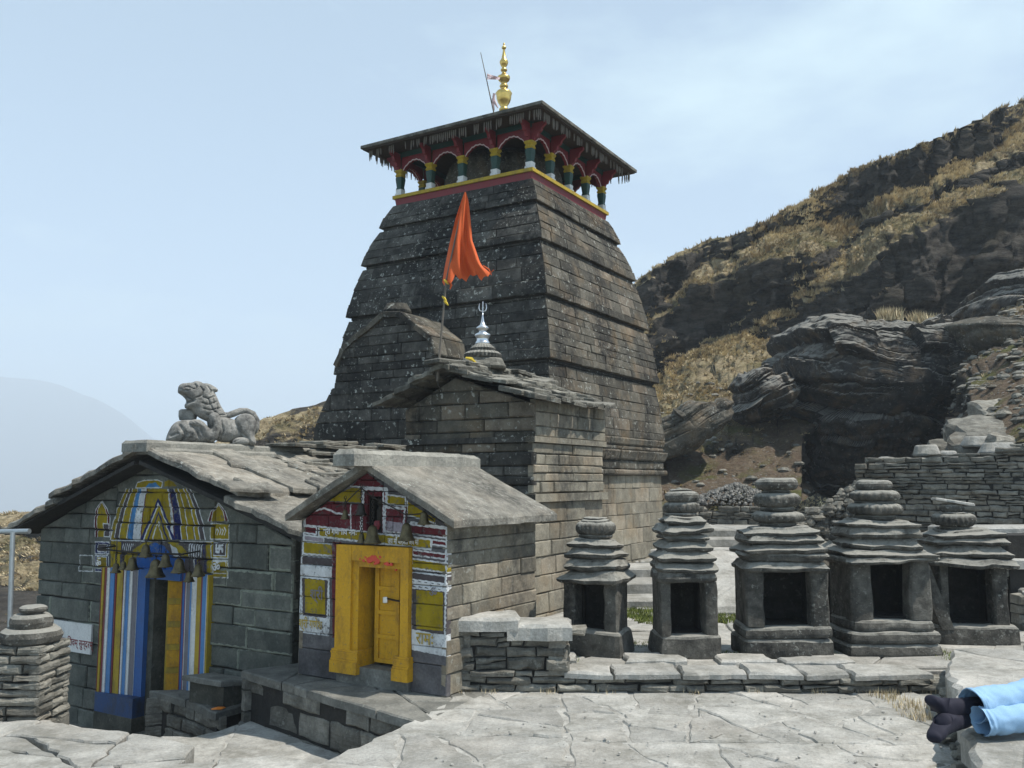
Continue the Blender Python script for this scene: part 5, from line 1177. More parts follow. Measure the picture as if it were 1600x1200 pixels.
for z, x in ((z0_, -.42), (z1_, -.66)):
    V += [(x, -.36, z), (x + .14, -.36, z), (x + .14, -.10, z), (x, -.10, z)]
m.add(V, [(3, 2, 1, 0), (4, 5, 6, 7)] + [(i, (i + 1) % 4, 4 + (i + 1) % 4, 4 + i) for i in range(4)]); lb_ = m.build('leaning_slab', M['niche'], None); lb_.parent = n5
# small low shrine behind the gap of the third and fourth
Y = 11.6; zf, wf = nz(1180, 720, 3.529, Y)
niche('niche_shrine', 'low broken niche shrine half hidden behind the gap between the two broadest ones', at_Y(1312, 900, Y)[0], Y, [(zf(900), zf(845), wf(350, 560))], (zf(850), zf(560), wf(370, 520), .10, .10),
      [(zf(565), zf(500), wf(350, 560), wf(370, 520)), (zf(500), zf(440), wf(360, 540), wf(400, 500))], [(zf(440), zf(395), wf(400, 500), 0), (zf(392), zf(365), wf(405, 490), 0), (zf(362), zf(330), wf(430, 490), 0)], 1, seed=51, depth=.6)
bst = thing('standing_stone', 'short upright stone post in the gap right of the middle niche shrine', 'stone post', (3.65, 10.5, .15))
m = MB(); loft(m, 3.65, 10.5, [(.15, .14, .12, 6), (.5, .13, .11, 6), (1.0, .10, .10, 6), (1.1, .07, .07, 5)], n=24, amp=.04, fs=5); m.build('shaft', M['niche'], bst)
# slab bench and stones right of the last shrine
bn = thing('slab_ledge', 'long pale flat slab laid on rubble beside the rightmost niche shrine', 'stone ledge', (6.6, 11.6, .2))
for z, y0, x0, x1 in ((1.35, 11.9, 5.7, 8.6), (.98, 11.4, 6.1, 8.8), (.62, 11.0, 6.3, 9.0)):
    m = MB(); stone(m, flat(z), [(x0, y0), (x1, y0 + .1), (x1, y0 + .8), (x0 + .1, y0 + .7)], depth=.10, gap=0, chamf=.03, proud=.03, rng=rd, step=.2, jit=.04); m.build('slab', M['flag'], bn)
m = MB(); box(m, facing(11.35), 6.3, 9.0, .1, 1.3, -.8, -.1); box(m, facing(12.0), 5.9, 9.0, .1, 1.24, -.6, 0); cr_ = m.build('core', M['joint'], bn)
lay(cr_, 'wall_stone', drystone(facing(11.1), 6.2, 9.0, .12, lambda a: .6, rd, h=.1, w=.34) + drystone(facing(11.5), 6.0, 9.0, .6, lambda a: .97, rd, h=.1, w=.34) + drystone(facing(11.98), 5.8, 9.0, .8, lambda a: 1.32, rd, h=.1, w=.34), M['dry'])

# small stupa at the left edge and the pipe railing
Y = 8.6; zf = lambda y: at_Y(800, 800 + y / 3, Y)[2]; wf = lambda a, b: (b - a) / 3 / FPX * Y / 2
sx = at_Y(47, 1000, Y)[0]; stp = thing('stacked_stupa', 'small square stupa of rough stone courses topped by round discs at the left edge', 'stupa', (sx, Y, lz))
zz = lz; rw_ = random.Random(4); cz = [lz] + [zf(y) for y in (960, 925, 880, 840, 805, 770, 735, 690, 650, 610)]
for i in range(len(cz) - 1):
    z0, z1 = cz[i], cz[i + 1]
    if z1 <= z0: continue
    hw = .80 * (wf(0, 318) + .02 if i < 1 else wf(-12, 315) * (1 - .006 * i) if i < 8 else wf(0, 312) * (1 - .03 * (i - 8)))
    m = MB(); loft(m, sx, Y, [(z0, hw - .08, hw - .08, 20), (z1 - .005, hw - .08, hw - .08, 20)], n=24, rot=-PSI + .5); m.build('core', M['joint'], stp)
    for q in range(4):
        an = -PSI + .5 + q * pi / 2; fq = lambda a, b, d, an=an, hw=hw: (sx + cos(an) * a + sin(an) * (hw + d), Y + sin(an) * a - cos(an) * (hw + d), b)
        xs = [-hw, hw * rw_.uniform(-.5, .5), hw]
        for j in range(2):
            m = MB(); stone(m, fq, [(xs[j], z0), (xs[j + 1], z0), (xs[j + 1], z1), (xs[j], z1)], depth=.10, gap=.005, chamf=.022, proud=rw_.uniform(-.01, .02), rng=rw_, step=.12, jit=.010, rel=.01); m.build('stone_block', M['dry'], stp)
for y0, y1, a, b, rib in ((615, 535, 0, 268, 0), (548, 478, 50, 228, 0), (490, 465, 110, 195, 0), (470, 440, 92, 212, 0)):
    r = wf(a, b); z0, z1 = zf(y0), zf(y1); h = z1 - z0
    m = MB(); loft(m, sx + .01, Y, [(z0, r * .8, r * .8, 2), (z0 + h * .2, r * .95, r * .95, 2), (z0 + h * .5, r, r, 2), (z0 + h * .8, r * .94, r * .94, 2), (z1, r * .78, r * .78, 2)], n=48, amp=.025, fs=6, seed=int(y0)); m.build('stone_disc', M['niche'], stp)
Y = 9.9; rl = thing('pipe_railing', 'galvanised pipe railing with one post at the left edge', 'railing', at_Y(20, 960, Y))
pt = at_Y(20, 832, Y); pb = at_Y(20, 965, Y); m = MB(); tube(m, [(pb[0], Y, lz), (pt[0], Y, pt[2])], .027, 12); m.build('post', M['pipe'], rl, smooth=False)
a, b = at_Y(46, 830, Y), at_Y(-260, 836, 10.6); m = MB(); tube(m, [a, b], .029, 12); m.build('top_rail', M['pipe'], rl)
m = MB(); tube(m, [(b[0] + .8, b[1] - .15, b[2]), (b[0] + .8, b[1] - .15, lz)], .035, 12); m.build('post', M['pipe'], rl)

# ------------------------------------------------------------------ stone lion on the hall ridge
def blob_mesh(name, parts, mat, parent, voxel=.02, smooth=3, amp=.0, fs=8, world=True, target_face=None):
    """parts: list of (p0, r0, p1, r1) capsules or ellipsoids ('e', centre, (rx,ry,rz)) joined into one skin"""
    import bmesh
    bm = bmesh.new()
    for P_ in parts:
        if P_[0] == 'e':
            _, c, r = P_[:3]; mt = Matrix.Translation(c) @ (P_[3] if len(P_) > 3 else Matrix.Identity(4)) @ Matrix.Diagonal((*r, 1)); bmesh.ops.create_icosphere(bm, subdivisions=3, radius=1, matrix=mt)
        else:
            p0, r0, p1, r1 = P_; p0, p1 = Vector(p0), Vector(p1); n = max(2, int((p1 - p0).length / (min(r0, r1) * .45)) + 1)
            for i in range(n + 1):
                t = i / n; bmesh.ops.create_icosphere(bm, subdivisions=2, radius=r0 + (r1 - r0) * t, matrix=Matrix.Translation(p0.lerp(p1, t)))
    me = bpy.data.meshes.new(name); bm.to_mesh(me); bm.free(); ob = bpy.data.objects.new(name, me); COL.objects.link(ob)
    md = ob.modifiers.new('r', 'REMESH'); md.mode = 'VOXEL'; md.voxel_size = voxel
    if smooth: s_ = ob.modifiers.new('s', 'SMOOTH'); s_.iterations = smooth; s_.factor = .5
    dg = bpy.context.evaluated_depsgraph_get(); m2 = bpy.data.meshes.new_from_object(ob.evaluated_get(dg)); bpy.data.objects.remove(ob); bpy.data.meshes.remove(me)
    m2.name = name
    if amp:
        n = len(m2.vertices); co = np.zeros(n * 3); m2.vertices.foreach_get('co', co); co = co.reshape(-1, 3); no = np.zeros(n * 3); m2.vertices.foreach_get('normal', no); no = no.reshape(-1, 3)
        co = co + no * (amp * fbm(co * fs, 3, 4))[:, None]; m2.vertices.foreach_set('co', co.ravel()); m2.update()
    m2.materials.clear(); m2.materials.append(mat); m2.polygons.foreach_set('use_smooth', [True] * len(m2.polygons))
    o = bpy.data.objects.new(name, m2); COL.objects.link(o); o.parent = parent; return o
lion = thing('stone_lion', 'carved pale stone lion crouching with open mouth on the ridge of the hall roof', 'lion statue', W(8.3, RV, 2.52))
LS = .00176     # metres per unit of the profile drawing (x towards the tail, y down)
def lp_(x, y, w=0): return ((x - 740) * LS, w, (578 - y) * LS)
R_ = lambda r: r * LS
def seg_dist(PX, PY, pts, closed):
    best = np.full(PX.shape, 1e9); nx_ = np.zeros(PX.shape); ny_ = np.zeros(PX.shape); n = len(pts)
    for i in range(n if closed else n - 1):
        (xa, ya), (xb, yb) = pts[i], pts[(i + 1) % n]; L = (xb - xa) ** 2 + (yb - ya) ** 2 + 1e-9
        t = np.clip(((PX - xa) * (xb - xa) + (PY - ya) * (yb - ya)) / L, 0, 1); qx, qy = xa + t * (xb - xa), ya + t * (yb - ya); d = np.hypot(PX - qx, PY - qy)
        m_ = d < best; best = np.where(m_, d, best); nx_ = np.where(m_, qx, nx_); ny_ = np.where(m_, qy, ny_)
    return best, nx_, ny_
def smooth_poly(pts, it=2):
    for _ in range(it): pts = [q for a, b in zip(pts, pts[1:] + pts[:1]) for q in ((a[0] * .75 + b[0] * .25, a[1] * .75 + b[1] * .25), (a[0] * .25 + b[0] * .75, a[1] * .25 + b[1] * .75))]
    return pts
def carve_relief(mb, poly, R, w0=0.0, flat_=1.0, cuts=(), step=5.0, it=2):
    """a carved mass with the given side outline: rounded towards both flanks, with chiselled grooves"""
    poly = smooth_poly(poly, it); xs = [p[0] for p in poly]; ys = [p[1] for p in poly]
    gx = np.arange(min(xs) - step, max(xs) + 2 * step, step); gy = np.arange(min(ys) - step, max(ys) + 2 * step, step); PX, PY = np.meshgrid(gx, gy)
    d, qx, qy = seg_dist(PX, PY, poly, True); ins = np.zeros(PX.shape, bool)
    for i in range(len(poly)):
        (xa, ya), (xb, yb) = poly[i], poly[(i + 1) % len(poly)]
        if ya != yb: ins ^= ((ya > PY) != (yb > PY)) & (PX < (xb - xa) * (PY - ya) / (yb - ya) + xa)
    u = np.clip(d / R, 0, 1); h = R * flat_ * np.sqrt(np.maximum(0, 1 - (1 - u) ** 2)); h = np.where(ins, h, 0)
    for pts, wd, dp in cuts:
        c, _, _ = seg_dist(PX, PY, pts, False); h = np.where(ins, np.maximum(h - dp * np.exp(-(c / wd) ** 2), h * .15), 0)
    h = np.where(ins, h * (1 + .05 * fbm(np.stack([PX / 30, PY / 30, PX * 0], -1), 5, 3)), 0)
    X_ = np.where(ins, PX, qx); Y_ = np.where(ins, PY, qy); ny, nx = PX.shape; idx = np.full(PX.shape, -1); cell = ins[:-1, :-1] | ins[1:, :-1] | ins[:-1, 1:] | ins[1:, 1:]
    use = np.zeros(PX.shape, bool); use[:-1, :-1] |= cell; use[1:, :-1] |= cell; use[:-1, 1:] |= cell; use[1:, 1:] |= cell
    idx[use] = np.arange(use.sum()); n = int(use.sum()); V = []
    for sg in (-1, 1): V += [lp_(x, y, (w0 + sg * hh) * LS) for x, y, hh in zip(X_[use], Y_[use], h[use])]
    F = []
    for a_, b_ in zip(*np.nonzero(cell)):
        q = (int(idx[a_, b_]), int(idx[a_, b_ + 1]), int(idx[a_ + 1, b_ + 1]), int(idx[a_ + 1, b_])); F.append(q[::-1]); F.append(tuple(n + i for i in q))
    mb.add(V, F)
lm = MB()
head = [(476, 168), (480, 128), (500, 106), (545, 98), (588, 94), (602, 80), (640, 82), (664, 98), (700, 94), (760, 124), (780, 146), (768, 166), (748, 158), (776, 212), (802, 272), (842, 330), (862, 352), (800, 410), (730, 410), (640, 372), (602, 335), (580, 304), (536, 304), (528, 276), (545, 250), (536, 226), (504, 196), (480, 182)]
locks = [[(640, 130), (662, 160), (650, 200), (610, 215)], [(690, 120), (720, 160), (712, 190)], [(662, 210), (700, 222), (745, 200)], [(655, 255), (700, 270), (770, 240)], [(670, 300), (720, 312), (795, 290)], [(700, 345), (760, 350), (830, 345)], [(700, 222), (712, 262)], [(735, 215), (745, 255)], [(720, 272), (738, 308)], [(765, 255), (775, 300)], [(745, 315), (770, 348)]]
carve_relief(lm, head, 82, 0, .92, [([(498, 192), (548, 206), (590, 232)], 9, 46), ([(555, 252), (590, 244)], 7, 30), ([(596, 110), (612, 128), (604, 150), (585, 150)], 5, 16), ([(520, 140), (545, 132), (572, 142)], 5, 16), ([(528, 158), (545, 166), (562, 158)], 4, 12), ([(482, 150), (500, 152)], 5, 10)] + [(l, 5.5, 17) for l in locks])
carve_relief(lm, [(690, 320), (760, 310), (830, 356), (905, 376), (960, 400), (1000, 470), (970, 545), (880, 562), (780, 556), (715, 490)], 88, 0, 1.0, [([(800, 400), (820, 470), (800, 540)], 8, 14), ([(870, 400), (880, 470), (868, 530)], 10, 7)])
carve_relief(lm, [(398, 578), (412, 505), (448, 424), (500, 394), (590, 384), (660, 400), (705, 470), (760, 545), (775, 580)], 100, 0, 1.0, [([(500, 440), (540, 500), (520, 560)], 12, 24), ([(600, 440), (640, 520)], 12, 20), ([(440, 520), (480, 500)], 10, 16)])
for sg in (-1, 1):
    carve_relief(lm, [(905, 400), (925, 352), (975, 326), (1035, 334), (1068, 372), (1078, 440), (1058, 500), (1078, 545), (1074, 584), (1010, 586), (985, 540), (930, 490)], 62, sg * 44, 1.0, [([(930, 420), (955, 480), (1000, 520)], 7, 18)])
    carve_relief(lm, [(884, 566), (905, 530), (960, 516), (1020, 530), (1020, 586), (890, 586)], 34, sg * 82, 1.0, [([(900, 560), (930, 545)], 4, 10), ([(905, 575), (935, 566)], 4, 10)])
    carve_relief(lm, [(700, 352), (740, 322), (790, 340), (806, 420), (790, 520), (752, 566), (702, 560), (664, 505), (650, 455), (606, 440), (572, 446), (562, 420), (574, 394), (622, 384), (664, 398), (704, 440), (728, 462), (726, 420)], 42, sg * 66, 1.0, [([(575, 405), (600, 425)], 4, 9), ([(590, 396), (618, 420)], 4, 9), ([(570, 425), (585, 438)], 4, 9)])
tail = [lp_(*q) for q in ((1056, 500), (1084, 440), (1082, 380), (1050, 328), (1000, 306), (950, 308), (900, 330), (860, 346), (828, 336))]
tube(lm, tail, [R_(v) for v in (14, 22, 25, 26, 26, 26, 27, 27, 16)], 14)
lbm = lm.build('body', M['lion'], None, smooth=True); lbm.parent = lion
lion.rotation_euler = (0, 0, radians(24))
pos_l = at_Y(330, 694, 12.35); lion.location = (pos_l[0], 12.35, 2.49)
m = MB(); loft(m, 0, 0, [(0, .10, .08, 4), (.05, .115, .09, 4), (.13, .115, .09, 4), (.15, .09, .07, 4)], n=24, amp=.01); bb = m.build('loose_block', M['lion']); bb.location = (lion.location.x - .33, lion.location.y - .02, lion.location.z + .335); tag(bb, 'small square block resting under the open jaw of the stone lion', 'stone block')

# ------------------------------------------------------------------ person lying at the right edge
per = thing('person', 'person lying on the stone terrace in light blue jeans and dark navy socks', 'person', (4.2, 6.6, .36))
def skin(name, chain, mat, levels=2, thick=None, smooth=True, disp=0):
    """chain: list of (verts, radii) polylines joined at shared points"""
    vs, es, rs_ = [], [], []
    key = {}
    for pts, rad in chain:
        prev = None
        for p, r in zip(pts, rad):
            k = tuple(round(c, 4) for c in p)
            if k not in key: key[k] = len(vs); vs.append(p); rs_.append(r)
            if prev is not None: es.append((prev, key[k]))
            prev = key[k]
    me = bpy.data.meshes.new(name); me.from_pydata([(x - per.location.x, y - per.location.y, z - per.location.z) for x, y, z in vs], es, []); ob = bpy.data.objects.new(name, me); COL.objects.link(ob)
    ob.modifiers.new('k', 'SKIN'); ob.modifiers.new('s', 'SUBSURF').levels = levels
    for i, r in enumerate(rs_):
        rr_ = r if hasattr(r, '__len__') else (r, r); me.skin_vertices[0].data[i].radius = rr_; me.skin_vertices[0].data[i].use_root = (i == 0)
    dg = bpy.context.evaluated_depsgraph_get(); m2 = bpy.data.meshes.new_from_object(ob.evaluated_get(dg)); bpy.data.objects.remove(ob)
    if disp:
        n = len(m2.vertices); co = np.zeros(n * 3); m2.vertices.foreach_get('co', co); co = co.reshape(-1, 3); no = np.zeros(n * 3); m2.vertices.foreach_get('normal', no); no = no.reshape(-1, 3)
        co = co + no * (disp * fbm(co * np.array([22, 6, 6]) + co[:, [2, 0, 1]] * 9, 8, 3))[:, None]; m2.vertices.foreach_set('co', co.ravel()); m2.update()
    m2.materials.clear(); m2.materials.append(mat); m2.polygons.foreach_set('use_smooth', [smooth] * len(m2.polygons)); m2.name = name
    o = bpy.data.objects.new(name, m2); COL.objects.link(o); o.parent = per; return o
TZ = .37
def Q(px, py, h): return at_z(px, py, TZ + h)
a1, a2, a3 = Q(1542, 1106, .16), Q(1492, 1104, .155), Q(1440, 1106, .17)        # upper foot
b1, b2, b3 = Q(1534, 1126, .07), Q(1484, 1131, .07), Q(1432, 1150, .08)        # lower foot
hipx, hipy = a1[0] + 1.02, a1[1] + .16
k1 = (a1[0] + .46, a1[1] + .14, TZ + .24); k2 = (b1[0] + .48, b1[1] - .02, TZ + .12); h1 = (hipx, hipy + .10, TZ + .14); h2 = (hipx, hipy - .14, TZ + .13); pel = (hipx + .08, hipy - .02, TZ + .14)
def trouser(mb, path, rads, seed, n=44, sub_=14):
    P = [Vector(p) for p in path]; pts = []; rr_ = []
    for i in range(len(P) - 1):
        p0, p1, p2, p3 = P[max(0, i - 1)], P[i], P[i + 1], P[min(len(P) - 1, i + 2)]
        for k in range(sub_):
            t = k / sub_; pts.append(.5 * ((2 * p1) + (p2 - p0) * t + (2 * p0 - 5 * p1 + 4 * p2 - p3) * t * t + (3 * p1 - p0 - 3 * p2 + p3) * t ** 3)); s_ = t * t * (3 - 2 * t); rr_.append(rads[i] * (1 - s_) + rads[i + 1] * s_)
    pts.append(P[-1]); rr_.append(rads[-1]); m_ = len(pts); V = np.zeros((m_ + 3, n, 3)); a = None
    for i in range(m_ + 3):
        ii = min(i, m_ - 1); d = (pts[min(ii + 1, m_ - 1)] - pts[max(ii - 1, 0)]).normalized()
        a = d.orthogonal().normalized() if a is None else (a - d * a.dot(d)).normalized(); b = d.cross(a)
        c, r = pts[ii], rr_[ii]
        if i >= m_: k = i - m_; c = c - d * (.004, .03, .09)[k]; r = r * (.955, .94, .90)[k]
        for j in range(n): t = 2 * pi * j / n; q = a * cos(t) + b * sin(t); q.z *= .90; V[i, j] = c + q * r
    f = np.stack([np.repeat(np.arange(m_ + 3)[:, None], n, 1) * .34, np.cos(2 * pi * np.arange(n) / n)[None] * 1.1 + 0 * V[..., 0], np.sin(2 * pi * np.arange(n) / n)[None] * 1.1 + 0 * V[..., 0]], -1)
    f2 = f * np.array([.35, 2.4, 2.4]); sh = .085 * fbm(f * 1.0, seed, 3) + .06 * (np.abs(fbm(f2, seed + 5, 2)) - .3)
    cen = V.mean(1, keepdims=True); V = cen + (V - cen) * (1 + sh * 1.6)[..., None]
    V[..., 2] = np.maximum(V[..., 2], TZ + .004)
    idx = np.arange((m_ + 3) * n).reshape(m_ + 3, n); mb.add(V.reshape(-1, 3).tolist(), [(int(idx[i, j]), int(idx[i, (j + 1) % n]), int(idx[i + 1, (j + 1) % n]), int(idx[i + 1, j])) for i in range(m_ + 2) for j in range(n)])
m = MB(); ia = tuple((Vector(h1) + Vector(k1)) / 2); ib = tuple((Vector(h2) + Vector(k2)) / 2); lerp = lambda p, q, t: tuple(Vector(p) * (1 - t) + Vector(q) * t)
ea, eb = Q(1520, 1103, .165), Q(1531, 1128, .085)
trouser(m, [pel, h1, ia, k1, lerp(k1, ea, .45), lerp(k1, ea, .85), ea], [.15, .135, .12, .105, .10, .112, .125], 3)
trouser(m, [pel, h2, ib, k2, lerp(k2, eb, .45), lerp(k2, eb, .85), eb], [.15, .135, .115, .10, .095, .10, .105], 13); m.build('jeans', M['jeans'], per, smooth=True)
def foot(p, q, up):      # sock with ankle, heel and bent toes
    p, q = Vector(p), Vector(q); d = (q - p).normalized(); u = Vector(up)
    skin('sock', [([tuple(p - d * .30), tuple(p - d * .04), tuple(p + d * .05 + u * .005)], [.062, .058, .064]),
                  ([tuple(p + d * .05 + u * .005), tuple(p + d * .10 - u * .03), tuple(p + d * .125 - u * .045)], [.064, .060, .044]),
                  ([tuple(p + d * .05 + u * .005), tuple(p + d * .13 + u * .02), tuple(p + d * .20 + u * .045), tuple(p + d * .235 + u * .065)], [(.064, .064), (.066, .056), (.060, .044), (.046, .032)])], M['sock'], 3, disp=.006)
foot(a2, a3, (0.15, -.25, .95)); foot(b2, b3, (-.3, -.3, -.9))
ch = (hipx + .50, hipy + .0, TZ + .13); nk = (hipx + .72, hipy, TZ + .14); hd_ = (hipx + .90, hipy, TZ + .17)
skin('body', [([(hipx + .02, hipy, TZ + .13), (hipx + .25, hipy, TZ + .125), ch, nk, (hipx + .80, hipy, TZ + .15), hd_, (hipx + .99, hipy, TZ + .17)], [.12, .125, .13, .07, .055, .10, .085]),
              ([nk, (hipx + .66, hipy + .2, TZ + .13), (hipx + .42, hipy + .30, TZ + .07), (hipx + .18, hipy + .28, TZ + .06), (hipx + .08, hipy + .26, TZ + .05)], [.07, .06, .045, .034, .03]),
              ([nk, (hipx + .66, hipy - .2, TZ + .13), (hipx + .42, hipy - .30, TZ + .07), (hipx + .18, hipy - .28, TZ + .06), (hipx + .08, hipy - .26, TZ + .05)], [.07, .06, .045, .034, .03])], M['skin'], 2)
skin('shirt', [([(hipx + .0, hipy, TZ + .135), (hipx + .25, hipy, TZ + .13), (hipx + .50, hipy, TZ + .135), (hipx + .68, hipy, TZ + .14)], [.14, .145, .15, .09]),
               ([(hipx + .68, hipy, TZ + .14), (hipx + .64, hipy + .2, TZ + .13), (hipx + .48, hipy + .28, TZ + .09)], [.09, .075, .06]), ([(hipx + .68, hipy, TZ + .14), (hipx + .64, hipy - .2, TZ + .13), (hipx + .48, hipy - .28, TZ + .09)], [.09, .075, .06])], M['shirt'], 2)

# ------------------------------------------------------------------ HILL, built as a lofted slope of ledges and bluffs
def z1c(x, y): return (980 + x / 2.58, 150 + y / 2.58)
def curve(pts, conv=True):
    P = [z1c(*p[:2]) + (p[2],) if conv else p for p in pts]; P.sort(); return np.array(P)
ridge = np.array([(-700, 860, 70), (-260, 835, 64), (0, 806, 60), (75, 800, 58), (235, 745, 55), (400, 662, 50), (450, 645, 50), (500, 628, 50), (700, 560, 54), (985, 452, 58)] + [tuple(z1c(x, y)) + (d,) for x, y, d in
    ((30, 755, 58), (100, 700, 59), (200, 635, 60), (300, 600, 61), (480, 545, 63), (600, 480, 65), (720, 425, 67), (850, 350, 69), (1000, 265, 71), (1200, 182, 73), (1300, 140, 74), (1400, 95, 75), (1500, 55, 76), (1600, 20, 78), (2000, -150, 82), (2600, -330, 84))])
def C(pts): return np.array([tuple(z1c(x, y)) + (d,) for x, y, d in pts])
fA = C(((30, 860, 54), (100, 905, 54), (200, 780, 55), (300, 690, 56), (400, 640, 57), (500, 580, 58), (640, 520, 59), (850, 500, 60), (900, 520, 61), (1020, 440, 62), (1200, 345, 64), (1300, 290, 65), (1400, 240, 67), (1480, 190, 69), (1600, 60, 74), (2000, -100, 80), (2600, -290, 82)))
lB = C(((30, 965, 50), (100, 940, 50), (230, 805, 50), (400, 700, 50.5), (640, 648, 51.5), (850, 600, 53), (920, 560, 54), (1020, 500, 55), (1300, 370, 57), (1480, 290, 60), (1600, 240, 62), (2000, 60, 68), (2600, -150, 72)))
fB = C(((30, 1150, 45), (100, 1110, 45), (230, 1050, 45.5), (400, 980, 46), (500, 930, 46), (640, 845, 47), (760, 740, 48), (850, 655, 50), (920, 590, 52), (1020, 525, 53), (1300, 400, 55), (1480, 320, 58), (1600, 275, 60), (2000, 100, 66), (2600, -100, 70)))
lC = C(((30, 1156, 44.8), (100, 1116, 44.8), (230, 1056, 45), (400, 986, 45.5), (500, 936, 45.5), (640, 860, 45.5), (700, 830, 45), (770, 755, 45), (900, 690, 45), (1000, 610, 45), (1150, 535, 46), (1300, 460, 47), (1480, 385, 48), (1600, 345, 49), (2000, 200, 52), (2600, 60, 55)))
fC = C(((30, 1165, 44), (100, 1125, 44), (230, 1066, 44), (400, 1000, 43.5), (500, 960, 42.5), (640, 960, 41), (700, 965, 40), (850, 930, 39.5), (1000, 905, 39), (1200, 885, 39), (1400, 880, 39), (1450, 850, 39), (1600, 760, 40), (2000, 640, 42), (2600, 560, 44)))
D = np.array([(-700, 1100, 14), (985, 1100, 14)] + [(1000, 860, 22), (1030, 806, 25), (1150, 800, 25), (1255, 784, 25), (1270, 772, 32), (1395, 735, 32), (1450, 712, 30), (1495, 690, 24), (1520, 700, 18), (1600, 690, 16.4), (1750, 675, 15.8), (2100, 660, 15)], float)
D[0] = (-700, 1120, 13.6); D[1] = (985, 1000, 15)
NC = 560; cx_ = np.concatenate([np.linspace(-600, 960, 150, endpoint=False), np.linspace(960, 1660, 380, endpoint=False), np.linspace(1660, 1990, 50)])
def ev(Cv, x): return np.stack([np.interp(x, Cv[:, 0], Cv[:, 1]), np.interp(x, Cv[:, 0], Cv[:, 2])], 1)
E_ = {k: ev(v, cx_) for k, v in dict(r=ridge, fA=fA, lB=lB, fB=fB, lC=lC, fC=fC, D=D).items()}
left = np.clip((1000 - cx_) / 30, 0, 1)[:, None]       # left of the tower the slope is simple
for k, t in (('fC', .30), ('lC', .42), ('fB', .55), ('lB', .70), ('fA', .86)):
    E_[k] = E_[k] * (1 - left) + (E_['D'] * (1 - t) + E_['r'] * t) * left
wob = lambda s, a, k: a * fbm(np.stack([cx_ / s, np.zeros_like(cx_), np.zeros_like(cx_) + k], 1), 60 + k, 4)
for i, k in enumerate(('fA', 'lB', 'fB', 'lC', 'fC')): E_[k][:, 0] += (wob(48, 20, i) + wob(9, 5, i + 50)) ; E_[k][:, 1] += wob(60, 1.5, i + 9)
E_['r'][:, 0] += wob(16, 4.0, 30)
mid_ = (1 - left[:, 0])
for a, b, kind in (('fC', 'lC', 0), ('lC', 'fB', 1), ('fB', 'lB', 0), ('lB', 'fA', 1), ('fA', 'r', 0)):
    h_ = np.maximum(.4, E_[a][:, 0] - E_[b][:, 0]) * E_[a][:, 1] / FPX; el_ = (750 - E_[a][:, 0]) / FPX
    dY_ = h_ * .34 + .15 if kind == 0 else np.clip(h_ / np.maximum(.12, .60 - el_), .3, 16)
    E_[b][:, 1] = E_[b][:, 1] * (1 - mid_) + (E_[a][:, 1] + dY_) * mid_
order = ['D', 'fC', 'lC', 'fB', 'lB', 'fA', 'r']
for a, b in zip(order[:-1], order[1:]): E_[b][:, 0] = np.minimum(E_[b][:, 0], E_[a][:, 0] - .4); E_[b][:, 1] = np.maximum(E_[b][:, 1], E_[a][:, 1] + .12)
def P3(a):
    x = (cx_ - 800) / FPX; y = (600 - a[:, 0]) / FPX; dy = cos(PITCH) - y * sin(PITCH); dz = y * cos(PITCH) + sin(PITCH); t = a[:, 1] / dy
    return np.stack([x * t, a[:, 1], EYE + dz * t], 1)
cur = {k: P3(v) for k, v in E_.items()}
rows = []
for (a, b, n, bulge) in (('D', 'fC', 70, -.25), ('fC', 'lC', 44, .7), ('lC', 'fB', 34, .2), ('fB', 'lB', 40, .6), ('lB', 'fA', 30, .15), ('fA', 'r', 30, .5)):
    for i in range(n):
        t = i / n; s = t * t * (3 - 2 * t) if bulge > .4 else t
        p = cur[a] * (1 - t) + cur[b] * t
        if bulge > .4: p[:, 1] = cur[a][:, 1] * (1 - t ** 2.2) + cur[b][:, 1] * t ** 2.2     # steep face, rolling over at the lip
        rows.append(p)
rows.append(cur['r'])
for k in range(1, 9): p = cur['r'].copy(); p[:, 1] += 4.0 * k; p[:, 0] *= (cur['r'][:, 1] + 4 * k) / cur['r'][:, 1]; p[:, 2] -= .25 * k * k + .6 * k; rows.append(p)
A3 = np.stack(rows, 0); NR, NCc = A3.shape[:2]
du = np.gradient(A3, axis=1); dw = np.gradient(A3, axis=0); nrm = np.cross(du, dw); nrm /= np.linalg.norm(nrm, axis=2, keepdims=True) + 1e-9
steep = np.clip((.80 - nrm[..., 2]) / .35, 0, 1); steep = (steep + np.roll(steep, 1, 0) + np.roll(steep, -1, 0)) / 3
near = np.clip((A3[..., 1] - 14) / 20, .12, 1)
gm = np.concatenate([np.full(70, .66), np.concatenate([np.full(36, .14), np.linspace(.2, .85, 8)]), np.full(34, .85), np.concatenate([np.full(32, .16), np.linspace(.2, .9, 8)]), np.full(30, .8), np.concatenate([np.linspace(.3, 0, 6), np.full(18, .12), np.linspace(.2, .6, 6)]), np.full(9, .6)])
cover = gm[:, None] + .42 * fbm(A3 * .13, 88, 3) + .15 * fbm(A3 * .5, 89, 3)
rb = np.interp(cx_, [985, 1010, 1060, 1090, 1290, 1320, 1540, 1570], [0, 0, 0, .55, .55, 0, 0, .55]); cover[218:248] = np.maximum(cover[218:248], rb[None, :])
cover = np.where((cx_ < 985)[None, :], .36 + .35 * fbm(A3 * .2, 86, 3), cover)
strata = A3.copy(); strata[..., 2] = strata[..., 2] * 1.6 - A3[..., 0] * 1.0
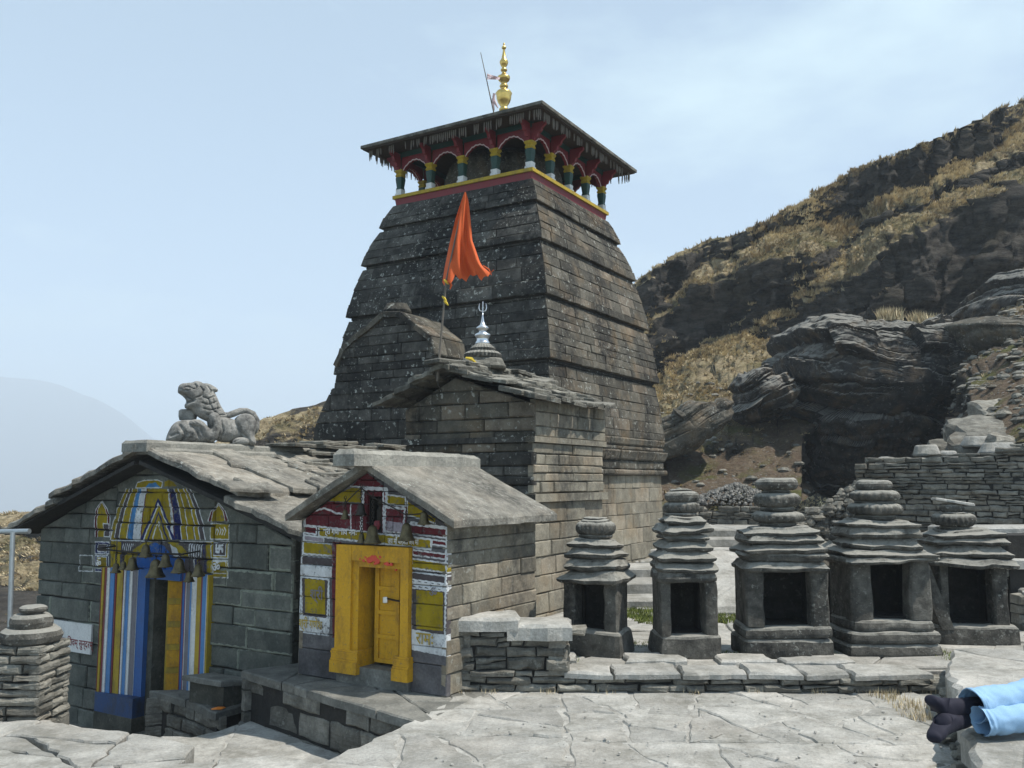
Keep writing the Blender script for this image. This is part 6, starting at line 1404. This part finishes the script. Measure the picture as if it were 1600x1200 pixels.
disp = near * (.85 * fbm(A3 * .16, 5, 4) + .40 * fbm(A3 * .6, 8, 4)) * (.55 + .9 * steep) + near * .22 * steep * fbm(strata * np.array([.25, .25, 1.1]), 12, 4) + .12 * fbm(A3 * 1.7, 14, 3) * near + near * .75 * (1 - steep) * np.abs(fbm(A3 * .75, 33, 3)) + near * .25 * fbm(A3 * np.array([1.2, 1.2, .5]), 34, 3) * steep
LL = A3[..., 2] * .85 - A3[..., 0] * .42 + .9 * fbm(A3 * .18, 41, 3) + .15 * fbm(A3 * .9, 42, 2); l1_ = np.floor(LL).astype(np.int64); b1_ = np.floor(A3[..., 0] * .22 + 1.5 * fbm(A3 * .25, 43, 2) + hash3(l1_, l1_ * 0, l1_ * 0, 5) * 2).astype(np.int64)
L2_ = np.floor(LL * 3.1).astype(np.int64); disp = disp + near * steep * (.55 * hash3(l1_, b1_, l1_ * 0, 7) + .22 * hash3(L2_, np.floor(A3[..., 0] * .6).astype(np.int64), l1_ * 0, 8))
edge = np.ones(NR); edge[0] = .1; edge[1] = .3; edge[240:] = np.interp(np.arange(NR - 240), [0, 6, 17], [1, .5, .5])
A3 = A3 + nrm * (disp * edge[:, None])[..., None]
m = MB(); vs = A3.reshape(-1, 3)
idx = np.arange(NR * NCc).reshape(NR, NCc)
fs = np.stack([idx[:-1, :-1], idx[:-1, 1:], idx[1:, 1:], idx[1:, :-1]], -1).reshape(-1, 4)
me = bpy.data.meshes.new('hill'); me.from_pydata(vs.tolist(), [], fs.tolist()); me.update()
me.polygons.foreach_set('use_smooth', [True] * len(me.polygons))
def hill_mat():
    mt, nt, b = newmat('hill_ground'); q = NT(nt)
    sx = q.n('ShaderNodeSeparateXYZ'); q.link(q.geo.outputs['Normal'], sx.inputs[0]); nz_ = sx.outputs[2]
    sp = q.n('ShaderNodeSeparateXYZ'); q.link(q.pos, sp.inputs[0])
    cv_ = q.attr('cover').outputs['Fac']
    f = q.math('ADD', q.math('ADD', cv_, q.math('MULTIPLY', q.math('SUBTRACT', nz_, .6), .55)), q.math('MULTIPLY', q.math('SUBTRACT', q.noise(.8, 6, .7), .5), .75))
    grass = q.ramp(f, .44, .58)
    rock = q.mix(q.ramp(q.noise(.9, 7, .7, stretch=(1, 1, 4)), .35, .68), (.020, .018, .017), (.125, .112, .095))
    rock = q.mix(q.math('MULTIPLY', q.ramp(q.noise(.35, 4, off=12), .5, .65), .5), rock, (.06, .05, .03))
    g = q.mix(q.ramp(q.noise(1.6, 6, .65), .35, .68), (.23, .18, .10), (.56, .46, .29))
    g = q.mix(q.ramp(q.noise(.35, 4, .6, off=8), .48, .66), g, (.12, .11, .045))
    g = q.mix(q.math('MULTIPLY', q.ramp(q.noise(5, 4, .7, off=4), .45, .7), .6), g, (.10, .065, .045))
    # bare earth and gravel low on the slope
    low = q.math('MULTIPLY', q.ramp(sp.outputs[2], 3.2 / 10, .65), 1.0) if False else None
    h_ = q.math('SUBTRACT', sp.outputs[1], q.math('MULTIPLY', q.noise(.3, 4), 8)); e = q.ramp(q.math('MULTIPLY', h_, .02), .50, .66)
    earth = q.mix(q.ramp(q.noise(3.5, 6, .7, off=2), .3, .7), (.13, .09, .065), (.21, .17, .12))
    earth = q.mix(q.ramp(q.noise(.7, 4, off=6), .52, .62), earth, (.13, .13, .05))
    earth = q.mix(q.math('MULTIPLY', q.ramp(q.noise(9, 3, off=16), .62, .68), .7), earth, (.34, .33, .31))
    g = q.mix(e, earth, g)
    c = q.mix(grass, rock, g); c = q.mix(.5, c, q.ramp(q.noise(12, 5, .75), .2, .8, (.35, .35, .35), (1.45, 1.45, 1.45)), 'MULTIPLY')
    q.link(c, b.inputs['Base Color']); b.inputs['Roughness'].default_value = .95; b.inputs['Specular IOR Level'].default_value = .1
    h = q.math('ADD', q.noise(1.8, 8, .7), q.math('MULTIPLY', q.noise(5, 6, .7, stretch=(1, 1, 4)), .5)); q.bump(h, 1.0, .35, b); return mt
M['hill'] = hill_mat(); hat = me.attributes.new('cover', 'FLOAT', 'POINT'); hat.data.foreach_set('value', cover.ravel().astype(np.float32)); me.materials.append(M['hill']); hill = bpy.data.objects.new('hill', me); COL.objects.link(hill); hill['kind'] = 'structure'
# grass tufts on the gentle parts
fc = (A3[:-1, :-1] + A3[1:, 1:]) / 2; e1_ = A3[:-1, 1:] - A3[:-1, :-1]; e2_ = A3[1:, :-1] - A3[:-1, :-1]; fn = np.cross(e1_, e2_); ar = np.linalg.norm(fn, axis=2); fn = fn / (ar[..., None] + 1e-9)
wgt = ar * (fn[..., 2] > .35) * np.clip((cover[:-1, :-1] + .5 * fbm(fc * .5, 44, 3) - .35) * 3, 0, 1) * (fc[..., 1] < 84) * ((cx_[:-1] > 985) | (cx_[:-1] < 110) | (cx_[:-1] > 380) & (cx_[:-1] < 540))[None, :]
wgt = wgt * (np.clip((fc[..., 1] - 30) / 12, .03, 1) + (cx_[:-1] < 900)[None, :] * .12) * (.12 + np.clip(fbm(fc * .28, 91, 3) * 2.4 + .5, 0, 1)) * (45 / np.maximum(fc[..., 1], 20)) ** 1.2
rn = np.random.default_rng(4); NT_ = 95000; pick = rn.choice(wgt.size, NT_, p=(wgt / wgt.sum()).ravel()); pi_, pj_ = np.unravel_index(pick, wgt.shape)
base = A3[pi_, pj_] + e1_[pi_, pj_] * rn.random((NT_, 1)) + e2_[pi_, pj_] * rn.random((NT_, 1))
NB = 5; V = []; F = []; Rv = []
sc = (.10 + .20 * rn.random(NT_) ** 2) * np.clip(base[:, 1] / 50, .35, 1.2); col_ = np.clip(.5 + .5 * fbm(base * .5, 71, 2) + .25 * rn.standard_normal(NT_), 0, 1)
allv = []; 
for k in range(NB):
    an = rn.random(NT_) * 2 * pi; ln = rn.random(NT_) * .6 + .25; hh = sc * (.6 + .6 * rn.random(NT_)); wd = .035 + .03 * rn.random(NT_)
    o = np.stack([np.cos(an), np.sin(an), 0 * an], 1); t_ = np.stack([-np.sin(an), np.cos(an), 0 * an], 1)
    b0 = base + o * (.14 * rn.random(NT_))[:, None] - np.array([0, 0, .05]); tip = b0 + o * (ln * hh)[:, None] + np.array([0, -.75, -.25]) * hh[:, None] + np.array([0, 0, 1]) * hh[:, None]
    allv.append(np.stack([b0 - t_ * wd[:, None], b0 + t_ * wd[:, None], tip], 1))
allv = np.concatenate(allv, 0); nt_ = len(allv); me = bpy.data.meshes.new('hill_grass')
me.from_pydata(allv.reshape(-1, 3).tolist(), [], np.arange(nt_ * 3).reshape(-1, 3).tolist()); at_ = me.attributes.new('rnd', 'FLOAT', 'POINT'); at_.data.foreach_set('value', np.repeat(np.tile(col_, NB), 3).astype(np.float32))
def grass_mat(name, c0, c1, c2):
    mt, nt, b = newmat(name); q = NT(nt); r = q.attr('rnd').outputs['Fac']; c = q.mix(q.ramp(r, .1, .6), c0, c1); c = q.mix(q.ramp(r, .7, .95), c, c2)
    q.link(c, b.inputs['Base Color']); b.inputs['Roughness'].default_value = .8; b.inputs['Specular IOR Level'].default_value = .2; return mt
M['dry_grass'] = grass_mat('dry_grass', (.25, .19, .11), (.57, .475, .30), (.70, .60, .40)); me.materials.append(M['dry_grass'])
o = bpy.data.objects.new('hill_grass', me); COL.objects.link(o); o['kind'] = 'stuff'
def grass_patch(name, pts, n, h, mat, spread=.3, wd=.008, seed=1, label=None):
    rg_ = np.random.default_rng(seed); V = []; R2 = []
    for (x, y, z) in pts:
        for k in range(n):
            a = rg_.random() * 2 * pi; r = spread * sqrt(rg_.random()); bx, by = x + r * cos(a), y + r * sin(a); a2 = rg_.random() * 2 * pi; hh = h * rg_.uniform(.5, 1.2); l = rg_.uniform(.1, .7) * hh
            V += [(bx - wd * sin(a2), by + wd * cos(a2), z - .01), (bx + wd * sin(a2), by - wd * cos(a2), z - .01), (bx + l * cos(a2), by + l * sin(a2), z + hh)]; R2 += [rg_.random()] * 3
    mm = MB(); mm.add(V, [(i, i + 1, i + 2) for i in range(0, len(V), 3)], R2); oo = mm.build(name, mat, kind='stuff')
    return oo
M['green_grass'] = grass_mat('green_grass', (.07, .10, .02), (.16, .20, .045), (.26, .27, .08))
grass_patch('green_grass', [(G(x, y, .17)[0], G(x, y, .17)[1], .15) for x, y in ((996, 962), (1008, 955), (990, 948), (1016, 966), (1124, 958), (1138, 964), (1150, 968), (1118, 952), (1030, 972), (1475, 905), (1482, 895), (1468, 898))], 500, .06, M['green_grass'], .28, .012, 5)
grass_patch('straw', [(G(x, y, .0)[0], G(x, y, .0)[1], .0) for x, y in ((1405, 1098), (1420, 1108), (1432, 1120), (1440, 1104), (1395, 1092), (1450, 1122), (1380, 1088))], 60, .07, M['dry_grass'], .14, .004, 6)
grass_patch('straw', [(x, 8.70, .0) for x in (-.45, -.2, .35, .9, 1.7, 2.3, 2.9, 3.3, 3.7, 3.95)], 26, .05, M['dry_grass'], .09, .004, 16)
grass_patch('weeds', [(x, y, .16) for x, y in ((.55, 9.3), (1.4, 9.5), (1.5, 10.2), (2.25, 9.6), (3.3, 9.7), (3.35, 10.0), (4.55, 9.7), (4.6, 9.4), (.9, 10.9), (2.3, 11.0))], 90, .05, M['green_grass'], .16, .006, 17)
bt = [at_Y(1385, 500, 31), at_Y(1395, 501, 30.6), at_Y(1450, 510, 30.6), at_Y(1465, 512, 31), at_Y(1435, 506, 31.2)]
grass_patch('crag_grass', bt, 260, .42, M['dry_grass'], .34, .022, 7)

# ------------------------------------------------------------------ rock outcrops
def crag(name, label, cpx, cpy, Yd, outline_, depth, mat, seed, strata_dir=(.25, 0, 1), amp=.5, under=.35, n=420, mrows=240, relief=1.0):
    """a boulder whose outline is given as directions from its centre and whose body is really thick"""
    c = np.array(at_Y(cpx, cpy, Yd)); ang = []; rad = []
    for x, y in outline_:
        p = np.array(at_Y(x, y, Yd)) - c; ang.append(math.atan2(p[2], p[0])); rad.append(math.hypot(p[0], p[2]))
    o_ = np.argsort(ang); ang = np.array(ang)[o_]; rad = np.array(rad)[o_]
    th = np.linspace(-pi, pi, n, endpoint=False); rr_ = np.interp(th, ang, rad, period=2 * pi)
    ph = np.linspace(0, pi, mrows); V = np.zeros((mrows, n, 3))
    for i, p in enumerate(ph):
        s_ = sin(p) ** .55; V[i, :, 0] = c[0] + rr_ * np.cos(th) * s_; V[i, :, 2] = c[2] + rr_ * np.sin(th) * s_; V[i, :, 1] = c[1] - depth * (1 if p < pi / 2 else 1.4) * np.sign(cos(p)) * abs(cos(p)) ** .8
    lowp = np.clip((c[2] - V[..., 2]) / rad.mean(), 0, 1); V[..., 1] += depth * under * 2 * lowp * (V[..., 1] < c[1])
    sd = np.array(strata_dir, float); sd /= np.linalg.norm(sd); q = V @ sd
    nrm_ = V - c; nrm_ /= np.linalg.norm(nrm_, axis=2, keepdims=True) + 1e-9
    fr_ = 1.5 * 3 / depth ** .5 / 2; L_ = q * fr_ + .55 * fbm(V * .45, seed + 3, 3) + .12 * fbm(V * 2.2, seed + 4, 3); li = np.floor(L_); lf_ = L_ - li
    L2 = L_ * 3.3 + .3 * fbm(V * 1.5, seed + 8, 2); l2 = np.floor(L2)
    z0 = np.zeros_like(li); blk = np.floor(V[..., 0] * .75 + 2.1 * hash3(li.astype(np.int64), z0.astype(np.int64), z0.astype(np.int64), seed) + .5 * fbm(V * .8, seed + 7, 2))
    I64 = lambda x: x.astype(np.int64)
    d = amp * (.62 * hash3(I64(li), I64(blk), I64(z0), seed + 1) +   .12 * hash3(I64(l2), I64(z0), I64(z0), seed + 2) + .8 * fbm(V * .45, seed + 1, 4) - .25 * np.abs(fbm(V * 2.5, seed + 9, 3)) - .3 * (lf_ < .10) - .06 * ((L2 - l2) < .15) + .25 * fbm(V * 1.3, seed + 12, 4))
    sm = d.copy(); sm = (np.roll(sm, 1, 1) + np.roll(sm, -1, 1) + 2 * sm) / 4
    V = V + nrm_ * (sm * relief * np.minimum(1, np.sin(ph) * 3)[:, None])[..., None]
    t = thing(name, label, 'rock', tuple(c)); mm = MB(); idx = np.arange(mrows * n).reshape(mrows, n)
    F = [(int(idx[i, j]), int(idx[i, (j + 1) % n]), int(idx[i + 1, (j + 1) % n]), int(idx[i + 1, j])) for i in range(mrows - 1) for j in range(n)]
    mm.add(V.reshape(-1, 3).tolist(), F); mm.build('rock_face', mat, t); return t
crag('overhanging_outcrop', 'huge dark overhanging layered rock outcrop above the retaining wall', 1370, 612, 31.0,
     [(1205, 562), (1225, 532), (1255, 512), (1300, 506), (1350, 502), (1420, 502), (1475, 503), (1500, 516), (1512, 545), (1498, 575), (1502, 610), (1512, 640), (1500, 700), (1450, 750), (1390, 780), (1330, 785), (1285, 775), (1252, 745), (1246, 705), (1250, 672), (1262, 655), (1236, 640), (1216, 600)], 3.0, M['rock'], 3, (.18, 0, 1), .62, .35)
crag('outcrop_shoulder', 'smooth grey rock shoulder running right from the top of the big outcrop', 1570, 545, 28.5,
     [(1470, 515), (1500, 503), (1540, 508), (1600, 535), (1680, 560), (1690, 600), (1600, 590), (1530, 590), (1500, 560)], 2.4, M['tower'], 13, (.3, 0, 1), .40, .1, 260, 140)
crag('jutting_crag', 'lit rocky crag with grass standing on the slope near the upper right edge', 1590, 470, 34,
     [(1522, 495), (1545, 465), (1575, 440), (1620, 425), (1680, 430), (1680, 520), (1600, 530), (1540, 515)], 2.5, M['rock'], 23, (.6, 0, 1), .55, .1, 260, 140)
crag('slope_outcrop', 'slanting grey layered rock slabs on the slope just right of the tower', 1078, 672, 28.5,
     [(1010, 700), (1015, 660), (1060, 645), (1100, 632), (1138, 632), (1145, 645), (1110, 690), (1070, 715), (1035, 728), (1012, 735)], .9, M['tower'], 33, (-.55, 0, 1), .40, .1, 240, 120)
crag('dark_boulder', 'dark squarish boulder on the slope between the slanting slabs and the big outcrop', 1190, 615, 30,
     [(1148, 628), (1160, 598), (1190, 585), (1225, 590), (1240, 620), (1215, 645), (1165, 645)], 1.4, M['rock'], 43, (-.5, 0, 1), .5, .1, 200, 110)
bk_ = [(at_Y(x, y, 20.5)[0] , 20.5 + RNG.uniform(-.5, .5), at_Y(x, y, 20.5)[2]) for x, y in [(1225 + 130 * t + RNG.uniform(-8, 8), 838 - 88 * t + RNG.uniform(0, 1) * 70 * (1 - t * .6)) for t in [RNG.random() for _ in range(1400)]]]
# loose stones on the scree, gravel heap by the far wall
def rocks(name, pts, smin, smax, mat, seed, flatn=.55):
    rr_ = random.Random(seed); m = MB()
    for (x, y, z) in pts:
        s_ = smin + (smax - smin) * rr_.random() ** 2.5; n = 6; rot = rr_.random() * 3; a_, b_ = rr_.uniform(.6, 1), rr_.uniform(.5, 1); h = s_ * flatn * rr_.uniform(.6, 1.3); V = []
        for zz_, k in ((-.3 * h, .8), (.3 * h, 1.0), (h, .55)):
            for i in range(n):
                t = 2 * pi * i / n + rr_.uniform(-.25, .25); r_ = k * s_ * rr_.uniform(.75, 1.15); V.append((x + a_ * r_ * cos(t) * cos(rot) - b_ * r_ * sin(t) * sin(rot), y + a_ * r_ * cos(t) * sin(rot) + b_ * r_ * sin(t) * cos(rot), z + zz_ + rr_.uniform(-.1, .1) * h))
        F = [(j * n + i, j * n + (i + 1) % n, (j + 1) * n + (i + 1) % n, (j + 1) * n + i) for j in range(2) for i in range(n)] + [tuple(2 * n + i for i in range(n))]; m.add(V, F, rr_.random())
    return m.build(name, mat, kind='stuff')
sel = np.argwhere((fc[..., 1] < 36) & (cx_[:-1] > 990)[None, :] & (fn[..., 2] > .3)); w_ = ar[sel[:, 0], sel[:, 1]] * np.where(cx_[sel[:, 1]] > 1330, 1.3, .45) / fc[sel[:, 0], sel[:, 1], 1]; pk = rn.choice(len(sel), 3000, p=w_ / w_.sum()); sp_ = sel[pk]
pts = A3[sp_[:, 0], sp_[:, 1]] + e1_[sp_[:, 0], sp_[:, 1]] * rn.random((3000, 1)) + e2_[sp_[:, 0], sp_[:, 1]] * rn.random((3000, 1))
rocks('rubble_bank', bk_, .05, .20, M['dry'], 8)
rocks('scree', pts.tolist(), .03, .26, M['dry'], 3, .4)
gh = at_Y(1150, 778, 25.6); gp_ = []
for k in range(1500):
    a, r = RNG.random() * 2 * pi, RNG.random() ** .6; gp_.append((gh[0] + 1.5 * r * cos(a), 25.6 + .6 * r * sin(a), 1.25 + .62 * (1 - r) ** .8 + .03))
rocks('gravel_heap', gp_, .03, .085, M['gravel'], 5, .8)
for i, (x, y, Yd, s_) in enumerate(((1447, 703, 17.0, .26), (1385, 722, 17.4, .2), (1560, 700, 16.4, .34), (1528, 690, 17.2, .3), (1480, 712, 17, .2))):
    c = at_Y(x, y, Yd); m = MB(); loft(m, c[0], c[1], slab_rings(c[2] - .12, c[2] + .10, s_, s_ * .7, s_ * .8, s_ * .5, 3, .03), n=20, amp=.06, seed=i, fs=3); o = m.build('loose_boulder', M['flag'])
    tag(o, ('pale loose boulder on the retaining wall top, middle one', 'small pale loose stone near the left end of the retaining wall top', 'pale loose boulder near the right end of the retaining wall top, biggest of them', 'pale loose boulder just left of the biggest one on the retaining wall', 'small loose stone right of the middle boulder on the retaining wall')[i], 'boulder', 'loose stones on the retaining wall')
lg = thing('rock_ledge', 'scattered broad grey rock slabs sloping on the scree above the retaining wall', 'rock ledge', at_Y(1550, 670, 19))
for (px, py, Yd, w, h_, tl) in ((1585, 668, 18.2, 1.3, .9, .05), (1545, 684, 17.6, .8, .5, .12), (1590, 640, 20.0, 1.0, .7, -.05), (1510, 668, 21.0, .55, .4, .15), (1555, 652, 20.4, .6, .4, .0), (1480, 694, 22, .5, .3, .1), (1600, 690, 17.0, .7, .4, -.1)):
    c = at_Y(px, py, Yd); m = MB(); q = [(-w, -h_ * .8), (-w * .2, -h_), (w, -h_ * .7), (w * 1.1, h_ * .5), (w * .1, h_), (-w * .9, h_ * .6)]
    stone(m, lambda a, b, d, c=c, tl=tl: (c[0] + a, c[1] + b, c[2] + d + .36 * b + tl * a), q, depth=.25, gap=0, chamf=.05, proud=.05, rng=rd, step=.22, jit=.07, rel=.05); m.build('slab', M['dry'], lg)
# small pebbles, mortar crumbs on the pavement
pts = []
for k in range(420):
    y = RNG.uniform(5.6, 8.5); x = RNG.uniform(np.interp(y, [5.6, 6.2, 6.7, 7.4, 8.1], [-1.2, -1.1, -.8, -.4, -.25]), 2.5 + (y - 5.6) * .35); pts.append((x, y, .012))
rocks('crumbs', pts, .004, .020, M['mortar'], 9, .5)

# ------------------------------------------------------------------ far ground, valley, hazy mountain, haze
def terrain(name, X0, X1, Y0, Y1, nx, ny, hf, mat):
    xs = np.linspace(X0, X1, nx); ys = np.linspace(Y0, Y1, ny); Xg, Yg = np.meshgrid(xs, ys); Zg = hf(Xg, Yg); V = np.stack([Xg, Yg, Zg], -1).reshape(-1, 3)
    idx = np.arange(nx * ny).reshape(ny, nx); F = np.stack([idx[:-1, :-1], idx[:-1, 1:], idx[1:, 1:], idx[1:, :-1]], -1).reshape(-1, 4)
    me = bpy.data.meshes.new(name); me.from_pydata(V.tolist(), [], F.tolist()); me.polygons.foreach_set('use_smooth', [True] * len(me.polygons)); me.materials.append(mat); o = bpy.data.objects.new(name, me); COL.objects.link(o); o['kind'] = 'structure'; return o
def gh_(X, Y):
    return -2.2 + .0 * X + .25 * fbm(np.stack([X * .3, Y * .3, 0 * X], -1), 3, 3)
terrain('ground', -60, 60, -30, 40, 160, 100, gh_, M['hill'])
terrain('valley', -9000, 9000, 90, 9000, 120, 120, lambda X, Y: -40 - .16 * np.minimum(Y, 4000) + 24 * fbm(np.stack([X / 400, Y / 400, 0 * X], -1), 9, 4), M['hill'])
def mt(X, Y):
    px = 800 + FPX * X / Y; prof = np.interp(px, [-900, -300, 0, 60, 100, 150, 195, 240, 300, 420, 700, 1200, 2500], [500, 566, 586, 594, 604, 623, 650, 678, 712, 738, 765, 790, 800])
    zr = (750 - prof) / FPX * 3000; t = np.clip(1 - np.abs(Y - 3000) / 1400, 0, 1) ** .9
    return -700 + (zr + 700) * t + 42 * fbm(np.stack([X / 260, Y / 260, 0 * X], -1), 19, 5) * np.clip(t * 1.2, 0, 1)
terrain('far_mountain', -4300, 3200, 1580, 4450, 220, 120, mt, M['hill'])
def mt2(X, Y):
    px = 800 + FPX * X / Y; prof = np.interp(px, [-900, 0, 200, 420, 700, 1400], [640, 670, 700, 722, 735, 760]); t = np.clip(1 - np.abs(Y - 5000) / 1200, 0, 1)
    return -900 + ((750 - prof) / FPX * 5000 + 900) * t + 50 * fbm(np.stack([X / 480, Y / 480, 0 * X], -1), 29, 5) * t
terrain('farther_ridge', -8500, 5600, 3750, 6250, 200, 80, mt2, M['hill'])
HAZE = True
if HAZE:
    m = MB(); box(m, flat(0), -9200, 9200, -60, 9100, -1100, 385); hz = m.build('haze', M['joint']); hz['kind'] = 'stuff'
    hm_ = bpy.data.materials.new('haze_air'); hm_.use_nodes = True; nt = hm_.node_tree; nt.nodes.clear(); o_ = nt.nodes.new('ShaderNodeOutputMaterial'); v_ = nt.nodes.new('ShaderNodeVolumePrincipled')
    v_.inputs['Color'].default_value = (.80, .90, 1.0, 1); v_.inputs['Density'].default_value = 7.6e-4; v_.inputs['Anisotropy'].default_value = .0
    nt.links.new(v_.outputs[0], o_.inputs['Volume']); hz.data.materials.clear(); hz.data.materials.append(hm_)
